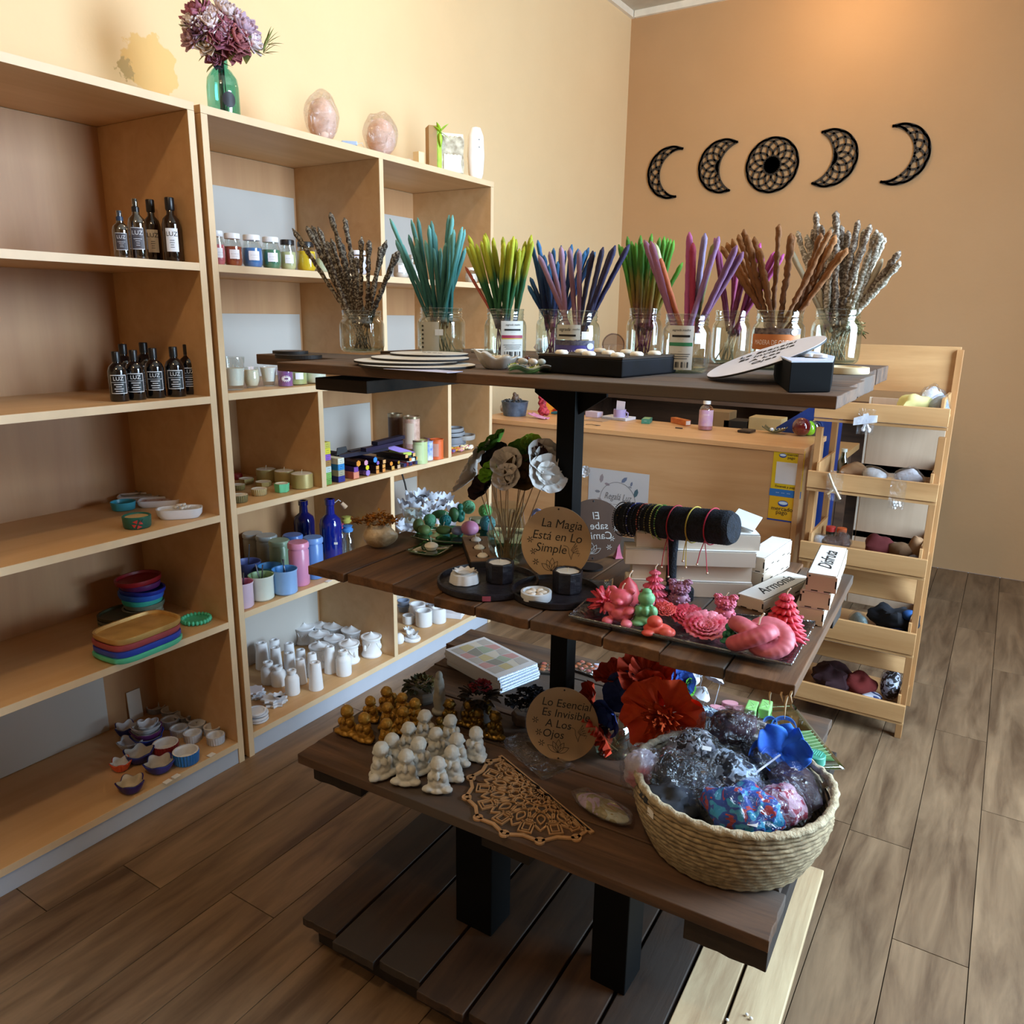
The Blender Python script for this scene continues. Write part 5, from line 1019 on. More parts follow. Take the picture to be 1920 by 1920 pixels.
sticks(J9, [(1535, 540), (1655, 485), (1475, 455)], herb3, .006, 'smooth beige smudge stick in the rightmost jar', 'smooth beige sticks in the rightmost jar', 0, seed=12)

# ================================================================== TOP TIER: other things
woodtop = mat('#cfcdc6', .5, c2='#b9a688', vs=9, lo=.5, hi=.75); mdfedge = mat('#15110f', .6)
def disc_sign(name, label, P, rx, ry, th_, rz, top=woodtop, tilt=(0, 0), cat='sign'):
    t = thing(name, label, cat, P, (tilt[0], tilt[1], rz)); n = 48
    G().prism([(rx*cos(2*pi*i/n), ry*sin(2*pi*i/n)) for i in range(n)], 0, th_).obj('board', mdfedge, t, smooth=False)
    G().prism([(rx*.997*cos(2*pi*i/n), ry*.997*sin(2*pi*i/n)) for i in range(n)], th_, th_+.0006).obj('face', top, t, smooth=False); return t
for i, (px, py, dz, w_) in enumerate(((782, 689, 0, 224), (762, 687, .0055, 200), (788, 685, .0105, 188), (805, 681, .0155, 150))):
    P = at(px, py-2, ZT); P.z += dz; r = w_/sc(P)/2
    t = disc_sign('oval_board', ['lowest', 'second lowest', 'second highest', 'topmost'][i]+' white-faced black oval board in the stack by the left jars', P, r, r*.93, .004, 0)
    if i == 3: text('~ ~ ~ ~', .022, mat('#6a5340', .6, var=0), t.children[1], (0, .01, .0052), rot=(0, 0, -.2), shear=.2)
P = at(560, 672, ZT); t = disc_sign('oval_board', 'black oval board lying at the left end of the top tier', P, .06, .05, .008, .1, top=mat('#12121a', .3)); P = at(545, 670, ZT); P.z += .0088; disc_sign('oval_board', 'second black oval board on the left end board', P, .045, .04, .006, .1, top=mat('#1a1a26', .25))
P = at(812, 697, ZT); tag(G().prism([(-.11, -.02), (.05, -.022), (.055, -.005), (.05, .03), (-.05, .035)], 0, .0008).obj('paper_sheet', mat('#b8b8d0', .5), loc=P, smooth=False), 'pale lilac paper sheet lying under the oval boards', 'paper')
ceramic = mat('#b9b4aa', .35, var=.04)
P = at(930, 692, ZT); s1 = 1/sc(P); t = thing('shell_dish', 'white ceramic leaf-shaped dish with small stones', 'dish', P, face(P))
def sd(u, v): 
    a = 2*pi*u; R3 = 36*s1*(1+.10*cos(6*a))*(.45+.55*v); return (R3*cos(a)*1.05, R3*sin(a)*.8, .001+.024*v**1.6*(1+.12*cos(6*a))+.012*max(0, -cos(a))*v)
G().grid(sd, 60, 8).lathe([(.0005, .001), (15*s1, .001)], 12).obj('dish_body', ceramic, t, solid=.003)
for k in range(4): tag(link('stone', blob([((0, 0, 0), (.010, .007, .006)), ((.004, .002, .002), (.006, .006, .006))], .0012, 2), mat('#c9b493', .6), None, P+Vector((-.012+.008*k, .004*(k % 2), .014))), 'small sand-coloured stone in the leaf dish, '+ORD[k]+' from the left', 'stone')
P = at(988, 688, ZT); t = thing('beetle_ornament', 'dark red round beetle ornament on thin black legs', 'ornament', P, face(P)); G().ell((0, 0, .017), (.0075, .0075, .0065)).obj('body', mat('#4a1512', .3, coat=.5), t); g = G()
for k in range(6): a = -2.2+k*.9 if k < 3 else .4+(k-3)*.9; g.tube([(.005*cos(a), .005*sin(a), .015), (.011*cos(a), .011*sin(a), .013), (.012*cos(a), .012*sin(a), .0)], .0009, 5)
g.obj('leg', blackm, t)
P = at(992, 700, ZT); t = thing('glass_dish', 'wavy green-edged glass dish with pale pebbles', 'dish', P, face(P)+.1)
G().grid(lambda u, v: (-.04+.08*u, -.028+.056*v, .004+.004*sin(u*9)+.008*(2*v-1)**2), 24, 8).obj('glass_plate', glass('#a9d6b8', .6, edge=.9), t, solid=.004)
for k in range(5): tag(link('pebble', blob([((0, 0, 0), (.009, .007, .006))], .0015, 1), mat(['#c9bca8', '#a9a9a2', '#c0a88c', '#d6d2c8', '#b0b6ac'][k], .5), None, P+Vector((-.02+.011*k, .006*((-1)**k), .016))), ['beige', 'grey', 'tan', 'white', 'green-grey'][k]+' pebble on the wavy glass dish', 'pebble')
P = at(965, 690, ZT); tag(G().prism([(.03*cos(a)*(1+.1*sin(3*a)), .022*sin(a)*(1+.1*cos(5*a))) for a in [2*pi*i/24 for i in range(24)]], 0, .006).obj('agate_slice', mat('#6a6862', .25, c2='#9a968c', vs=50), loc=P, smooth=False), 'dark grey polished agate slice under the beetle ornament', 'stone')
P = at(1000, 662, ZT); P.y += .05; tag(link('crystal_cluster', lump(.022, .016, .02, 8, .02, 60, 16).mesh(), mat('#efeaf2', .3, sss=.3), None, P), 'white crystal cluster between the green and lavender jars', 'crystal')
# black tealight tray
def holes_block(name, label, c0, c1, c2, H_, rows, cols, topm, sidem, hr):
    """box given by three floor corners, with round wells holding tealights"""
    A, B, C_ = c0, c1, c2; ux = (B-A); uy = (C_-A); lx, ly = ux.length, uy.length; rz = atan2(ux.y, ux.x); t = thing(name, label, 'candle holder', (A+B)/2+uy/2, rz)
    G().box((0, 0, H_*.45), (lx, ly, H_*.9)).obj('block', sidem, t, smooth=False, bevel=.003)
    dz = H_*.9+.0004; wells = G(); cand = []
    for i in range(cols):
        for j in range(rows): x = lx*(-.5+(i+.5)/cols); y = ly*(-.5+(j+.5)/rows); cand.append((x, y))
    # lid plate built as a grid of squares with round openings
    g = G(); n = 24
    for x, y in cand:
        hx, hy = lx/cols/2, ly/rows/2; outer = []; inner = []
        for k in range(n):
            a = 2*pi*k/n; s_ = min(hx/abs(cos(a)) if abs(cos(a)) > 1e-6 else 9, hy/abs(sin(a)) if abs(sin(a)) > 1e-6 else 9); outer.append((x+s_*cos(a), y+s_*sin(a))); inner.append((x+hr*cos(a), y+hr*sin(a)))
        vs = [(*p, H_) for p in outer]+[(*p, H_) for p in inner]+[(*p, H_*.9+.0002) for p in inner]; fs = [(k, (k+1) % n, (k+1) % n+n, k+n) for k in range(n)]+[(k+n, (k+1) % n+n, (k+1) % n+2*n, k+2*n) for k in range(n)]; g.add(vs, fs)
    g.box((-lx/2+.0006, 0, H_*.95), (.0012, ly, H_*.1)).box((lx/2-.0006, 0, H_*.95), (.0012, ly, H_*.1)).box((0, -ly/2+.0006, H_*.95), (lx, .0012, H_*.1)).box((0, ly/2-.0006, H_*.95), (lx, .0012, H_*.1))
    g.obj('top_plate', topm, t, smooth=False); return t, cand, H_*.9
A = at(1140, 711, ZT); B = at(1246, 701, ZT); D_ = at(1033, 697, ZT)
t, cand, zz = holes_block('tealight_tray', 'black wooden tray with eight round wells for tealights', A, B, D_, .036, 3, 3, mat('#3c332c', .7, spec=.2), mat('#08080b', .7, c2='#0d0e16', vs=30, spec=.2), .016)
tc_ = []; R_m = Matrix.Rotation(t.rotation_euler.z, 3, 'Z')
for i, (x, y) in enumerate(cand):
    o = link('tealight', G().lathe([(.0005, 0), (.013, 0), (.0135, .006), (.010, .0095), (.0005, .0105)], 18).mesh() if i == 0 else tc_[0].data, waxw, None, Vector(t.location)+R_m @ Vector((x, y, zz+.001))); tag(o, 'x', 'candle'); tc_.append(o)
rank(tc_, 'cream tealight in the black nine-well tray, {}', 'tealights in the black tray'); tag(G().tube([(0, 0, 0), (-.014, .004, .006)], .0012, 6).obj('matchstick', white_m, loc=at(1085, 672, ZT)+Vector((0, 0, .047))), 'white match lying across a tealight', 'match')
A = at(1497, 736, ZT); B = at(1556, 736, ZT); D_ = Vector((A.x-.045, A.y+.16, A.z))
hx = thing('tealight_box', 'black wooden tealight box with a pale top under the tilted oval sign', 'candle holder', at(1500, 724, ZT), 0)
q = [at(1452, 716, ZT), at(1478, 737, ZT), at(1556, 736, ZT), at(1560, 720, ZT), at(1520, 704, ZT), at(1450, 704, ZT)]; q = [(p.x-hx.location.x, p.y-hx.location.y) for p in q]; H_ = .047
G().prism(q, 0, H_-.002).obj('block', mat('#060608', .8, spec=.1), hx, smooth=False, bevel=.001); G().prism([(x*.99, y*.99) for x, y in q], H_-.002, H_).obj('top_plate', mat('#b9c4dc', .5), hx, smooth=False)
for i, (dx, dy) in enumerate(((.005, .01), (.028, -.005), (-.01, .035))):
    P = Vector(hx.location)+Vector((dx, dy, H_+.001)); w = G().prism([(.014*cos(a)+.001, .014*sin(a)) for a in [pi/4+pi/2*k for k in range(4)]], 0, .0006); tag(G().lathe([(.0005, 0), (.012, 0), (.011, .005), (.0005, .007)], 16).obj('tealight', mat('#dfe6f0', .5), loc=P), ['middle', 'nearest', 'furthest'][i]+' white tealight on the small black tealight box', 'candle')
    w.obj('square_well', ink, hx, smooth=False, loc=(dx-.012, dy-.004, H_+.0001))
Lp = at(1322, 712, ZT)+Vector((0, 0, .002)); Rp = Vector((Lp.x+.20, Lp.y+.03, ZT+.074)); e1 = (Rp-Lp).normalized(); e2 = (Vector((-.12, 1, .17))-e1*Vector((-.12, 1, .17)).dot(e1)).normalized(); e3 = e1.cross(e2)
rr_ = (Rp-Lp).length/2*.98; t = disc_sign('round_sign', 'white round sign with cut-out lettering leaning on the small black box', (Lp+Rp)/2+e2*.02, rr_, rr_*.92, .003, 0, mat('#d9dcea', .5, var=.02)); t.rotation_euler = Matrix((e1, e2, e3)).transposed().to_euler()
for k, s_ in enumerate(('Lo Esencial', 'Es Invisible', 'A Los', 'Ojos')): text(s_, .023, mat('#2a2624', .6, var=0), t.children[1], (0.0, .055-.032*k, .0042), rot=(0, 0, 0), shear=.15)
P = at(1580, 700, ZT); t = thing('wood_ring', 'pale wooden ring dish at the right end of the top tier', 'dish', P, 0); r = 45/sc(P)
G().lathe([(r*.62, 0), (r, 0), (r*1.02, .003), (r, .013), (r*.72, .014), (r*.64, .008), (r*.62, 0)], 40).obj('ring_body', mat('#d6c9a8', .5, c2='#c9b58c', vs=20), t)
P = at(1110, 668, ZT)+Vector((.02, .25, .03)); tag(G().lathe([(.03, -.001), (.032, 0), (.03, .001), (.028, 0), (.03, -.001)], 32).obj('clear_ring', glass('#d9d0d4', .6), loc=Vector((P.x+.03, P.y-.22, ZT+.0325)), rot=(pi/2, 0, .3)), 'clear round disc standing behind the LAVANDA jar', 'disc')
P = at(875, 664, ZT); P.y += .12; plate('platter', 'white stacked paper plates behind the turquoise jar', P, .12, .08, .008, mat('#dfe0da', .5), .1, cat='plate', pw=2.5)
# ================================================================== MIDDLE TIER
ZM = Z2
def M2(px, py, dz=0): P = at(px, py, ZM); P.z += dz; return P
# flowering rock
P = M2(712, 1026); s1 = 1/sc(P); t = thing('rock_planter', 'pale quartz rock filled with orange-brown dried flowers', 'planter', P, face(P))
lump(34*s1, 28*s1, 24*s1, 3, .014, 30).obj('quartz_rock', mat('#cdbb9c', .35, c2='#9a8260', vs=25, sss=.1, bump=.5, bs=40), t, auto=28)
g = G(); rnd = random.Random(4)
for k in range(150):
    a, b = rnd.uniform(0, 2*pi), rnd.uniform(0, 1); R3 = 36*s1*sqrt(b); c = Vector((R3*cos(a)-6*s1*(rnd.random() < .3), R3*sin(a)*.7, (46+22*(1-b)*rnd.random())*s1)); leaf(g, c, (rnd.uniform(-1, 1), rnd.uniform(-1, .6), rnd.uniform(-.2, 1)), .012, .005, 0, 2, .4)
for k in range(40): a = rnd.uniform(-.4, .6); leaf(g, (-38*s1+rnd.uniform(-.012, .012), rnd.uniform(-.01, .01), 52*s1+rnd.uniform(-.008, .008)), (-1, rnd.uniform(-.5, .5), a), .012, .004, 0, 2)
g.obj('dried_flowers', mat('#8a5414', .85, c2='#b8781f', vs=60), t)
# glass plate with floating candle
P = M2(806, 1036); t = thing('glass_plate', 'square green glass plate with a cream candle at the front', 'plate', P, radians(8))
G().grid(lambda u, v: ((u-.5)*.085, (v-.5)*.085, .003+.010*(abs(2*u-1)**4+abs(2*v-1)**4)*.5), 12, 12).obj('glass_body', glass('#b4cfa8', .5, edge=.85), t, solid=.003); G().box((-.028, -.028, .006), (.012, .009, .0008)).obj('price_sticker', paper, t, smooth=False)
t = tag(thing('floating_candle', None, None, P+Vector((.0, .006, .006)), 0), 'cream dome candle on the square glass plate', 'candle'); G().lathe([(.0005, 0), (.012, 0), (.0175, .009), (.016, .013), (.009, .017), (.0005, .018)], 24).obj('wax', waxw, t); G().tube([(0, 0, .017), (-.001, 0, .028), (-.002, 0, .032)], .0009, 5).obj('wick', white_m, t)
# long green glass tray
C0 = M2(757, 1018); C1 = M2(1062, 1030); cc = M2(905, 1000); cc = (C0+C1)/2+Vector((.0, .055, 0)); Lx = (C1-C0).length
t = thing('glass_tray', 'long frosted green glass tray of green candles behind the vase', 'tray', cc, atan2((C1-C0).y, (C1-C0).x))
G().grid(lambda u, v: ((u-.5)*Lx, (v-.5)*.15, .003+.012*(abs(2*u-1)**6+abs(2*v-1)**4)), 30, 10).obj('glass_body', glass('#8fbf9a', .55, edge=.8), t, solid=.004)
def BC(me, m, px, py, label, cat='candle', rz=None, s=1, dz=.008, wick=None, name='candle'):
    P = M2(px, py, dz); t = thing(name, label, cat, P, face(P) if rz is None else rz); t.scale = (s, s, s); link('wax_body', me, m, t)
    if wick: G().tube([(0, 0, wick), (.001, 0, wick+.007), (.003, 0, wick+.011)], .0008, 5).obj('wick', mat('#e9e2d0', .8, var=0), t)
    return t
def ball(r, seed=0, amp=.0, f=60, rz_=None): return lump(r, r, (rz_ or r), seed, amp, f).mesh() if amp else G().ell((0, 0, rz_ or r), (r, r, rz_ or r), 24, 16).mesh()
def yarn(r, n=26, seed=1, rt=.0019):
    g = G(); rnd = random.Random(seed)
    for k in range(n):
        ax = Vector((rnd.uniform(-1, 1), rnd.uniform(-1, 1), rnd.uniform(-1, 1))).normalized(); u = ax.orthogonal().normalized(); v = ax.cross(u); o = ax*rnd.uniform(-.35, .35)*r
        g.tube([o*.9+(u*cos(a)+v*sin(a))*sqrt(r*r-(o.length)**2)+Vector((0, 0, r)) for a in [2*pi*i/20 for i in range(21)]], rt, 5, False)
    g.ell((0, 0, r), r*.95, 16, 10); return g.mesh()
gr = lambda c: mat(c, .5, var=.08, vs=30, sss=.08)
BC(ball(.0155, 1, 0, 1, .019), gr('#5c7a4a'), 785, 1004, 'dark green egg candle at the left end of the glass tray'); BC(ball(.017, 2, 0, 1, .013), gr('#6a8a52'), 796, 1008, 'sage round pebble candle beside the egg candle')
BC(yarn(.0165, 40, 2), gr('#5fae86'), 806, 992, 'mint ball candle with yarn texture', wick=.033); BC(yarn(.0155, 34, 3), gr('#1f7f80'), 835, 992, 'teal yarn ball candle right of the mint one', wick=.03)
BC(lump(.022, .014, .012, 3, .002, 40).mesh(), gr('#4f6a34'), 832, 1008, 'olive avocado-shaped candle in the front of the tray', wick=.023); BC(lump(.024, .014, .013, 5, .002, 40).mesh(), gr('#3f7a52'), 825, 978, 'green leaf-shaped candle at the back left of the tray'); BC(lump(.016, .014, .022, 6, .003, 40).mesh(), gr('#3d6a3e'), 852, 985, 'dark green tall pebble candle in the tray centre')
fig = blob([((0, 0, .014), (.013, .012, .014)), ((0, 0, .032), (.008, .007, .010)), ((0, -.002, .046), (.009, .008, .010)), ((.009, -.003, .024), (.005, .006, .009)), ((-.009, -.003, .024), (.005, .006, .009))], .0015, 3)
BC(fig, gr('#1c6e5e'), 863, 985, 'teal seated figure candle in the tray'); BC(ball(.024, 1, 0, 1, .020), mat('#d98ab4', .45, sss=.1, c2='#e0a0c6', vs=20), 881, 1010, 'pink round candle in front of the tray centre', wick=.038); BC(ball(.017, 1, 0, 1, .012), mat('#8a94b8', .5), 858, 1009, 'grey-lilac round candle half behind the pink one')
BC(yarn(.020, 44, 6), gr('#4a9aa0'), 914, 1000, 'blue-teal yarn candle right of the pink one', wick=.038); BC(yarn(.018, 30, 8, .0026), gr('#6fbf6a'), 910, 975, 'light green yarn candle at the back of the tray', wick=.035); BC(yarn(.019, 34, 9), gr('#6ab88a'), 878, 968, 'mint coral-textured candle at the back of the tray'); BC(lump(.018, .014, .010, 8, .002, 40).mesh(), gr('#8fae7a'), 925, 1014, 'pale green wavy candle beside the vase')
BC(lump(.016, .012, .018, 9, .003, 40).mesh(), gr('#58b07c'), 1022, 1015, 'green twisted candle visible right of the vase'); BC(lump(.014, .012, .015, 10, .003, 40).mesh(), gr('#7fc49a'), 1000, 1002, 'mint candle seen through the glass vase')
P = M2(775, 985, .008); tag(G().box((0, 0, .02), (.045, .02, .042)).obj('frosted_block', glass('#e4ece6', .6, .25), loc=P, rot=(0, 0, .3), smooth=False), 'frosted clear block at the back left of the green tray', 'block'); P = M2(893, 985, .009); tag(G().lathe([(.0005, 0), (.02, 0), (.021, .012), (.0005, .013)], 24).obj('soap', mat('#9a9a7a', .5), loc=P), 'beige-green round soap in the tray behind the pink candle', 'soap')
P = M2(1008, 985, .008); tag(G().tube([(.016*cos(a), 0, .018+.018*sin(a)) for a in [2*pi*i/16 for i in range(17)]], .005, 8, False).obj('ring_candle', mat('#9aa8e0', .5), loc=P), 'pale blue ring-shaped candle right of the vase rim', 'candle')
# tealight block with three wells
A = M2(879, 1071); B = M2(932, 1069); D_ = at(868, 1007, ZM+.024); D_.z = A.z
t, cand, zz = holes_block('tealight_block', 'wooden block with three oval wells and cream tealights', A, B, D_, .024, 3, 1, mat('#8a6a4a', .6, c2='#75583c', vs=15), mat('#17120f', .6), .0165)
Rm = Matrix.Rotation(t.rotation_euler.z, 3, 'Z'); tl = []
for i, (x, y) in enumerate(cand):
    o = thing('tealight', 'x', 'candle', Vector(t.location)+Rm @ Vector((x, y, zz+.001))); G().lathe([(.0005, 0), (.0125, 0), (.013, .003), (.008, .008), (.0005, .009)], 18).obj('wax', waxw, o); G().tube([(0, 0, .008), (-.002, 0, .016)], .0008, 5).obj('wick', white_m, o); o['label'] = ['nearest', 'middle', 'furthest'][i]+' cream tealight in the three-well wooden block'
# vase of paper flowers
P = M2(950, 1056); s1 = 1/sc(P); H_ = hgt(P, 946)
VP = P; t = vessel('glass_vase', 'clear barrel glass vase holding paper flowers on wooden skewers', 'vase', P, [('glass_body', [(.0005, .004), (18*s1, .002), (24*s1, 0), (31*s1, H_*.12), (36*s1, H_*.36), (35*s1, H_*.62), (30*s1, H_*.86), (32*s1, H_)], clearg2), ('water', [(.0005, .006), (23*s1, .006), (30*s1, H_*.14), (34*s1, H_*.36), (34*s1, H_*.52), (.0005, H_*.52)], glass('#f2f6f5', .05, edge=.2))])
def ruffle(r, m_, seed, petals=5, layers=2, frill=.25, cup=.5):
    """crepe paper flower: cupped, ruffled petals, opening towards +Z"""
    rnd = random.Random(seed); g = G()
    for l in range(layers):
        k = 1-.32*l
        for i in range(petals):
            a0 = 2*pi*i/petals+l*.6+rnd.uniform(-.15, .15); wid = 2*pi/petals*.75; el = cup+.35*l; ph = rnd.uniform(0, 6)
            def f(u, v, a0=a0, el=el, k=k, ph=ph):
                a = a0+(u-.5)*wid*2*(.35+.65*v); rr2 = r*k*v*(1-.10*abs(2*u-1)**2); z = r*k*(v**1.5)*sin(el)*.8+frill*r*.35*v*v*sin(u*17+ph)*(.4+.6*v)
                return (rr2*cos(a)*cos(el*.6), rr2*sin(a)*cos(el*.6), z)
            g.grid(f, 12, 6)
    g.ell((0, 0, r*.12), (r*.26, r*.26, r*.16), 10, 6); return g.mesh('flower')
skew = mat('#a9845a', .6, var=.1)
def pflower(px, py, rpx, c, label, V, dy, zbase, seed, group, c2=None, petals=5, layers=2, frill=.16, cup=.6, look=None, r0=.014, name='paper_flower'):
    T = aty(px, py, V.y+dy); r = rpx/sc(T)*1.32; t = thing(name, label, 'paper flower', V+Vector((random.uniform(-r0, r0), random.uniform(-r0, r0), zbase)), 0, group); o = T-Vector(t.location)
    d = Vector((o.x*3, o.y*3-.9*abs(o.z), o.z)).normalized() if look is None else Vector(look).normalized()
    fh = link('flower_head', ruffle(r, None, seed, petals, layers, frill, cup), mat(c, .8, c2=c2, vs=40, sss=0) if c2 else mat(c, .8, var=.12, vs=30), t, o-d*r*.25, d.to_track_quat('Z', 'Y').to_euler()); G().tube([(0, 0, 0), tuple(o*.5), tuple(o-d*r*.2)], .0013, 5).obj('stem', skew, t); return t
wf_ = '#ece6e0'
for i, (px, py, r, c, lab, dy) in enumerate(((880, 885, 40, wf_, 'largest white paper flower at the far left of the bouquet', -.01), (905, 852, 26, wf_, 'white paper flower behind the large left one', .02), (922, 832, 30, '#4f8a22', 'green paper flower at the top left of the bouquet', .03), (930, 858, 26, '#140c12', 'black paper flower under the green one', -.005), (918, 886, 20, '#7ab82a', 'lime green paper flower at the bouquet centre left', -.04),
    (950, 868, 26, wf_, 'white paper flower at the bouquet centre', -.03), (950, 896, 23, '#e6e0dc', 'small white paper flower low in the bouquet centre', -.05), (905, 912, 27, '#2a0f16', 'dark maroon paper flower hanging low on the left', -.03), (980, 888, 30, '#4f3c1a', 'brown-olive paper flower right of the centre', -.02), (978, 848, 24, '#568a24', 'green paper flower right of the black one', .01), (997, 832, 18, '#9ac030', 'yellow-green paper flower at the top right', .03),
    (1022, 860, 32, '#e6e2de', 'white paper flower at the right next to the post', .01), (1026, 890, 32, '#e0dcd8', 'lower white paper flower beside the post', -.01), (1006, 850, 17, '#3a1c14', 'dark brown paper flower peeking at the right', .0))):
    pflower(px, py, r, c, lab, VP, dy, .008, i+1, 'paper flowers in the middle tier vase')
for k in range(16):
    a = 2*pi*k/16; x = .012*cos(a); tag(G().tube([(x, .010*sin(a), 0), (-x*2.2+random.uniform(-.01, .01), -.02*sin(a), .12)], .0012, 5).obj('skewer', skew, loc=VP+Vector((0, 0, .009))), 'plain wooden skewer standing in the middle tier vase', 'skewer', 'skewers in the vase')
# round wooden signs
mdf = mat('#bfa482', .6, c2='#b39774', vs=8); mdfd = mat('#5a3d2a', .6, c2='#4c3222', vs=8)
def lotus(g, cx, cz, s_, w_=.0009):
    for a, L_ in ((0, 1), (.5, .9), (-.5, .9), (1.05, .95), (-1.05, .95)):
        pts = []
        for i in range(13):
            u = i/12; pts.append((u, .20*sin(pi*u)))
        loop = pts+[(u, -v) for u, v in pts[::-1]]; q = [(cx+s_*L_*(u*sin(a)+v*cos(a)), cz+s_*L_*(u*cos(a)-v*sin(a))) for u, v in loop]
        g.ribbon(q, w_, 0, .0004)
def bird(g, cx, cz, s_, w_=.0009):
    g.ribbon([(cx-s_*.9, cz+s_*.35), (cx-s_*.5, cz+s_*.28), (cx-s_*.35, cz+s_*.1), (cx-s_*.3, cz-s_*.3), (cx-.1*s_, cz-s_*.7), (cx, cz-s_*.95), (cx+.06*s_, cz-s_*.5), (cx+.2*s_, cz-s_*.2)], w_, 0, .0004)
    for k in range(5): g.ribbon([(cx-.1*s_+.05*s_*k, cz-.05*s_-.05*s_*k), (cx+s_*(.35+.12*k), cz+s_*(.75-.25*k)), (cx+s_*(.2+.12*k), cz+s_*(.25-.2*k))], w_, 0, .0004)
def sparkle(g, cx, cz, s_):
    for k in range(6): a = pi/3*k; g.ribbon([(cx+s_*.25*cos(a), cz+s_*.25*sin(a)), (cx+s_*cos(a), cz+s_*sin(a))], s_*.22, 0, .0004)
def round_sign(name, label, P, r, rot, m, lines, inkm, mirror=False, sz=.34):
    t = thing(name, label, 'sign', P, rot); n = 56; T = Matrix.Rotation(pi/2, 4, 'X')      # local: x right, z up, front -Y
    G().prism([(r*cos(2*pi*i/n), r+r*sin(2*pi*i/n)) for i in range(n)], -.0015, .0015, T).obj('board', m, t, smooth=False)
    for (s_, x, z, k) in lines: text(s_, r*sz*k, inkm, t, (x*r*(-1 if mirror else 1), -.0016, r+z*r), rot=(pi/2, 0, 0), shear=.15, mirror=mirror, extr=.0002)
    g = G(); lotus(g, -.05*r, .22*r, r*.36); 
    for k, (x, z) in enumerate(((-.74, .02), (-.62, -.30), (-.52, -.58))): sparkle(g, x*r*(-1 if mirror else 1), r+z*r, r*.09)
    bird(g, r*.48, r*.86, r*.28) if not mirror else None
    g.v = [(x, -.0016-z, y) for x, y, z in g.v]; g.obj('cut_out_drawing', inkm, t, smooth=False); G().ell((0, -.0016, r*1.93), (.0022, .0004, .0022), 10, 6).ell((-.02*r, -.0016, r*.07), (.0022, .0004, .0022), 10, 6).obj('hole', ink, t); return t
P = M2(1036, 1087); r = 132/sc(P)/2/.97
round_sign('round_sign', 'round wooden sign reading La Magia Está en Lo Simple', P+Vector((0, 0, .001)), r, (radians(-12), 0, face(P)-.30), mdf, [('La Magia', .12, .52, 1), ('Está en Lo', .02, .17, 1), ('Simple', -.12, -.17, 1)], ink)
P = M2(1112, 1052); r = 112/sc(P)/2/.97
round_sign('round_sign', 'dark round wooden sign seen from behind with mirrored lettering', P+Vector((0, 0, .001)), r, (radians(-8), 0, face(P)+.25), mdfd, [('El', -.10, .45, 1), ('sabe', -.2, .12, 1), ('Camino', -.1, -.20, 1)], mat('#cfc8c0', .6, var=0), True)
# black round trays and what they carry
stone = mat('#131218', .45, c2='#232028', vs=20, bump=.3); splash = mat('#a04a5c', .6)
def btray(px, py, wpx, label):
    P = M2(px, py); r = wpx/sc(P)/2; t = vessel('round_tray', label, 'tray', P, [('tray_body', [(.0005, 0), (r*.96, 0), (r, .003), (r*1.0, .014), (r*.955, .015), (r*.93, .006), (.0005, .005)], stone)], seg=48); return t, P, r
T1, P1, R1 = btray(915, 1096, 190, 'black round tray with a pink paint splash, left of the pair'); T2, P2, R2_ = btray(1042, 1116, 167, 'black round tray in front of the round sign')
patch(-.012, .002, .006, .013, R1+.0006, splash, T1, 'paint_splash'); 
def octcup(px, py, wpx, top, label, par):
    P = M2(px, py, .0068); r = wpx/sc(P)/2; h = hgt(P, top)*.93; t = thing('candle_cup', label, 'candle', P, face(P)+.2); G().shell([(.0005, 0), (r*.98, 0), (r, .003), (r*1.03, h*.98), (r*1.0, h), (r*.84, h), (r*.82, h*.88), (.0005, h*.88)], 8).obj('stone_cup', stone, t, smooth=False, bevel=.001); candle_top(t, r*.83, h*.93, waxw, .009)
octcup(937, 1094, 53, 1050, 'black octagonal candle cup on the left round tray', T1); octcup(1063, 1113, 56, 1066, 'black octagonal candle cup on the right round tray', T2)
P = M2(871, 1096, .0068); t = thing('lotus_candle', 'white flower-shaped holder on the left round tray', 'candle holder', P, 0); k_ = 26/sc(P)
G().shell([(.0005, 0), (k_*1.05, 0), (k_, .010), (k_*.92, .020), (.0005, .021)], 60, wob=lambda a, z: 1+.07*abs(cos(4*a))).obj('holder_body', mat('#d4d6d8', .6), t); G().add(*[(m_.v, m_.f) for m_ in [G()]][0]) ; link('petals', crown_mesh(k_*.8, .008, 10), mat('#e0ddd8', .6), t, (0, 0, .019))
P = M2(1005, 1130, .0068); k_ = 29/sc(P); t = vessel('candle_dish', 'white round dish with petal-shaped wax on the right tray', 'candle', P, [('dish_body', [(.0005, 0), (k_*.95, 0), (k_, .004), (k_*1.0, .018), (k_*.86, .019), (k_*.82, .012), (.0005, .011)], mat('#cfd4d8', .45))], seg=36); g = G()
for k in range(6): g.ell((k_*.45*cos(pi/3*k), k_*.45*sin(pi/3*k), .0145), (k_*.32, k_*.22, .005), 10, 6, Matrix.Rotation(pi/3*k, 4, 'Z'))
g.obj('wax_petals', mat('#ddd3c4', .6), t)
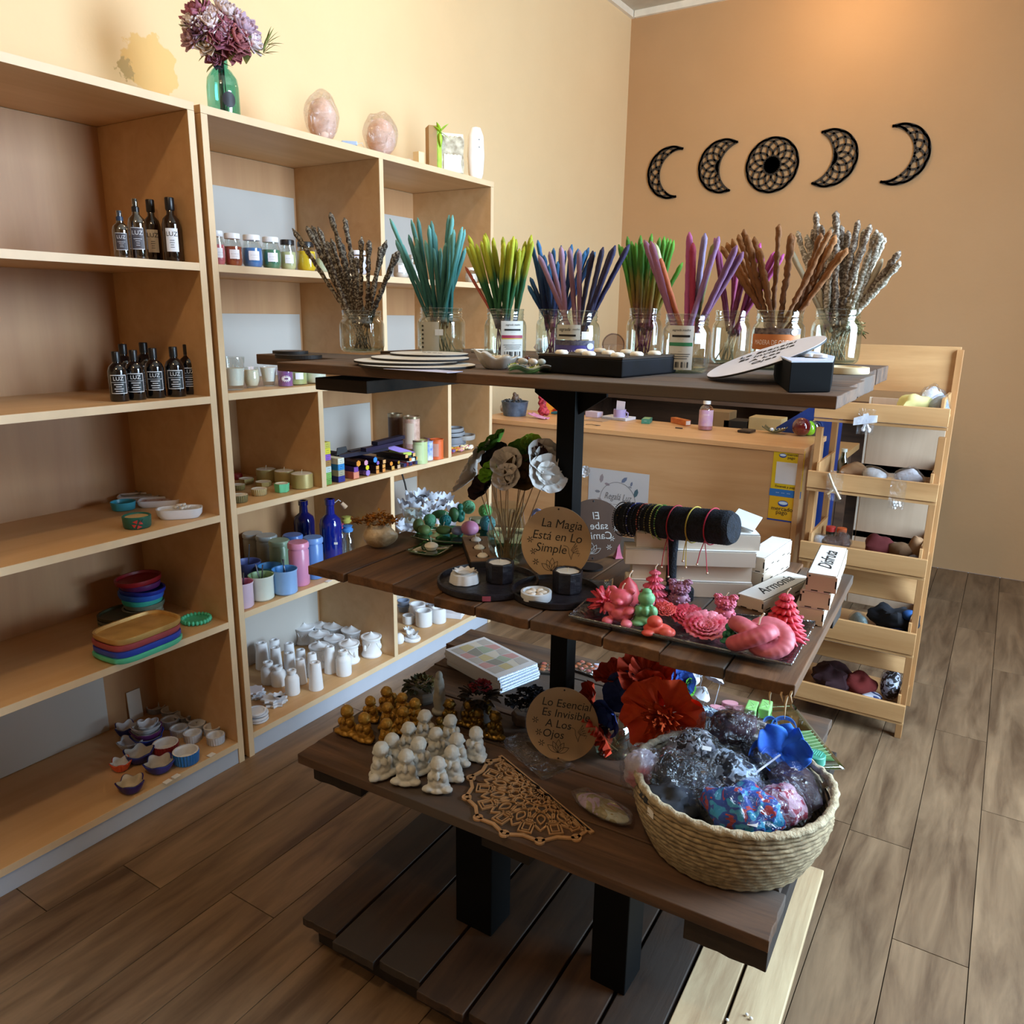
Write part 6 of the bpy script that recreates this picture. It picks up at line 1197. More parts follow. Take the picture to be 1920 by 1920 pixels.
# bracelet stand
P = M2(1272, 1112); s1 = 1/sc(P); velvet = mat('#101218', .95, c2='#1c222e', vs=120, bump=.6, bs=300)
e0 = aty(1172, 972, P.y+.0); e1_ = aty(1368, 990, P.y-.05); ax = (e1_-e0); ang = atan2(ax.y, ax.x); Lc = ax.length; ctr = (e0+e1_)/2; zc = ctr.z-P.z; RC = 30*s1
BS = Vector((ctr.x, ctr.y, P.z)); t = thing('bracelet_stand', 'black rope-wrapped T-shaped bracelet stand', 'bracelet stand', BS, ang)
tl = atan2(ax.z, sqrt(ax.x**2+ax.y**2))
M_ = Matrix.Translation((0, 0, zc)) @ Matrix.Rotation(-tl, 4, 'Y') @ Matrix.Rotation(pi/2, 4, 'Y'); prof = [(.0005, -Lc/2-.012), (RC*.85, -Lc/2-.01), (RC, -Lc/2)]+[(RC+.0006*(k % 2), -Lc/2+Lc*k/80) for k in range(1, 80)]+[(RC, Lc/2), (RC*.85, Lc/2+.01), (.0005, Lc/2+.012)]
G().shell(prof, 30, M=M_).obj('padded_roll', velvet, t); G().lathe([(.011, .008), (.011, zc-RC*.8)], 14).obj('upright', velvet, t)
g = G()
for k in range(9): g.tube([(.055*c_, .032*s_, .003+.0024*k) for c_, s_ in [(cos(a)**3*.25+cos(a)*.75, sin(a)**3*.25+sin(a)*.75) for a in [2*pi*i/24 for i in range(25)]]], .0018, 5, False)
g.prism([(.054*cos(a), .031*sin(a)) for a in [2*pi*i/24 for i in range(24)]], 0, .024); g.obj('foot', velvet, t)
def bracelet(px, c, label, bead=.0018, n=46, c2=None):
    p0 = aty(px, 975, BS.y); u = ((p0-BS).dot(Vector((cos(ang), sin(ang), 0)))); Rr = RC+bead*1.35; tt = thing('bracelet', label, 'bracelet', BS, ang); g = G(); g2 = G(); M3 = Matrix.Translation((0, 0, zc)) @ Matrix.Rotation(-tl, 4, 'Y') @ Matrix.Translation((u, 0, 0)) @ Matrix.Rotation(radians(random.uniform(-5, 5)), 4, 'Z')
    for k in range(n): a = 2*pi*k/n; p = M3 @ Vector((0, Rr*cos(a), Rr*sin(a)-.0015)); (g2 if c2 and k % 4 == 0 else g).ell(tuple(p), bead, 6, 4)
    g.obj('bead_strand', mat(c, .3, coat=.3), tt); 
    if c2: g2.obj('spacer_bead', mat(c2, .3, metal=.5), tt)
for px, c, lab, c2 in ((1153, '#14131a', 'black bead bracelet at the left end of the roll', None), (1163, '#17151a', 'black bead bracelet with amber spacers, second from the left end', '#7a5a2a'), (1174, '#161a24', 'black bead bracelet with grey spacers, third from the left end', '#6a6a78'), (1184, '#20308f', 'royal blue bead bracelet on the roll', '#c9cce0'), (1193, '#1a2440', 'navy bead bracelet beside the royal blue one', None), (1202, '#c05a4a', 'coral red bead bracelet on the roll', '#5a1a1a'), (1212, '#3a3c40', 'grey and black bead bracelet right of the coral one', '#8a8a90'), (1221, '#4f4a24', 'olive bead bracelet on the roll', '#8a7a3a'), (1231, '#c4c86a', 'yellow-green bead bracelet on the roll', None), (1241, '#4f8f3a', 'green bead bracelet nearest the red cord', '#b9c86a')): bracelet(px, c, lab, c2=c2)
redc = mat('#a01824', .6)
def cordb(px, m, label, L_=.085, sep=.010, bead=True):
    p0 = aty(px, 985, BS.y); u = ((p0-BS).dot(Vector((cos(ang), sin(ang), 0)))); tt = thing('cord_bracelet', label, 'bracelet', BS, ang); M3 = Matrix.Translation((0, 0, zc)) @ Matrix.Rotation(-tl, 4, 'Y') @ Matrix.Translation((u, 0, 0)); Rr = RC+.0028; g = G()
    g.tube([tuple(M3 @ Vector((.003*sin(a), Rr*cos(a), Rr*sin(a)))) for a in [2*pi*i/28 for i in range(29)]], .0014, 6, False); q = M3 @ Vector((0, -Rr*.9, -Rr*.6))
    for s_ in (-1, 1): g.tube([tuple(q), (q.x+s_*sep*.6, q.y-.003, q.z-L_*.4), (q.x+s_*sep, q.y-.002, q.z-L_*(1 if s_ > 0 else .8))], .0010, 5)
    g.obj('cord', m, tt)
    if bead:
        b_ = G(); [b_.ell((q.x+s_*sep, q.y-.002, q.z-L_*(1 if s_ > 0 else .8)), .0026, 8, 6) for s_ in (-1, 1)]; b_.obj('bead', mat('#d6b8a0', .3, metal=.4), tt)
cordb(1268, redc, 'red cord bracelet hanging long in front of the upright', .085, .009); cordb(1308, mat('#b9a03a', .6), 'thin yellow cord bracelet on the roll', .06, .004); cordb(1346, mat('#b01838', .6), 'red cord bracelet with silver charm near the right end', .065, .012)
# craft boxes
boxm = mat('#ddcebb', .6, c2='#d6c6b2', vs=6); boxe = mat('#20160f', .7)
def craft(label, P, L_, W_, H_, rz, txt=None, tsize=.03):
    """laser-cut box, long axis = local Y, front end at y=0"""
    t = thing('craft_box', label, 'box', P, rz); G().box((0, L_/2, (H_-.003)/2), (W_, L_, H_-.003)).obj('box_body', boxm, t, smooth=False); l = G().box((0, L_/2, H_-.0013), (W_-.005, L_-.002, .0026)).obj('lid', mat('#f2ede4', .55), t, smooth=False)  # lid paler than the body: daylight on the tops put into its colour
    g = G()
    for x in (-W_/2, W_/2):
        for z0, z1 in ((.15, .45),): g.box((x-(.0016 if x > 0 else -.0016), -.0002, H_*.5), (.0032, .0006, H_*.42))
    g.box((-W_*.2, -.0002, .001), (W_*.22, .0006, .002)).box((W_*.22, -.0002, .001), (W_*.22, .0006, .002)).box((-W_/2+.0012, L_/2, H_-.0002), (.0006, L_, .0006)).box((W_/2-.0012, L_/2, H_-.0002), (.0006, L_, .0006))
    for k in range(5): g.box((W_/2+.0001, L_*(.1+.2*k), H_*(.30 if k % 2 else .12)), (.0006, L_*.09, .0022))
    g.ell((-W_*.40, -.0001, H_*.84), (.002, .0004, .002), 8, 6); g.obj('finger_joint', boxe, t, smooth=False)
    if txt: text(txt, tsize, ink, l, (0, L_/2, .0003+H_), rot=(0, 0, pi/2), shear=.5, sxy=(1, .95))
    return t
def craft_from(label, FL, FR, BRd, n, H_, txt, tsize, shift=(0, 0), names=None):
    W_ = (FR-FL).length; rz = atan2((FR-FL).y, (FR-FL).x); yd = Vector((-sin(rz), cos(rz), 0)); mid = (FL+FR)/2
    for i in range(n): craft(names[i] if names else label, mid+Vector((shift[0]*i, shift[1]*i, i*(H_+.0006))), BRd, W_, H_, rz, txt if i == n-1 else None, tsize)
P0 = M2(1486, 1164); Ht = hgt(P0, 1065)/3*1.0-.001
craft_from('', M2(1486, 1166), M2(1542, 1176), .215, 3, Ht, 'Disfruta', .040, (.0085, -.001), ['lowest white craft box of the three-box stack', 'middle white craft box of the three-box stack', 'top craft box with handwritten Disfruta on the three-box stack'])
craft_from('', M2(1379, 1135), M2(1430, 1150), .215, 1, .026, 'Armonía', .040, names=['white craft box with handwritten Armonía'])
for i, (x0, x1, py) in enumerate(((1165, 1398, 1124), (1170, 1392, 1118), (1160, 1400, 1120), (1175, 1402, 1120))):
    a = M2(x0, 1112); b = M2(x1, 1120); L_ = (b-a).length; rz = atan2((b-a).y, (b-a).x); Pc = b+Vector((.0, .02+.012*(i % 2), i*.0345)); craft(['lowest', 'second lowest', 'third', 'topmost'][i]+' craft box of the stack behind the bracelet stand', Pc-Vector((0, .0, 0)), L_, .055, .034, rz+pi/2)
for i in range(2): craft(['lower', 'upper'][i]+' craft box lying behind the Armonía box', M2(1405, 1102)+Vector((.0, .015, .0345*i)), .19, .05, .034, radians(-4))
Pq = b; P = Vector((b.x-.035, b.y+.06, ZM+.1535)); tag(G().box((0, 0, .0), (.055, .10, .003)).obj('loose_lid', mat('#cfd6da', .6), loc=P, rot=(radians(4), radians(15), .1), smooth=False), 'loose white lid tilted on top of the craft box stack', 'lid')
P = M2(1152, 1050)+Vector((0, .02, 0)); t = thing('eiffel_tower', 'small pink tower-shaped candle behind the bracelets', 'candle', P, 0); g = G()
for k, (w_, z) in enumerate(((.012, 0), (.009, .006), (.006, .016), (.0035, .03), (.0015, .046))):
    if k < 4:
        nx = ((.009, .006), (.006, .016), (.0035, .03), (.0015, .046))[k]; g.lathe([(w_*1.2, z), (nx[0]*1.2, nx[1])], 4)
g.obj('wax_body', mat('#d8708c', .5, sss=.1), t, smooth=False)
P = M2(1115, 1100); t = thing('glass_plate', 'clear glass plate under the edge of the candle tray', 'plate', P, .4); G().grid(lambda u, v: ((u-.5)*.08, (v-.5)*.07, .003+.008*(abs(2*u-1)**4)), 8, 4).obj('glass_body', glass('#d9e2cc', .5), t, solid=.003)
P = M2(1085, 1070)+Vector((.01, .03, 0)); disc_sign('small_board', 'small dark board lying behind the right round tray', P, .035, .03, .004, .2, top=mat('#2a1a12', .5))

# ================================================================== pink candle tray
FLc, BLc, FRc, BRc = M2(1066, 1168), M2(1099, 1138), M2(1481, 1262), M2(1527, 1180); org = (FLc+FRc+BLc+BRc)/4; q = [p-org for p in (FLc, FRc, BRc, BLc)]
t = thing('glass_tray', 'large rectangular blue-tinted glass tray of pink candles', 'tray', org+Vector((0, 0, .001)), 0)
def ty(u, v):
    a = q[0].lerp(q[1], u).lerp(q[3].lerp(q[2], u), v); e = max(abs(2*u-1), abs(2*v-1)); return (a.x, a.y, .0022+.010*max(0, e-.86)/.14)
G().grid(ty, 40, 30).obj('glass_body', glass('#a9c4cf', .55, .04, .25, 60, .95), t, solid=.0032)
g = G(); g.tube([ty(u, v)[:2]+(.0135,) for u, v in [(k/30, 0) for k in range(31)]+[(1, k/20) for k in range(1, 21)]+[(1-k/30, 1) for k in range(1, 31)]+[(0, 1-k/20) for k in range(1, 20)]], .0024, 6, False); g.obj('glass_rim', glass('#7fa8bd', .7, .05, .3, 80, .95), t)
pk = lambda c, c2=None: mat(c, .5, c2=c2, var=.08, vs=25, sss=.12)
def C(px, py, me, m, label, size, hpx=None, wick=None, rz=0, cat='candle'):
    P = M2(px, py, .0065); t = thing('figure_candle', label, cat, P, face(P)+rz); s = 1
    if hpx: h = hgt(P, hpx); zm = max(v.co.z for v in me.vertices); s = h/zm
    t.scale = (s*1.42, s*1.38, s*1.12); o = link('wax_body', me, m, t)
    if wick: G().tube([(0, 0, wick-.003), (.001, 0, wick+.006), (.004, 0, wick+.012)], .0010, 5).obj('wick', mat('#e9dcc8', .8, var=0), t)
    return t
bear = blob([((0, 0, .019), (.019, .016, .019)), ((0, -.002, .046), (.017, .015, .015)), ((0, -.016, .043), (.007, .007, .006)), ((-.013, 0, .059), (.006, .004, .006)), ((.013, 0, .059), (.006, .004, .006)), ((-.015, -.010, .028), (.007, .010, .006), (.5, 0, .5)), ((.015, -.010, .028), (.007, .010, .006), (.5, 0, -.5)), ((-.013, -.018, .007), (.008, .010, .007)), ((.014, -.018, .007), (.008, .010, .007)), ((0, -.014, .020), (.010, .006, .010))], .0013, 3)
C(1163, 1172, bear, pk('#c9505e', '#d9707a'), 'pink sitting bear candle at the front left of the glass tray', 1, 1107, .060, rz=-.3)
bub = G(); rnd = random.Random(9)
for k in range(150):
    z = rnd.uniform(-1, 1); a = rnd.uniform(0, 6.28); p = Vector((sqrt(1-z*z)*cos(a), sqrt(1-z*z)*sin(a), z)); bub.ell((p.x*.017, p.y*.015, .044+p.z*.014), .0034, 6, 5)
    if k % 2: bub.ell((p.x*.018, p.y*.015, .018+p.z*.016), .0034, 6, 5)
for s_ in (-1, 1):
    bub.ell((s_*.014, 0, .058), .007, 10, 8)
    for k in range(26): z = rnd.uniform(-1, 1); a = rnd.uniform(0, 6.28); bub.ell((s_*.014+.007*sqrt(1-z*z)*cos(a), .006*sqrt(1-z*z)*sin(a), .058+.007*z), .0024, 6, 4)
bub.ell((0, 0, .044), (.017, .015, .014)).ell((0, 0, .018), (.018, .016, .018)); bubm = bub.mesh()
C(1272, 1142, bubm, pk('#8a5a74', '#9a7088'), 'purple knobbly bear candle behind the tree candle', 1, 1090, .058); C(1357, 1170, bubm, pk('#c4566e', '#d0708a'), 'pink knobbly bear candle at the back right', 1, 1118, .058)
def treemesh(tiers=6, spikes=11, R=.024, H_=.075, leafy=.9):
    g = G().lathe([(R*.5, 0), (R*.42, H_*.2), (.004, H_*.93), (.0005, H_)], 16)
    for i in range(tiers):
        z = H_*(.08+.84*i/tiers); r = R*(1-.82*i/tiers)
        for k in range(spikes):
            a = 2*pi*k/spikes+i*.3; d = Vector((cos(a), sin(a), -.25)); c = Vector((0, 0, z+.012)); g.tube([tuple(c), tuple(c+d*r*.6), tuple(c+d*r*1.05)], [.0045, .0042*leafy, .0012], 6)
    return g.mesh()
C(1224, 1140, treemesh(5, 16, .026, .078, .8), pk('#c9405a', '#dc7088'), 'deep pink tiered tree candle at the back', 1, 1073, .076); C(1465, 1212, treemesh(7, 13, .031, .085, 1.2), pk('#c01f2e', '#e0506a'), 'bright red pine tree candle at the right end', 1, 1122, .083)
C(1176, 1142, G().lathe([(.0005, 0), (.012, .003), (.015, .015), (.010, .034), (.0005, .046)], 20).mesh(), pk('#a8303c', '#c24a50'), 'crimson strawberry-shaped candle behind the pink bear', 1, 1087, .044)
spk = G()
for k in range(60): z = rnd.uniform(-.5, 1); a = rnd.uniform(0, 6.28); d = Vector((sqrt(1-z*z)*cos(a), sqrt(1-z*z)*sin(a), z)); spk.tube([(0, 0, .014), tuple(Vector((0, 0, .014))+d*.024)], [.006, .001], 5)
C(1135, 1150, spk.mesh(), pk('#b02838', '#cc4050'), 'red spiky candle at the left end of the glass tray', 1, 1105)
bud = blob([((0, 0, .010), (.015, .013, .009)), ((0, 0, .024), (.010, .009, .014)), ((0, -.001, .043), (.0105, .0105, .011)), ((0, -.001, .054), (.006, .006, .005)), ((-.009, -.005, .024), (.005, .007, .010), (.4, 0, .3)), ((.009, -.005, .024), (.005, .007, .010), (.4, 0, -.3)), ((0, -.010, .026), (.004, .004, .007)), ((-.009, -.008, .006), (.009, .007, .005)), ((.009, -.008, .006), (.009, .007, .005))], .0012, 2)
C(1209, 1178, bud, pk('#5f9a6a', '#7ab884'), 'light green praying figure candle beside the pink bear', 1, 1110); C(1366, 1212, bud, pk('#1c6a4e', '#2c7e5e'), 'dark green praying figure candle in front of the knobbly bear', 1, 1168)
frog = blob([((0, 0, .011), (.022, .016, .011)), ((-.005, -.002, .026), (.012, .012, .012)), ((-.014, -.014, .008), (.010, .009, .006)), ((.012, -.015, .012), (.010, .008, .010)), ((.020, -.004, .008), (.007, .012, .007))], .0013, 3)
C(1232, 1196, frog, pk('#c2402e', '#d0584a'), 'orange-red crouching animal candle at the front', 1, 1158)
def peony(r, n=5, petals=12, seed=0, flat=.5):
    g = G(); rnd = random.Random(seed)
    for l in range(n):
        k = (l+1)/n; el = radians(85-70*k)*flat+.25
        for i in range(petals if l else 6):
            a = 2*pi*i/(petals if l else 6)+l*.5; wd = r*.34*k+.003
            def f(u, v, a=a, k=k, el=el, wd=wd):
                x = r*k*v; w2 = wd*(.4+.6*v)*(u-.5)*2; z = r*k*v*sin(el)*.9+.0015*sin(u*14+a*3)*v+r*.20*(1-k); return (x*cos(a)*cos(el)-w2*sin(a), x*sin(a)*cos(el)+w2*cos(a), z+.002)
            g.grid(f, 6, 4)
    g.lathe([(r*.5, 0), (r*.45, r*.25), (.0005, r*.3)], 16); return g.mesh()
def PE(px, py, wpx, c, c2, label, seed, petals=12, dz=0):
    P = M2(px, py, .0065+dz); r = wpx/sc(P)/2; t = thing('flower_candle', label, 'candle', P, face(P)); o = link('wax_body', peony(r, 5, petals, seed), pk(c, c2), t); md = o.modifiers.new('s', 'SOLIDIFY'); md.thickness = .0006; t.rotation_euler = (radians(18), 0, face(P)); t.location.z += r*.10
PE(1322, 1195, 88, '#c8304a', '#e88a9c', 'large pink peony candle at the front centre of the tray', 1, 13); PE(1288, 1172, 66, '#b8283c', '#cc4a5e', 'red peony candle behind the large pink one', 2); PE(1245, 1168, 44, '#b8302e', '#cc4e4a', 'red rose candle behind the orange animal candle', 3, 9, .012)
knot = []
for i in range(60): a = 2*pi*i/60; knot.append(((.016+.009*cos(1.5*2*a))*cos(2*a), (.016+.009*cos(3*a))*sin(2*a)*.8, .022+.012*sin(3*a)))
kb = blob([(p, (.0095, .0095, .0095)) for p in knot], .0013, 3); C(1417, 1232, kb, pk('#b8505e', '#c46a74'), 'large dusty pink knot candle at the front right', 1, 1168, .040)
C(1490, 1188, bubm, pk('#d04a66', '#dc6a84'), 'small pink knobbly candle behind the red tree', 1, 1155)
# ================================================================== BOTTOM TIER
ZB = Z1
def M1(px, py, dz=0): P = at(px, py, ZB); P.z += dz+.0004; return P
monk = blob([((0, 0, .006), (.019, .016, .007)), ((0, 0, .016), (.016, .013, .014)), ((0, .001, .030), (.012, .010, .012)), ((0, -.001, .048), (.0115, .0115, .0125)), ((-.010, -.006, .028), (.005, .007, .009), (.4, 0, .4)), ((.010, -.006, .028), (.005, .007, .009), (.4, 0, -.4)), ((0, -.012, .032), (.004, .004, .007)),
    ((-.013, -.008, .008), (.010, .007, .006)), ((.013, -.008, .008), (.010, .007, .006)), ((0, -.0115, .047), (.002, .0025, .002)), ((-.0115, 0, .046), (.002, .0025, .003)), ((.0115, 0, .046), (.002, .0025, .003))], .0011, 2, jit=.0008, jf=160)
zm_ = max(v.co.z for v in monk.vertices)
def monks(lst, m, text_, grp):
    out = []
    for i, (px, pt, pb) in enumerate(lst):
        P = M1(px, pb); s = hgt(P, pt)/zm_*1.02; o = link('praying_figurine', monk, m, None, P, (0, 0, face(P)+random.uniform(-.7, .5))); o.scale = (s*1.08, s*1.08, s); tag(o, 'x', 'figurine'); out.append(o)
    rank(out, text_, grp)
goldp = mat('#8f661e', .45, metal=.35, c2='#ad8230', vs=60, bump=.3, bs=120)
monks([(653, 1323, 1378), (685, 1337, 1390), (696, 1306, 1352), (725, 1348, 1398), (726, 1288, 1336), (727, 1318, 1365), (754, 1300, 1346), (757, 1326, 1375), (779, 1310, 1358), (738, 1300, 1330)], goldp, 'gold painted praying figurine, {} of the gold ones', 'gold praying figurines')
monks([(843, 1311, 1360), (880, 1313, 1362), (913, 1313, 1358), (929, 1334, 1385), (825, 1345, 1380), (898, 1330, 1372)], mat('#5f4c22', .3, metal=.75, c2='#8f6f2c', vs=80, bump=.3, bs=120), 'dark bronze praying figurine, {} of the bronze ones', 'bronze praying figurines')
monks([(797, 1332, 1390), (844, 1341, 1398), (767, 1355, 1414), (817, 1365, 1424), (893, 1364, 1424), (737, 1376, 1440), (857, 1375, 1436), (785, 1383, 1450), (715, 1392, 1458), (763, 1406, 1470), (848, 1399, 1462), (822, 1420, 1484)], mat('#c9c9c2', .65, var=.04, bump=.2, bs=120), 'white plaster praying figurine, {} of the white ones', 'white praying figurines')
P = M1(824, 1342); s = hgt(P, 1257)/.10; t = link('veiled_statuette', blob([((0, 0, .010), (.016, .014, .010)), ((0, 0, .035), (.013, .011, .032)), ((0, 0, .065), (.011, .010, .026)), ((0, -.001, .088), (.0075, .0075, .011)), ((0, -.009, .060), (.004, .004, .010)), ((0, -.006, .030), (.009, .007, .025))], .0016, 2, jit=.0006, jf=200), mat('#a8aaa4', .6, var=.05), None, P, (0, 0, face(P))); t.scale = (s, s, s); tag(t, 'slender grey-white veiled statuette behind the gold figurines', 'statuette')
def leafball(c, rx, rz, n, m, L_, w_, seed, parent, name='foliage'):
    rnd = random.Random(seed); g = G()
    for k in range(n):
        z = rnd.uniform(-.4, 1); a = rnd.uniform(0, 6.28); d = Vector((sqrt(1-min(1, z*z))*cos(a), sqrt(1-min(1, z*z))*sin(a), z)); leaf(g, (c[0]+d.x*rx*.6, c[1]+d.y*rx*.6, c[2]+d.z*rz*.6), d+Vector((rnd.uniform(-.5, .5), rnd.uniform(-.5, .5), rnd.uniform(-.3, .3))), L_*rnd.uniform(.6, 1.2), w_, .2, 3, .4)
    return g.obj(name, m, parent)
P = M1(792, 1314); s1 = 1/sc(P); t = thing('plant_pot', 'grey stone pot with dry olive and cream flowers', 'potted plant', P, face(P)); G().shell([(.0005, 0), (22*s1, 0), (30*s1, .012), (29*s1, .028), (24*s1, .034), (.0005, .032)], 8).obj('pot', mat('#5d564e', .7, c2='#6f685e', vs=30), t, smooth=False, bevel=.002)
leafball((-8*s1, 0, .046), 30*s1, .022, 60, mat('#3a3c20', .8), .022, .007, 1, t); leafball((6*s1, -.004, .055), 26*s1, .018, 70, mat('#6f6a42', .8, c2='#a09a6a', vs=60), .010, .005, 2, t, 'dried_flowers')
P = M1(897, 1352); s1 = 1/sc(P); t = thing('plant_pot', 'round grey-brown pot with dark leaves and small red flowers', 'potted plant', P, face(P)); G().shell([(.0005, 0), (20*s1, 0), (34*s1, .016), (33*s1, .034), (22*s1, .046), (18*s1, .046), (.0005, .04)], 28).obj('pot', mat('#4c4744', .6, c2='#6c6663', vs=20), t)
leafball((0, 0, .066), 34*s1, .024, 70, mat('#2a1d14', .8, c2='#3c3020', vs=40), .032, .010, 3, t); leafball((4*s1, 0, .098), 28*s1, .010, 80, mat('#7a1420', .8, c2='#a02c34', vs=60), .010, .005, 4, t, 'red_flowers')
P = M1(985, 1356); s1 = 1/sc(P); t = thing('plant_pot', 'small grey-brown pot with almost black flowers', 'potted plant', P, face(P)); G().shell([(.0005, 0), (20*s1, 0), (26*s1, .006), (27*s1, .028), (22*s1, .034), (.0005, .030)], 8).obj('pot', mat('#4a3d36', .7, c2='#5e4e44', vs=30), t, smooth=False, bevel=.002)
for k, (dx, dz) in enumerate(((-26, .062), (-4, .082), (16, .088), (14, .058), (26, .074), (2, .050))): leafball((dx*s1, 0, dz), 15*s1, .012, 34, mat('#0e0f1c', .85, var=.1), .013, .009, 5+k, t, 'black_flower'); G().tube([(0, 0, .02), (dx*s1, 0, dz)], .001, 4).obj('stem', mat('#1c1a18', .8), t)
# notebooks
q = [M1(838, 1248), M1(935, 1302), M1(1026, 1262), M1(925, 1222)]; A, B, C_ = q[0], q[1], q[2]; ux = (B-A); uy = Vector((-ux.y, ux.x, 0)).normalized()*.150; rz = atan2(ux.y, ux.x); LN = ux.length*1.02; pap = mat('#d6dce8', .5, var=.02)
cov = ['#b9b4ae', '#9fae9a', '#c4b78a', '#c79a98', '#d8d2c4', '#8f9088']
for i in range(6):
    t = thing('spiral_notebook', ORD[i]+' from below in the notebook stack' if i < 5 else 'top spiral notebook with a pastel patchwork cover', 'notebook', (A+B)/2+uy*.5+Vector((random.uniform(-.004, .004), random.uniform(-.004, .004), .0085*i)), rz+random.uniform(-.03, .03)+.02)
    if i < 5: t['label'] = ORD[i]+' white spiral notebook from below in the stack'
    G().box((0, 0, .004), (LN, .150, .0076)).obj('page_block', pap, t, smooth=False); c = G().box((0, 0, .0080), (LN, .150, .0006)).obj('cover', mat('#dfe2e6', .4), t, smooth=False)
    g = G()
    for k in range(34): x = LN/2+.0005; y = -.070+.14*k/33; g.tube([(x+.0035*cos(a), y, .0042+.0042*sin(a)) for a in [2*pi*j/8 for j in range(9)]], .0006, 4, False)
    g.obj('spiral', mat('#c9d6ea', .3, metal=.6), t)
    if i == 5:
        rnd = random.Random(3); nx, ny = 5, 4; P_ = [[(-LN/2*.90+LN*.86*a/nx+(rnd.uniform(-.009, .009) if 0 < a < nx else 0), -.066+.132*b/ny+(rnd.uniform(-.008, .008) if 0 < b < ny else 0)) for b in range(ny+1)] for a in range(nx+1)]
        for a in range(nx):
            for b in range(ny): qd = [P_[a][b], P_[a+1][b], P_[a+1][b+1], P_[a][b+1]]; cx_ = sum(p[0] for p in qd)/4; cy_ = sum(p[1] for p in qd)/4; G().add([(cx_+(p[0]-cx_)*.94, cy_+(p[1]-cy_)*.94, .0086) for p in qd], [(0, 1, 2, 3)]).obj('printed_patch', mat(cov[(a*3+b*2) % 6], .5, var=.05), c, smooth=False)
# packs behind the post
for i, (px, py, rz_) in enumerate(((1035, 1262, .4), (1098, 1262, -.1))):
    P = M1(px, py)+Vector((0, .02, 0)); t = thing('candy_pack', ['left', 'right'][i]+' flat clear pack with orange and pink sweets behind the post', 'pack', P, rz_); G().box((0, 0, .003), (.10, .07, .006)).obj('card_back', mat('#2c2620', .6), t, smooth=False); g = G()
    for k in range(12): g.ell((-.036+.024*(k % 4), -.02+.02*(k//4), .009), (.009, .007, .004), 8, 6)
    g.obj('sweets', mat('#d97a3a', .5, c2='#c9687a', vs=18), t); G().grid(lambda u, v: ((u-.5)*.1, (v-.5)*.07, .0145-.012*max(abs(2*u-1), abs(2*v-1))**6), 12, 10).obj('clear_cover', film, t)
P = M1(1118, 1262)+Vector((.03, .03, 0)); tag(G().box((0, 0, .004), (.09, .07, .008)).obj('booklet', mat('#c9cfe4', .5), loc=P, rot=(0, 0, .5), smooth=False), 'small pale booklet lying beyond the post', 'booklet')
# round sign
P = M1(1048, 1428); r = 134/sc(P)/2/.97
round_sign('round_sign', 'round wooden sign starting Lo Esencial behind the orange flowers', P+Vector((0, 0, .001)), r, (radians(-14), 0, face(P)-.2), mat('#a48867', .6, c2='#987c5c', vs=8), [('Lo Esencial', .08, .55, .9), ('Es Invisible', .08, .27, .9), ('A Los', -.10, -.02, .9), ('Ojos', -.22, -.30, .9)], ink)
# half mandala lying flat
A = M1(940, 1422); B = M1(1108, 1562); mid = (A+B)/2; ex = (B-A).normalized(); Rm_ = (B-A).length/2*1.03; nrm = Vector((ex.y, -ex.x, 0)); t = tag(G().obj('half_mandala', None), 'flat half-round cut-out wooden mandala at the front edge', 'mandala') if 0 else thing('half_mandala', 'half-round cut-out wooden mandala lying at the front edge', 'mandala', mid, atan2(ex.y, ex.x))
g = G(); hh = .004; R = Rm_
def arcp(cx, cz, r, a0, a1, n=16): return [(cx+r*cos(a0+(a1-a0)*i/n), cz+r*sin(a0+(a1-a0)*i/n)) for i in range(n+1)]
def add(pts, w_, closed=False): g.ribbon([(x, -z) for x, z in pts], w_, 0, hh, closed=closed)
add([(-R, .0), (R, .0)], .010); add([(-R*.93, R*.07), (R*.93, R*.07)], .003)
def petal(a, r0, r1, wd, w_, inner=True):
    pts = [(r0+(r1-r0)*u, wd*sin(pi*u**.8)) for u in [i/12 for i in range(13)]]; loop = pts+[(x, -y) for x, y in pts[::-1]][1:-1]; add([(x*cos(a)-y*sin(a), x*sin(a)+y*cos(a)) for x, y in loop], w_, True)
N_ = 7
for k in range(N_):
    a = pi*(k+.5)/N_; petal(a, R*.42, R*.80, R*.115, .004); petal(a, R*.50, R*.68, R*.05, .003); petal(a, R*.10, R*.30, R*.05, .003)
    p = (R*.36*cos(a), R*.36*sin(a)); add(arcp(p[0], p[1], R*.060, 0, 2*pi, 14), .003, False)
for k in range(N_+1):
    a = pi*k/N_; a = min(max(a, .12), pi-.12); c_, s_ = cos(a), sin(a); sq = [(.66, -.08), (.86, -.08), (.86, .08), (.66, .08)]; add([(R*(x*c_-y*s_), R*(x*s_+y*c_)) for x, y in sq], .004, True); sq = [(.70, -.045), (.82, -.045), (.82, .045), (.70, .045)]; add([(R*(x*c_-y*s_), R*(x*s_+y*c_)) for x, y in sq], .003, True); petal(a, R*.38, R*.64, R*.05, .003); petal(a, R*.06, R*.22, R*.03, .003)
out = []
for k in range(N_*2+1):
    a = pi*k/(N_*2); rr2 = R*(1.0 if k % 2 else .92); out.append((rr2*cos(a), max(0, rr2*sin(a))))
add(out, .008)
for k in range(0, N_):
    a = pi*(k+.5)/N_; add(arcp(R*.99*cos(a), R*.99*sin(a), R*.045, 0, 2*pi, 14), .0065, False)
add(arcp(0, 0, R*.30, 0, pi, 24), .003); add(arcp(0, 0, R*.09, 0, pi, 12), .004)
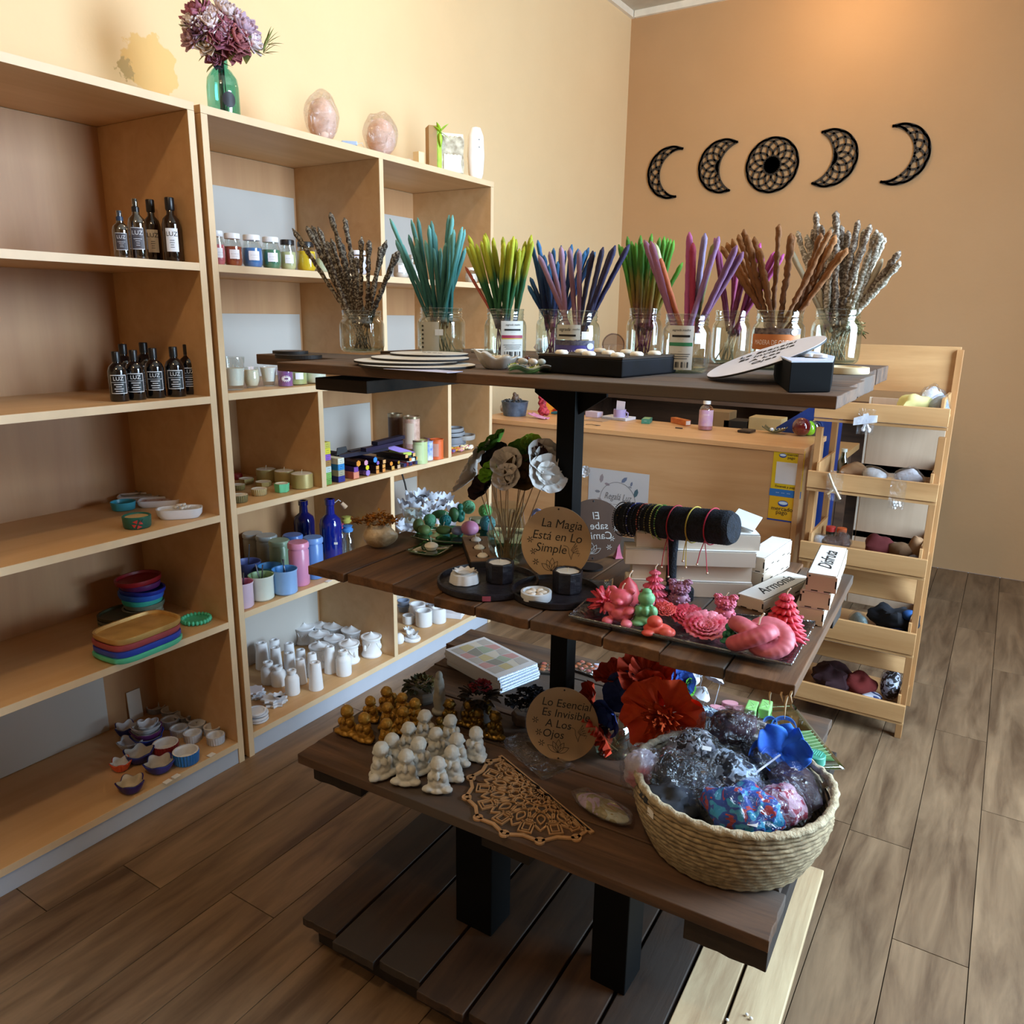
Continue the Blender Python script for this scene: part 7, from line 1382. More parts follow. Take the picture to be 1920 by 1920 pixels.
g.obj('mandala_board', mat('#bd9468', .6, c2='#ab8258', vs=20), t, smooth=False); G().box((0, -.0005, .0046), (2*R*.96, .0016, .0012)).obj('slot', ink, t, smooth=False)
# cellophane-wrapped pieces
qa = M1(1078, 1498); qb = M1(1182, 1556); P = (qa+qb)/2; t = thing('wrapped_soap', 'wrapped soap bar with pastel label beside the basket', 'soap', P, atan2((qb-qa).y, (qb-qa).x)); lump(.068, .028, .015, 3, .004, 40).obj('soap_bar', spots('#9a9468', '#b9c4b4', 26, .3, c3='#b9a8c4'), t); lump(.080, .032, .0175, 7, .008, 40).obj('wrapping', film, t, auto=20)
P = M1(1005, 1418); t = thing('wrapped_card', 'dark crinkled cellophane packet lying behind the mandala', 'packet', P, radians(-25)); G().grid(lambda u, v: ((u-.5)*.20, (v-.5)*.10, .006+.006*noise.noise(Vector((u*5, v*4, 1)))), 24, 14).obj('wrapping', film, t, auto=15); G().box((0, 0, .002), (.17, .08, .003)).obj('card', mat('#2a1d14', .5, c2='#4a3826', vs=20), t, smooth=False)
P = M1(1150, 1408); s1 = 1/sc(P); FV = P; t = vessel('glass_vase', 'square-shouldered clear glass jar holding the orange paper flowers', 'vase', P, [('glass_body', [(.0005, .004), (30*s1, .002), (34*s1, 0), (35*s1, .05), (32*s1, .075), (28*s1, .08)], glass('#b9c4bc', .5, edge=.9))])
org_ = '#c8380e'
for i, (px, py, r, c, c2, lab, dy, look, kw) in enumerate((
    (1240, 1348, 82, org_, '#d4480f', 'largest orange paper flower with a shredded centre', -.06, (.05, -1, .05), dict(petals=5, layers=1, frill=.5, cup=.25)),
    (1104, 1312, 34, org_, None, 'orange paper flower facing left beside the round sign', .0, (-.6, -.6, .3), dict(frill=.3)),
    (1118, 1375, 42, org_, None, 'orange paper flower drooping over the round sign', -.05, (-.5, -.7, -.5), dict(petals=7, frill=.5, cup=.5)),
    (1148, 1262, 34, '#b8300c', None, 'orange-red paper flower at the upper left of the bunch', .03, (-.3, -.3, .9), dict(frill=.3)),
    (1212, 1262, 52, '#b02c0c', '#c03a10', 'orange-red paper flower at the top of the bunch', .02, (.1, -.5, .7), dict(petals=6, frill=.5)),
    (1222, 1292, 36, '#b83410', None, 'orange paper flower tucked under the top one', .0, (.1, -.8, .2), dict(frill=.3)),
    (1168, 1298, 38, '#1c2f6e', None, 'dark blue paper flower in the middle of the bunch', -.01, (-.2, -.7, .5), dict(petals=4, frill=.15)),
    (1140, 1345, 36, '#24449c', None, 'royal blue paper flower left of the largest orange one', -.03, (-.4, -.9, -.1), dict(petals=4, frill=.15)),
    (1278, 1278, 26, '#1e4aa0', None, 'small blue paper flower at the right of the bunch', .04, (.6, -.4, .4), dict(petals=4, frill=.15)),
    (1292, 1288, 16, '#4f9a20', None, 'small green paper flower behind the small blue one', .05, (.8, -.2, .3), dict(petals=4, frill=.15)))):
    t = pflower(px, py, r*(.78 if i == 0 else .86), c, lab, FV, dy, .008, 40+i, 'paper flowers on the bottom tier', c2, look=look, **kw)
    if i == 0:
        fh = t.children[0]; g = G(); rnd = random.Random(2)
        for k in range(110): a = rnd.uniform(0, 6.28); e = rnd.uniform(.15, 1.4); leaf(g, (0, 0, .010), (cos(a)*cos(e), sin(a)*cos(e), sin(e)), rnd.uniform(.035, .062), .011, -.1, 4, .5)
        g.obj('shredded_centre', mat('#dc5418', .8, var=.1), fh)
wm = mat('#c9ccd4', .6)
for i, (px, py, r) in enumerate(((1292, 1262, 24), (1322, 1290, 24), (1345, 1262, 22), (1312, 1250, 20))):
    T = aty(px, py, 1.93); t = thing('fabric_bell', ['left', 'lower', 'right', 'upper'][i]+' white translucent fabric bell flower behind the orange bunch', 'fabric flower', Vector((T.x, 1.92, ZB+.0012)), 0); o = T-Vector(t.location); rr2 = r/sc(T)
    link('bell', ruffle(rr2, None, 70+i, 4, 1, .1, 1.0), glass('#dfe2ea', .35, .5, edge=.5) if 0 else wm, t, o, (radians(200), .3*i, i)); G().tube([(0, 0, 0), tuple(o*.6+Vector((.01, 0, .01))), tuple(o)], .0012, 5).obj('stem', wm, t)
# right rear: soaps on glass
q = [M1(1425, 1330), M1(1487, 1326), M1(1583, 1447), M1(1530, 1448)]; cen = sum(q, Vector())/4; t = thing('glass_tray', 'clear green-tinted glass tray with a leaf print at the right rear', 'tray', cen, 0); ql = [p-cen for p in q]
G().grid(lambda u, v: tuple((ql[0].lerp(ql[1], u)).lerp(ql[3].lerp(ql[2], u), v)*1+Vector((0, 0, .006)))[:2]+(.006,), 8, 8).obj('glass_body', glass('#b9cdb4', .5, edge=.85), t, solid=.004)
G().grid(lambda u, v: tuple((ql[0].lerp(ql[1], .15+.7*u)).lerp(ql[3].lerp(ql[2], .15+.7*u), .45+.45*v))[:2]+(.0090,), 6, 6).obj('leaf_print', mat('#2f5a34', .5, c2='#5a8450', vs=60), t); g = G()
for k in range(9): a_ = ql[0].lerp(ql[3], .5+.045*k); b__ = ql[1].lerp(ql[2], .45+.045*k); g.tube([(a_.x*.9+b__.x*.1, a_.y*.9+b__.y*.1, .0100), ((a_.x+b__.x)/2, (a_.y+b__.y)/2-.004, .0102), (b__.x*.9+a_.x*.1, b__.y*.9+a_.y*.1, .0100)], .0005, 4)
g.obj('leaf_vein', mat('#a9c49a', .5), t)
grn = mat('#7fc06a', .5, sss=.1, c2='#92cc7c', vs=10)
for i, (px, py) in enumerate(((1402, 1350), (1428, 1349))):
    P = M1(px, py); t = thing('soap_bar', ['left', 'right'][i]+' light green soap bar of the pair behind the bags', 'soap', P+Vector((0, .03, 0)), radians(6)); G().box((0, 0, .0145), (.029, .060, .029)).obj('soap_body', grn, t, smooth=False, bevel=.003)
    g = G(); g.ribbon([(-.008, -.02), (.008, .0), (-.006, .018)], .0012, .029, .0296).ribbon([(.008, -.018), (-.002, .002)], .001, .029, .0296); g.obj('stamp', mat('#a8d89a', .5), t, smooth=False)
for i, (px, py) in enumerate(((1345, 1335), (1368, 1326), (1388, 1336))): P = M1(px, py); tag(G().prism([(.022*cos(a), .014*sin(a)) for a in [2*pi*k/20 for k in range(20)]], 0, .014).obj('soap', mat('#c98a98', .5, c2='#d8a2ae', vs=20), loc=P, rot=(0, 0, .4*i), smooth=False, bevel=.002), ['left', 'rear', 'right'][i]+' pink soap piece behind the leopard bag', 'soap')
P = M1(1330, 1338); t = thing('mandala_soap', 'pale blue openwork soap left of the pink soaps', 'soap', P, .3); G().prism([(.026*cos(a), .02*sin(a)) for a in [2*pi*k/24 for k in range(24)]], 0, .010).obj('soap_body', mat('#3c5a7a', .5), t, smooth=False); g = G()
for k in range(12): g.ribbon([(.006*cos(k*pi/6), .005*sin(k*pi/6)), (.025*cos(k*pi/6+.3), .019*sin(k*pi/6+.3))], .0022, .010, .0125)
g.obj('openwork', mat('#c9e2f0', .5), t, smooth=False)
P = M1(1526, 1436, .0095); t = thing('round_soap', 'teal round soap with a leaf relief on the glass tray', 'soap', P, 0); r = 19/sc(P); G().lathe([(.0005, 0), (r, 0), (r*1.02, .004), (r, .020), (r*.92, .022), (.0005, .022)], 32).obj('soap_body', mat('#3a8f7a', .45, sss=.1), t); g = G()
for k in range(7): g.ribbon([(-r*.7+.2*r*k, -r*.4+.1*r*(k % 2)), (-r*.6+.2*r*k, r*.5)], .0012, .022, .0236)
g.obj('leaf_relief', mat('#5fb8a0', .45), t, smooth=False)
tag(G().tube([(.03*cos(a), .022*sin(a), .012+.002*sin(3*a)) for a in [2*pi*k/24 for k in range(25)]], .007, 8, False).obj('hair_band', mat('#a89a8c', .7, c2='#cfc4b4', vs=40), loc=M1(1430, 1408, .075)), 'beige fabric hair band on top of the bags', 'hair band') if 0 else None
# ------------------------------------------------------------------ basket
Cb = Vector((0, 0, 0)); fr = M1(1360, 1680); Cb = Vector((fr.x-.045, fr.y+.150, ZB+.0035)); HB = .135
bk = thing('woven_basket', 'oval woven seagrass basket full of packaged fabrics at the front right corner', 'basket', Cb, radians(18)); NR = 13
def prof_r(k): u = k/(NR-1); return .142+.034*sin(min(1, u*1.15)*pi/2)
def dip(a): return (max(0, cos(a))**14+max(0, -cos(a))**14)
straw_m = mat('#7d6c52', .85, c2='#a89574', vs=70, bump=.15, bs=160)
def coil(R3, z, rr2, seed, dipf=0, N=200, lift=0):
    vs = []; fs = []; n = 8
    for i in range(N):
        a = 2*pi*i/N; zz = z-dipf*dip(a)*.02+lift*dip(a)
        for k in range(n):
            b_ = 2*pi*k/n; q_ = rr2*(1+.20*cos(34*a+2*b_+seed)); vs.append(((R3+q_*cos(b_))*cos(a)*1.06, (R3+q_*cos(b_))*sin(a), zz+q_*sin(b_)))
    for i in range(N):
        for k in range(n): i2 = (i+1) % N; k2 = (k+1) % n; fs.append((i*n+k, i2*n+k, i2*n+k2, i*n+k2))
    return G().add(vs, fs)
for k in range(NR): coil(prof_r(k), .006+HB*k/NR, .0050, k*1.7, 1 if k > 9 else 0).obj('rope_coil', straw_m, bk, auto=False)
coil(prof_r(NR)+.001, .008+HB, .0078, 3, 0, lift=.012).obj('rope_rim', mat('#9c8c70', .85, c2='#bdae90', vs=70, bump=.5, bs=160), bk, auto=False)
G().lathe([(.0005, .003), (.142, .003)], 40, sx=1.06).obj('basket_floor', straw_m, bk); G().shell([(prof_r(k)-.0015, .004+HB*k/NR) for k in range(NR)], 48, sx=1.06).obj('basket_lining', mat('#3c3224', .9), bk)
for k, (px, py) in enumerate(((1255, 1545), (1525, 1470))): pass
g = G()
for s_ in (-1, 1): g.tube([(s_*(.178+.010*sin(b_)), .045*cos(b_), HB-.006+.022*sin(b_)) for b_ in [pi*i/12 for i in range(13)]], .0065, 8)
g.obj('handle', straw_m, bk); G().box((.0, 0, 0), (.02, .0005, .016)).obj('price_tag', paper, bk, smooth=False, loc=(-.150, -.112, HB-.022), rot=(0, 0, -.9))
# ------------------------------------------------------------------ bagged fabrics in the basket
def bundle(name, label, px, py, z, size, rot, clothm, seed, amp=.012, cat='bag', tagp=None, filmr=1.10, film_m=None):
    P = at(px, py, z); t = thing(name, label, cat, P, rot); a, b, c = size; g = G().ell((0, 0, 0), (a, b, c), 36, 24)
    o = Vector((seed*7.3, seed*1.7, 0)); g.v = [tuple(Vector(p)*(1+.30*noise.noise(Vector(p)*24+o)-.22*abs(noise.noise(Vector(p)*50+o))+.07*noise.noise(Vector(p)*120+o))) for p in g.v]; g.obj('cloth', clothm, t)
    if filmr:
        g = G().ell((0, 0, 0), (a*filmr, b*filmr, c*filmr), 30, 20); o = o+Vector((5, 5, 5)); vs = []
        for p in g.v:
            p = Vector(p); k = 1+.22*noise.noise(p*34+o)+.26*abs(noise.noise(p*60+o)); vs.append(tuple(p*max(k, 1.02)))
        g.v = vs; g.obj('plastic_bag', film_m or film2, t, auto=22)
    if tagp: G().box(tagp, (.018, .012, .0006)).obj('price_sticker', paper, t, smooth=False)
    return t
film2 = glass('#f2f4f8', .14, .10, 1.0, 42, .55)
zt = ZB+HB
black = mat('#101116', .85, c2='#1c1f28', vs=30); dkgrey = mat('#22262e', .85, c2='#343a44', vs=20)
bundle('bagged_fabric', 'black cloth bundle in clear film, back left of the basket', 1275, 1460, zt+.005, (.070, .050, .048), (0, .2, .4), black, 1)
bundle('bagged_fabric', 'folded dark grey cloth at the left inner wall of the basket', 1258, 1500, zt-.015, (.060, .045, .038), (0, .1, .6), dkgrey, 2, filmr=0)
bundle('bagged_fabric', 'black and grey leopard print fabric bag behind the orange flower', 1300, 1405, zt+.020, (.055, .035, .040), (.2, 0, .2), spots('#8f8f96', '#15151a', 75, .40), 3, tagp=(.03, -.03, .035))
bundle('bagged_fabric', 'dark plum fabric bag on top at the back of the basket', 1368, 1365, zt+.045, (.058, .036, .038), (.2, -.3, .3), mat('#20101c', .6, c2='#3a1424', vs=25), 4)
bundle('bagged_fabric', 'pale patterned fabric bag in the centre of the basket', 1375, 1452, zt+.005, (.065, .040, .034), (0, .2, -.4), spots('#9fb0c0', '#20242c', 60, .42), 5)
bundle('bagged_fabric', 'black fabric roll in film right of the centre', 1425, 1425, zt+.010, (.050, .034, .030), (0, .2, -.6), black, 6)
bundle('bagged_fabric', 'bright blue comic-print fabric bag at the front of the basket', 1390, 1520, zt-.010, (.078, .050, .052), (.3, -.1, .05), spots('#2250a8', '#2fa0c8', 48, .34, c3='#b83a3c'), 7, tagp=(.032, -.042, .022))
bundle('bagged_fabric', 'pink and white print fabric bag at the front right', 1465, 1510, zt-.012, (.045, .042, .040), (.2, .2, .2), spots('#c9a0b0', '#a83048', 60, .36), 8)
bundle('bagged_fabric', 'dark plum fabric in shiny film at the right wall of the basket', 1490, 1475, zt-.010, (.046, .062, .036), (0, .3, .5), mat('#2a1420', .6, c2='#3c2030', vs=25), 9)
bundle('bagged_fabric', 'translucent white bag with a red tip hanging over the left rim', 1205, 1448, zt+.004, (.040, .034, .050), (.1, -.2, .2), mat('#b9b0ba', .7, c2='#c47a84', vs=10, lo=.5, hi=.6), 10, filmr=1.12)
bundle('bagged_fabric', 'red printed fabric bag between the black cloth and the white bag', 1248, 1440, zt+.000, (.026, .022, .034), (.2, .5, .3), spots('#8a2030', '#c4384c', 60, .4), 11)
P = at(1465, 1412, zt+.03); t = thing('fabric_flower', 'large bright blue fabric flower pick with a white stick', 'fabric flower', P, 0); g = G(); rnd = random.Random(6)
for k, (a0, e0, L_) in enumerate(((.2, .35, .062), (1.5, .2, .058), (2.7, .5, .060), (3.9, .15, .066), (5.2, .4, .060))):
    g.grid(lambda u, v: (lambda x, w2, z: (x*cos(a0)-w2*sin(a0), x*sin(a0)+w2*cos(a0), z))(L_*v*cos(e0), .036*sin(pi*min(1, .12+.80*v))*(2*u-1), L_*v*sin(e0)+.016*(2*u-1)**2*v+.004*sin(9*u+5*v+a0)), 10, 8)
g.obj('flower_head', mat('#1f5fd0', .7, c2='#2f78e0', vs=20), t, rot=(radians(48), radians(12), 0), solid=.0008)
e = at(1392, 1468, zt+.015)-P; G().tube([(0, -.01, .0), tuple(e)], .0020, 6).obj('stick', mat('#d6d8e2', .5), t)
P = at(1470, 1368, zt+.03); t = thing('ribbon_loop', 'light blue ribbon loop above the blue flower', 'ribbon', P, 0); g = G(); g.ribbon([(.026*cos(a), .026*sin(a)) for a in [2*pi*k/24 for k in range(24)]], .0018, -.008, .010, closed=True); g.ribbon([(-.03+.014*cos(a), .003+.014*sin(a)) for a in [2*pi*k/24 for k in range(24)]], .0018, -.006, .010, closed=True); o = g.obj('loop', mat('#4f8fe0', .5), t, smooth=False, rot=(radians(40), 0, 0))
P = at(1425, 1372, zt+.03); tag(G().tube([(.028*cos(a), .020*sin(a), .0) for a in [2*pi*k/24 for k in range(25)]], .006, 8, False).obj('hair_band', mat('#4a4240', .7, c2='#c9c0b8', vs=30), loc=P, rot=(.4, .2, 0)), 'grey-beige hair band ring on top of the bags', 'hair band')
# crumbs of plaster on the pallet
for i, (px, py) in enumerate(((1400, 1905), (1363, 1915), (1408, 1912))): tag(link('plaster_crumb', blob([((0, 0, .003), (.0035, .003, .003)), ((.002, .001, .003), (.002, .002, .002))], .0008, 1), white_m, None, at(px, py, .1002)), ['largest', 'left', 'smallest'][i]+' white plaster crumb on the pale floor boards', 'crumb')
# ================================================================== COUNTER TOP
def K(px, py, dz=0):
    P = at(px, py, ZK)
    if P.y > 3.57: q = aty(px, py, 3.57); P = Vector((q.x, 3.57, ZK+.0009))
    P.z += dz; return P
P = K(965, 779); s1 = 1/sc(P); t = thing('metal_pot', 'blue-grey metal pot of pebbles and brown ornaments on the counter', 'pot', P, face(P)); h = hgt(P, 752); r = 25*s1
G().shell([(.0005, 0), (r*.84, 0), (r, h*.94), (r*1.04, h), (r*.96, h), (r*.94, h*.8), (.0005, h*.8)], 28).obj('pot_body', mat('#47566a', .45, c2='#5f6f84', vs=40, metal=.3), t); g = G(); rnd = random.Random(3)
for k in range(40): g.ell((r*.8*rnd.uniform(-1, .6), r*.6*rnd.uniform(-1, 1), h*.95+rnd.uniform(0, .012)), (.006, .005, .004), 6, 5)
g.obj('pebbles', mat('#2c2a2c', .6, c2='#6a6866', vs=50), t, ); t.children[-1]['kind'] = 'stuff'; link('ornament', blob([((0, 0, h+.014), (.016, .012, .016)), ((.016, 0, h+.008), (.012, .010, .012)), ((-.002, 0, h+.034), (.010, .009, .012)), ((.014, 0, h+.024), (.006, .006, .012))], .0022, 3), mat('#5c4434', .5), t)
P = K(935, 775); tag(link('white_bag', blob([((0, 0, .02), (.02, .02, .025))], .003, 2, jit=.004, jf=50), mat('#c9c4c6', .7), None, P+Vector((0, .05, 0))), 'pale crumpled bag behind the metal pot', 'bag')
P = K(1012, 782); tag(link('red_cloth', blob([((0, 0, .03), (.025, .02, .03)), ((-.01, .01, .065), (.022, .018, .03)), ((-.012, .01, .10), (.018, .016, .03)), ((.02, 0, .02), (.018, .014, .018))], .003, 3, jit=.006, jf=60), spots('#c03a4a', '#8a1c2c', 50, .35), None, P+Vector((0, .03, 0))), 'crumpled red printed cloth on the counter', 'cloth')
P = K(1030, 768); tag(G().box((0, 0, .045), (.07, .05, .09)).obj('orange_box', mat('#e08a20', .5), loc=P+Vector((0, .02, 0)), rot=(0, 0, .5), smooth=False, bevel=.001), 'bright orange box behind the red cloth on the counter', 'box')
P = K(1010, 785); tag(G().grid(lambda u, v: ((u-.5)*.10, (v-.5)*.05, .004+.020*(1-u)**2+.004*sin(v*7)), 10, 6).obj('pink_paper', mat('#d07aaa', .5, c2='#e0a4c4', vs=40), loc=P, solid=.0015), 'curled pink printed paper on the counter front', 'paper')
P = K(1040, 778); tag(G().tube([(-.02, 0, .008), (0, .002, .010), (.02, 0, .012)], [.005, .009, .008], 10).obj('teal_case', mat('#1c6474', .5), loc=P), 'small teal pouch on the counter near the post', 'pouch'); P = K(1042, 772, .017); tag(G().tube([(-.015, 0, .0), (.015, .0, .012)], [.006, .009], 10).obj('red_case', mat('#c4301c', .5), loc=P), 'small red pouch resting on the teal one', 'pouch')
P = K(1150, 788); t = thing('spiral_notebook', 'white spiral notebook lying on the counter', 'notebook', P, -.10); G().box((0, .05, .007), (.14, .10, .014)).obj('page_block', mat('#dcdbe2', .5), t, smooth=False, bevel=.001); g = G()
for k in range(26): g.tube([(-.065+.13*k/25, -.001+.004*cos(a), .008+.005*sin(a)) for a in [2*pi*j/8 for j in range(9)]], .0006, 4, False)
g.obj('spiral', mat('#3a3c44', .4, metal=.6), t)
P = K(1112, 790); tag(G().box((0, .05, .001), (.10, .10, .002)).obj('paper_sheet', mat('#a98a70', .6), loc=P, smooth=False), 'brown paper sheet under the notebook on the counter', 'paper'); P = K(1112, 798); tag(G().tube([(-.04, 0, .0015), (-.01, .008, .003), (.02, -.004, .002), (.035, .006, .0025), (.0, .01, .0015)], .0012, 5).obj('cable', ink, loc=P), 'thin black cable curled beside the notebook', 'cable')
P = K(1110, 770); tag(G().box((0, .02, .014), (.075, .05, .028)).obj('paper_box', mat('#c9bcd0', .5), loc=P, rot=(0, 0, -.15), smooth=False, bevel=.001), 'small pale lilac box right of the post on the counter', 'box')
P = K(1162, 776); t = thing('mug', 'lilac mug holding a white card on the counter', 'mug', P, 0); G().shell([(.0005, 0), (.026, 0), (.031, .01), (.031, .052), (.028, .052), (.026, .01), (.0005, .006)], 26).obj('mug_body', mat('#a898c4', .35), t); G().tube([(.030, 0, .042), (.044, 0, .036), (.044, 0, .018), (.030, 0, .012)], .004, 8).obj('handle', mat('#a898c4', .35), t); G().box((0, 0, .05), (.045, .002, .085)).obj('card', mat('#d6d0dc', .5), t, smooth=False, rot=(0, .05, 0))
def cbox(px, py, d, c, label, rz, words=None, c2=None):
    P = K(px, py); t = thing('product_box', label, 'box', P, rz); G().box((0, d[1]/2, d[2]/2), d).obj('carton', mat(c, .45, c2=c2, vs=40), t, smooth=False, bevel=.001); return t
t = cbox(1210, 795, (.040, .09, .022), '#3f7f6c', 'green carton with a small red sign on the counter', .25); text('----', .010, paper, t, (0, -.0006, .014)); G().box((0, .0455, .0225), (.03, .07, .0006)).obj('label', mat('#8fae7c', .5), t, smooth=False)
t = cbox(1290, 795, (.030, .125, .026), '#d07a30', 'orange carton lying on the counter', .95, c2='#b9581c'); G().box((0, -.0006, .013), (.024, .0008, .018)).obj('label', paper, t, smooth=False)
P = K(1273, 804); tag(G().box((0, 0, .003), (.035, .006, .005)).obj('lighter', mat('#3a2c28', .5), loc=P, smooth=False, bevel=.001), 'small dark lighter on the counter edge', 'lighter')
P = K(1322, 806); r = 13.5/sc(P); h = hgt(P, 748); t = vessel('spray_bottle', 'pink and clear plastic bottle with white cap on the counter', 'bottle', P, [('bottle_body', [(.0005, 0), (r*.9, 0), (r, .004), (r, h*.62), (r*.8, h*.74), (r*.4, h*.82), (r*.4, h*.86)], glass('#e9d6dc', .35, edge=.8)), ('liquid', [(.0005, .003), (r*.93, .003), (r*.94, h*.3), (.0005, h*.31)], mat('#c49aa8', .3)), ('cap', [(r*.5, h*.84), (r*.52, h*.99), (r*.45, h), (.0005, h)], mat('#e9e9e6', .4))]); a = patch(-r*1.2, h*.14, r*1.2, h*.66, r+.0008, mat('#b890b8', .4, c2='#c9a8b0', vs=30), t); text('-----', h*.12, paper, a, (0, 0, h*.52), wrap=r+.0014, shear=.3)
P = K(1395, 812); tag(G().box((0, .03, .006), (.060, .075, .012)).obj('phone', mat('#2a1f1c', .35), loc=P, rot=(0, 0, -.08), smooth=False, bevel=.004), 'dark smartphone lying near the counter edge', 'phone')
P = K(1452, 812); t = thing('glass_dish', 'green leaf-shaped glass dish on the counter', 'dish', P, 0); G().grid(lambda u, v: ((u-.5)*.10, (v-.5)*.06, .004+.020*(2*u-1)**2+.010*(2*v-1)**2), 14, 8).obj('glass_body', glass('#5fa078', .55, edge=.8), t, solid=.003)
P2 = P+Vector((-.014, .004, .0085)); tag(G().ell((0, 0, .008), (.009, .009, .008)).obj('white_stone', mat('#e6e6ee', .4), loc=P2), 'white pebble in the green glass dish', 'stone')
for i in range(3): tag(G().ell((0, 0, .007), (.008, .007, .006)).obj('glass_bead', glass('#3f6a54', .6), loc=P+Vector((.006+.014*i, .004*(i % 2), .010+.003*i))), ['left', 'middle', 'right'][i]+' dark green glass bead in the leaf dish', 'bead')
for i, (px, py, wp, c, lab, dy) in enumerate(((1501, 817, 34, '#5a0c10', 'dark red glass ball at the counter end', 0), (1514, 812, 28, '#7ab820', 'lime green glass ball behind the red one', .03), (1521, 806, 30, '#2a6a90', 'clear blue glass ball behind the green one', .045))):
    P = K(px, py)+Vector((0, dy, 0)); r = wp/sc(P)/2; tag(G().ell((0, 0, r), (r, r, r), 28, 18).obj('glass_ball', mat(c, .05, coat=1, var=.05) if i < 2 else glass('#4a90c0', .5), loc=P), lab, 'glass ball')
P = K(1522, 818); t = thing('glass_dish', 'pale clear glass plate under the glass balls', 'dish', P+Vector((.0, .02, 0)), 0) if 0 else None
# stickers on the counter front
def on_front(x0, z0, x1, z1, m, par, name, y): return G().box(((x0+x1)/2, y, (z0+z1)/2), (x1-x0, .0006, z1-z0)).obj(name, m, par, smooth=False)
yF = KY0+.004; yel = mat('#d9b91c', .4, var=.02); blu = mat('#2c6cb8', .4, var=.02); dbl = mat('#1c3f9a', .4, var=.02)
a0 = aty(1452, 842, yF); a1 = aty(1510, 850, yF); X0, X1 = a0.x, a1.x; zt_ = aty(1480, 843, yF).z; zb_ = aty(1470, 918, yF).z; zb2 = aty(1470, 978, yF).z
t = tag(thing('payment_sticker', None, None, (X0, yF, 0)), 'yellow and blue mercado pago payment sticker on the counter end', 'sticker'); W_ = X1-X0
def ps(x0, z0, x1, z1, m, name, d=.0008): return G().box(((x0+x1)/2, -d, (z0+z1)/2), (x1-x0, .0006, z1-z0)).obj(name, m, t, smooth=False)
H1 = zt_-zb_; ps(0, zb_, W_, zt_, yel, 'yellow_panel'); ps(W_*.12, zb_+H1*.14, W_*.88, zb_+H1*.68, mat('#d6d6e0', .4, var=0), 'white_panel', .0014)
ps(-.003, zb_-.030, W_, zb_, blu, 'blue_band'); ps(0, zb2+.006, W_*.92, zb_-.031, mat('#d6a41c', .4, var=.02), 'yellow_panel'); ps(-.003, zb2, W_*.93, zb2+.006, dbl, 'blue_band')
def logo(cx, cz, s_): G().grid(lambda u, v: (cx+s_*v*cos(2*pi*u), -.0018, cz+s_*.62*v*sin(2*pi*u)), 24, 1).obj('logo_oval', dbl, t); G().grid(lambda u, v: (cx+s_*.85*v*cos(2*pi*u), -.0021, cz+.12*s_+s_*.34*v*sin(2*pi*u)), 20, 1).obj('logo_hands', mat('#c9dcf0', .4, var=0), t)
logo(W_*.30, zb_+H1*.84, W_*.12); text('mercado', W_*.13, ink, t, (W_*.66, -.0016, zb_+H1*.875)); text('pago', W_*.13, ink, t, (W_*.58, -.0016, zb_+H1*.80)); text('Escaneá y pagá', W_*.115, ink, t, (W_*.48, -.0016, zb_+H1*.07))
text('----   ----   ----', W_*.085, paper, t, (W_*.42, -.0016, zb_-.014)); cm_ = (zb2+zb_)/2; logo(W_*.46, cm_+.008, W_*.17); text('mercado', W_*.20, ink, t, (W_*.44, -.0016, cm_-.015)); text('pago', W_*.20, ink, t, (W_*.44, -.0016, cm_-.030))
b0 = aty(1105, 876, yF); b1 = aty(1218, 890, yF); b2 = aty(1105, 950, yF); PW = b1.x-b0.x; PH = PW*.82; zt_ = (b0.z+b1.z)/2
t = tag(thing('poster', None, None, (b0.x, yF, zt_-PH)), 'grey paper poster reading Regalá Luz with watercolour leaves on the counter front', 'poster'); G().box((PW/2, -.0008, PH/2), (PW, .0006, PH)).obj('paper', mat('#b9b8bc', .6, var=.02), t, smooth=False)
gm = mat('#6a6a6e', .6, var=0); g = G(); T = Matrix.Rotation(pi/2, 4, 'X'); g.ribbon([(PW*.5+PH*.36*cos(a), PH*.42+PH*.36*sin(a)) for a in [2*pi*i/40 for i in range(40)]], .0018, .0012, .0016, T, closed=True); g.obj('drawn_ring', gm, t, smooth=False)
text('Regalá Luz', PH*.15, gm, t, (PW*.5, -.0014, PH*.50), shear=.35, sxy=(.85, 1.2)); text('--- ----- - -----', PH*.06, gm, t, (PW*.5, -.0014, PH*.36), shear=.3); rnd = random.Random(8)
for k, (x, z, c, s_) in enumerate(((.22, .82, '#8c8288', .09), (.32, .72, '#8f8088', .06), (.60, .84, '#5f6a86', .08), (.80, .62, '#3f5a66', .09), (.86, .42, '#446a70', .08), (.12, .34, '#7a8086', .07), (.16, .56, '#7c7c84', .06), (.72, .78, '#6a7288', .05), (.10, .22, '#5f7478', .06), (.70, .72, '#8a8a90', .04), (.20, .42, '#90888c', .05), (.88, .22, '#5a7278', .06))):
    a = rnd.uniform(0, 6.28); g = G().add([(PW*x+PH*s_*(cos(a)*u-sin(a)*v), -.0014, PH*z+PH*s_*(sin(a)*u+cos(a)*v)) for u, v in ((-1, 0), (-.4, .42), (.4, .40), (1, 0), (.4, -.40), (-.4, -.42))], [tuple(range(6))]); g.obj('painted_leaf', mat(c, .6), t, smooth=False)
t = thing('white_flower', 'white paper flower tucked behind the post on the counter front', 'paper flower', aty(1098, 885, yF-.02), 0); link('flower_head', ruffle(.03, None, 5), mat('#c9ccd4', .7), t, None, (1.2, 0, 0)); G().box((0, .012, 0), (.008, .012, .008)).obj('clip', mat('#b98a5c', .6), t, smooth=False)

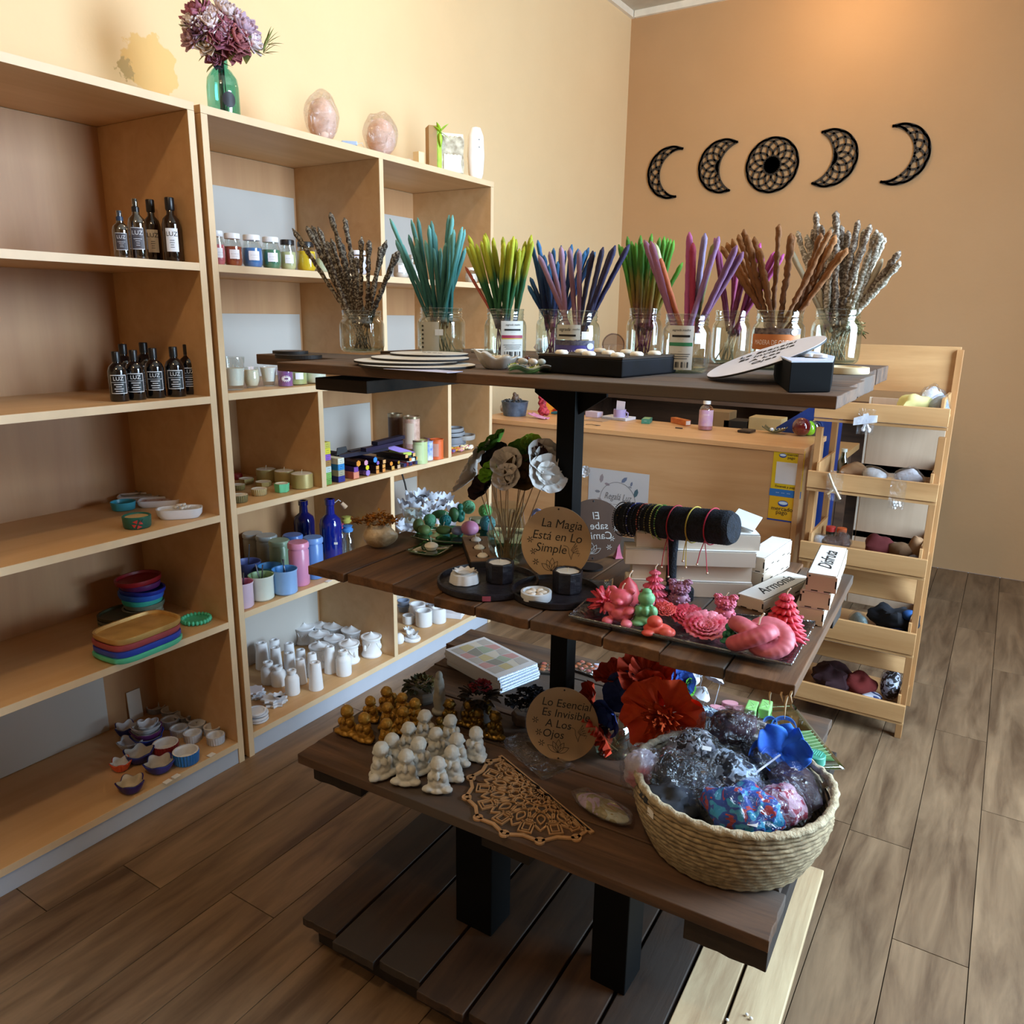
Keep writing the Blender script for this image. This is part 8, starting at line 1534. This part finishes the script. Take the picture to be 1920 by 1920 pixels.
# ================================================================== behind the counter
desk = thing('back_cabinet', 'dark wooden low cabinet with open compartments against the back wall', 'cabinet', (-1.0, 4.75, 0))
dkw = wood('#3c281c', '#5f4330', 'x', .8, .6, .2, rand=.1)
for (c, d, nm) in (((-.30, .0, 1.02), (2.1, .5, .03), 'cabinet_top'), ((-.30, .23, .5), (2.1, .03, 1.0), 'back_board'), ((-1.33, 0, .5), (.03, .5, 1.0), 'side_panel'), ((.73, 0, .5), (.03, .5, 1.0), 'side_panel'), ((.05, 0, .5), (.03, .46, 1.0), 'divider'), ((-.30, 0, .62), (2.04, .46, .02), 'shelf_board')): G().box(c, d).obj(nm, dkw, desk, smooth=False, bevel=.002)
def D(px, py, y, z=1.036): p = aty(px, py, y); return Vector((p.x, y, z))
ki = thing('display_case', 'pale framed case with dark mesh standing on the back cabinet', 'case', D(1160, 760, 4.72)); G().box((0, .08, .10), (.62, .02, .2)).obj('back_board', mat('#c9bb94', .6), ki, smooth=False); g = G()
for x in (-.30, -.16, -.02, .12, .30): g.box((x, 0, .1), (.014, .014, .2))
g.obj('upright', ink, ki, smooth=False); G().box((0, 0, .01), (.62, .17, .02)).obj('base_board', dkw, ki, smooth=False)
t = thing('wire_basket', 'dark wire basket with tangled pale cables on the back cabinet', 'basket', D(1245, 770, 4.65)); g = G(); rnd = random.Random(5)
for k in range(26): a = 2*pi*k/26; g.tube([(.20*cos(a), .12*sin(a), .0), (.23*cos(a), .14*sin(a), .14)], .0025, 4)
for z in (.0, .05, .10, .14): f_ = 1+.13*z/.14; g.tube([(.20*f_*cos(a), .12*f_*sin(a), z+.003) for a in [2*pi*k/30 for k in range(31)]], .003, 4, False)
g.obj('wire_frame', ink, t); G().prism([(.19*cos(a), .11*sin(a)) for a in [2*pi*k/20 for k in range(20)]], .004, .07).obj('dark_contents', mat('#1c1612', .8, c2='#4a3e30', vs=25), t, smooth=False); g = G()
for k in range(8): p = Vector((rnd.uniform(-.15, .15), rnd.uniform(-.08, .08), .10)); g.tube([tuple(p+Vector((.07*cos(a+k), .03*sin(a*1.3+k), .03*sin(a*2+k)))) for a in [i*.5 for i in range(10)]], .004, 5)
g.obj('tangled_cables', mat('#b9b4a4', .5), t)
for (px, w_, h_, c, lab, d_) in ((1380, .34, .17, '#6f4c30', 'brown cardboard carton on the back cabinet', .2), (1462, .13, .15, '#4a2418', 'dark reddish box on the back cabinet', .15), (1330, .05, .2, '#c9c6c0', 'narrow white upright panel on the back cabinet', .05)):
    P = D(px, 780, 4.70); tag(G().box((0, 0, h_/2), (w_, d_, h_)).obj('carton', mat(c, .6, var=.08), loc=P, smooth=False, bevel=.002), lab, 'box')
shelf_low = thing('low_table', 'wooden desk standing behind the counter', 'desk', (-1.15, 4.05, 0)); G().box((0, 0, .88), (1.1, .4, .03)).obj('desk_top', mat('#a07a4e', .5), shelf_low, smooth=False)
for x in (-.5, .5):
    for y in (-.16, .16): G().box((x, y, .4325), (.04, .04, .865)).obj('leg', dkw, shelf_low, smooth=False)
for (px, w_, h_, c, lab) in ((1345, .16, .10, '#8a6a44', 'tan box on the desk behind the phone'), (1385, .12, .06, '#17130f', 'black box on the desk behind the counter'), (1440, .16, .085, '#b89a68', 'pale wooden box on the desk behind the glass dish')):
    P = D(px, 790, 4.0, .896); tag(G().box((0, 0, h_/2+.02), (w_, .12, h_+.04)).obj('desk_box', mat(c, .6, var=.08), loc=P, smooth=False, bevel=.002), lab, 'box')
bl = aty(1520, 780, 3.66); t = thing('blue_bin', 'dark blue sloped plastic bin behind the counter end', 'bin', (bl.x, 3.70, 0)); G().prism([(-.14, 0), (.12, 0), (.12, 1.16), (.05, 1.16), (-.14, 1.02)], -.06, .06, Matrix.Rotation(pi/2, 4, 'X')).obj('bin_body', mat('#16285c', .4, c2='#1c3a80', vs=5), t, smooth=False)

# ================================================================== bin rack at the right
rk = thing('bin_rack', 'tall pine rack of five open bins beside the counter', 'rack', (-.365, 2.95, 0)); pine = wood('#a87c4e', '#c29868', 'x', .7, .5, .1, rand=.12, grain=9); pinez = wood('#9c6e42', '#b88a5a', 'z', .7, .5, .1, rand=.12, grain=9)
RX0, RX1 = -.195, .198
def rp(nm, c, d, m=pine, rot=None, par=None): return G().box((0, 0, 0), d).obj(nm, m, rk, smooth=False, bevel=.0012, loc=c, rot=rot)
for x in (RX0-.0, RX1): rp('front_post', (x, .035, .56), (.022, .03, 1.12), pinez); rp('rear_post', (x, .33, .70), (.022, .03, 1.40), pinez)
lv = [1.22, .966, .70, .425, .145]; lo = [1.16, .905, .636, .345, .08]; binw = [0, .0, -.02, .0, -.0]
for i, (a, b) in enumerate(zip(lv, lo)):
    xw = (RX1-RX0)+.03; rp('bin_front', (0, -.006, (a+b)/2), (xw, .014, a-b), pine); rp('bin_floor', (0, .16, b+.006), (xw-.03, .32, .010), pine); rp('ledge_strip', (0, -.002, b-.008), (xw, .012, .010), pine)
    for x in (RX0-.014 if 0 else RX0+.012, RX1-.012): rp('bin_side', (x, .16, (a+b)/2+.02), (.010, .30, a-b+.02), pine)
for i in range(3): zc = (lv[i+1]+lo[i])/2+.01; rp('back_board', (.06, .315, zc), (.26, .010, lo[i]-lv[i+1]+.09), wood('#a89078', '#b8a088', 'z', .6, .6, .05, rand=.05)); rp('back_slat', (-.075, .318, zc), (.012, .012, lo[i]-lv[i+1]+.09), mat('#cfc8bc', .5))
rp('back_board', (.0, .335, 1.325), (.40, .012, .17), pine)
for i, (z, hh_) in enumerate(((.545, .13), (.235, .06))): rp('sloped_board', (.0, .10, z+.02), (.385, .010, hh_), pale if 0 else pine, (radians(-28), 0, 0))
bagc = mat('#b99a7c', .7, var=.15)
def RB(x, y, z): return Vector((-.365+x, 2.95+y, z))
def rag(label, x, y, z, s_, m, seed, fl=True, cat='bag'):
    t = thing('small_bag', label, cat, RB(x, y, z), random.uniform(0, 3)); g = G().ell((0, 0, s_[2]), s_, 20, 14); o = Vector((seed*3, seed, 1)); g.v = [tuple(Vector((p[0]*(1+.3*noise.noise(Vector(p)*30+o)), p[1]*(1+.3*noise.noise(Vector(p)*30+o)), max(0, p[2]*(1+.3*noise.noise(Vector(p)*26+o)))))) for p in g.v]; g.obj('contents', m, t)
    if fl: g2 = G(); g2.v = [(p[0]*1.12, p[1]*1.12, p[2]*1.1+.002) for p in g.v]; g2.f = list(g.f); g2.obj('film', film2, t, auto=25)
def fz(i): return lo[i]+.016
rag('pale yellow cloth bag in the top bin', .10, .12, fz(0), (.07, .05, .035), mat('#d6cf8a', .7), 1, False); rag('white paper bag in the top bin at the back', .14, .20, fz(0), (.06, .04, .045), mat('#d9dce4', .6), 2); rag('grey bag at the right end of the top bin', .17, .09, fz(0), (.035, .03, .035), mat('#8a8f90', .6), 3)
rag('clear bag of white pieces in the second bin, left', .0, .10, fz(1), (.04, .035, .030), mat('#d4d0cc', .5), 4); rag('clear bag of white pieces in the second bin, right', .11, .10, fz(1), (.05, .035, .030), mat('#d9d6d8', .5), 5); rag('brown leafy bag in the second bin, left rear', -.08, .16, fz(1), (.06, .04, .03), mat('#8a6440', .8), 6, False)
rag('dark red velvet pouch in the third bin', .04, .12, fz(2), (.055, .04, .038), mat('#5c1c1c', .9), 7, False); rag('brown velvet pouch in the third bin', .11, .12, fz(2), (.04, .035, .03), mat('#6a4c30', .9), 8, False); rag('tan pouch standing in the third bin, right', .165, .14, fz(2), (.028, .028, .045), mat('#8a6848', .9), 9, False); rag('silver-blue pouch at the right of the third bin', .16, .06, fz(2), (.03, .025, .02), mat('#8a96b0', .4, metal=.5), 10, False); rag('dark brown bag at the left of the third bin', -.10, .10, fz(2), (.06, .04, .035), mat('#4a2c1c', .7), 11); rag('white sheer bag at the left end of the third bin', -.16, .08, fz(2), (.025, .03, .03), mat('#c9c4c0', .6), 12)
rag('black cloth in the fourth bin', .12, .16, fz(3), (.09, .06, .045), black, 13, False); rag('navy cloth in front in the fourth bin', .14, .06, fz(3), (.05, .03, .022), mat('#16244a', .8), 14, False); rag('bright blue cloth corner in the fourth bin', .17, .14, fz(3)+.06, (.03, .03, .02), mat('#2c5c9c', .8), 15, False); rag('clear bag with shiny blue insert in the fourth bin', .01, .08, fz(3), (.04, .03, .035), mat('#7a8a86', .4), 16)
rag('dark maroon cloth in the bottom bin', -.06, .12, fz(4), (.11, .08, .04), mat('#2c0c14', .9), 17, False); rag('red cloth in the bottom bin', .04, .10, fz(4), (.06, .06, .04), mat('#6a1c18', .9), 18, False); rag('blue and white printed cloth in the bottom bin', .09, .06, fz(4), (.035, .04, .02), spots('#c4c8d8', '#2c3a6a', 30, .4), 19, False); rag('black and white leopard print bag at the right of the bottom bin', .145, .12, fz(4), (.035, .035, .06), spots('#c9ccd8', '#15151c', 60, .42), 20)
def hang(px, py0, py1, y, w_, label, kind):
    top = aty(px, py0, y); bot = aty(px, py1, y); h_ = top.z-bot.z; t = thing('hanging_bag', label, 'bag', Vector((top.x, y, top.z)), 0); G().grid(lambda u, v: ((u-.5)*w_, -.004-.003*sin(u*9+v*5), -h_*v), 8, 10).obj('clear_bag', film2, t, auto=20)
    if kind == 0: G().prism([(-.040, -.012), (.034, .004), (.034, .028), (.006, .026), (.005, .032), (-.012, .030), (-.012, .024), (-.040, .014)], -.002, .002, Matrix.Translation((0, 0, -h_*.55)) @ Matrix.Rotation(pi/2, 4, 'X')).ell((-.006, 0, -h_*.80), (.007, .004, .008)).ell((.012, 0, -h_*.82), (.007, .004, .009)).tube([(-.002, 0, -h_*.62), (-.006, 0, -h_*.78)], .005, 6).tube([(.004, 0, -h_*.62), (.012, 0, -h_*.8)], .005, 6).obj('white_card', mat('#d9dce4', .5), t, smooth=False)
    elif kind == 1: G().tube([(-.024, 0, -h_*.12), (-.004, 0, -h_*.5), (.024, 0, -h_*.92)], .005, 6).obj('wood_stick', mat('#d6c9b4', .6, c2='#a89478', vs=40), t); G().tube([(-.02, 0, -h_*.8), (.0, 0, -h_*.6)], .004, 6).obj('wood_stick', mat('#c4ad88', .6), t)
    else:
        g = G(); [g.ell(((k % 3-1)*.009+.003*(k//3), 0, -h_*.82-.010*(k//3)), .0052, 10, 8) for k in range(7)]; g.obj('white_beads', mat('#e0dcd8', .4), t)
hang(1627, 766, 815, 2.928, .055, 'clear bag with a white angel-shaped card on the top bin', 0); hang(1568, 882, 940, 2.928, .055, 'clear bag with palo santo sticks hanging on the second bin', 1); hang(1688, 888, 955, 2.928, .05, 'clear bag with white beads on the second bin', 2)
t = thing('green_bottle', 'green glass bottle standing in the gap of the second bin', 'bottle', RB(-.13, .20, fz(1)+.005)); G().shell([(.0005, 0), (.018, 0), (.019, .05), (.010, .07), (.008, .09)], 18).obj('glass_body', glass('#1c7a34', .5, edge=.7), t); G().lathe([(.011, .088), (.011, .10), (.0005, .10)], 14).obj('cap', mat('#cfd6cc', .4), t)
for i, (x, c) in enumerate(((-.145, '#c43a34'), (-.105, '#d8642c'))): P = RB(x, .20, fz(2)+.004); vessel('lidded_jar', ['red-lidded', 'orange-lidded'][i]+' dark jar in the gap of the third bin', 'jar', P, [('jar_body', [(.0005, 0), (.017, 0), (.017, .045)], mat('#2c2c24', .2, coat=.5)), ('lid', [(.018, .044), (.018, .062), (.0005, .063)], mat(c, .4))])
rag('purple ribbon bundle behind the top bin', -.12, .22, fz(1)+.115, (.03, .02, .02), mat('#6a4fa0', .6), 23, False) if 0 else None
P = aty(1608, 645, 3.285); fl = thing('flower_sprig', 'small cream artificial flower sprig above the rack', 'artificial flowers', Vector((P.x-.01, 3.285, 1.4115)), 0); leafball((0, 0, .05), .02, .035, 40, mat('#4a5a2c', .8), .03, .008, 31, fl); leafball((0, -.01, .06), .018, .03, 30, mat('#d9cfa0', .8), .016, .009, 32, fl, 'cream_flowers'); G().tube([(0, 0, 0), (0, 0, .05)], .002, 5).obj('stem', mat('#4a5a2c', .8), fl)
P = RB(-.115, -.035, 0)

# ================================================================== MOON PHASES on the back wall
moonm = mat('#2a211c', .5, var=.08, vs=20)
def lattice(R, n=12):
    """petal lattice of the full disc as polylines"""
    L_ = []
    for k in range(n):
        a = 2*pi*k/n; cx, cz, r = R*.5*cos(a), R*.5*sin(a), R*.47
        L_.append([(cx+r*cos(b), cz+r*sin(b)) for b in [2*pi*i/48 for i in range(49)]])
    return L_
def moon(px, py, hpx, phase, label, rot, y=YW):
    """phase None = full; otherwise offset of the cutting circle (fraction of R) and side"""
    C_ = aty(px, py, y); R = hpx/sc(C_)/2; t = thing('moon_cutout', label, 'wall decoration', (C_.x, y-.0062, C_.z), (0, rot, 0)); T = Matrix.Rotation(pi/2, 4, 'X'); g = G(); th_ = .0055; lw = R*.072
    inside = lambda p: True
    if phase is not None:
        off, rc, side = phase; cc_ = (side*off*R, 0); inside = lambda p: (p[0]-cc_[0])**2+(p[1]-cc_[1])**2 > (rc*R)**2
    def put(pts, w_):
        run = []
        for p in pts+[None]:
            if p is not None and inside(p) and p[0]**2+p[1]**2 < (R*1.001)**2: run.append(p)
            else:
                if len(run) > 1: g.ribbon(run, w_, 0, th_, T)
                run = []
    for pl in lattice(R): put(pl, lw)
    ring = [(R*.965*cos(a), R*.965*sin(a)) for a in [2*pi*i/120 for i in range(121)]]; put(ring, R*.085)
    if phase is None: g.prism([(R*.36*(1 if i % 2 else .8)*cos(2*pi*i/24), R*.36*(1 if i % 2 else .8)*sin(2*pi*i/24)) for i in range(24)], 0, th_, T)
    else:
        # inner edge of the crescent and its solid middle
        arc = [(cc_[0]+rc*R*1.03*cos(a), cc_[1]+rc*R*1.03*sin(a)) for a in [2*pi*i/160 for i in range(161)]]; keep = [p for p in arc if p[0]**2+p[1]**2 < R*R]
        keep.sort(key=lambda p: p[1]); g.ribbon(keep, R*.085, 0, th_, T)
        disc = [(R*.30*cos(a), R*.30*sin(a)) for a in [2*pi*i/40 for i in range(40)]]; pl = [p if inside(p) else None for p in disc]
        if any(pl):
            vs = [p for p in pl if p]; 
            if len(vs) > 6:
                up = [p for p in keep if abs(p[1]) <= R*.30]; vs = sorted(vs, key=lambda p: p[1]); poly = vs+up[::-1]; g.prism(poly, 0, th_, T)
    g.obj('lattice', moonm, t, smooth=False); return t
moon(1258, 324, 92, (.40, .88, 1), 'thin waxing crescent moon cut-out, leftmost on the back wall', .10)
moon(1356, 312, 95, (.78, .92, 1), 'thick waxing crescent moon cut-out beside the full moon', .10)
moon(1448, 310, 98, None, 'full round moon cut-out with petal lattice', 0)
moon(1555, 297, 102, (.78, .92, -1), 'thick waning crescent moon cut-out right of the full moon', .10)
moon(1685, 290, 108, (.40, .88, -1), 'thin waning crescent moon cut-out, rightmost on the back wall', .10)
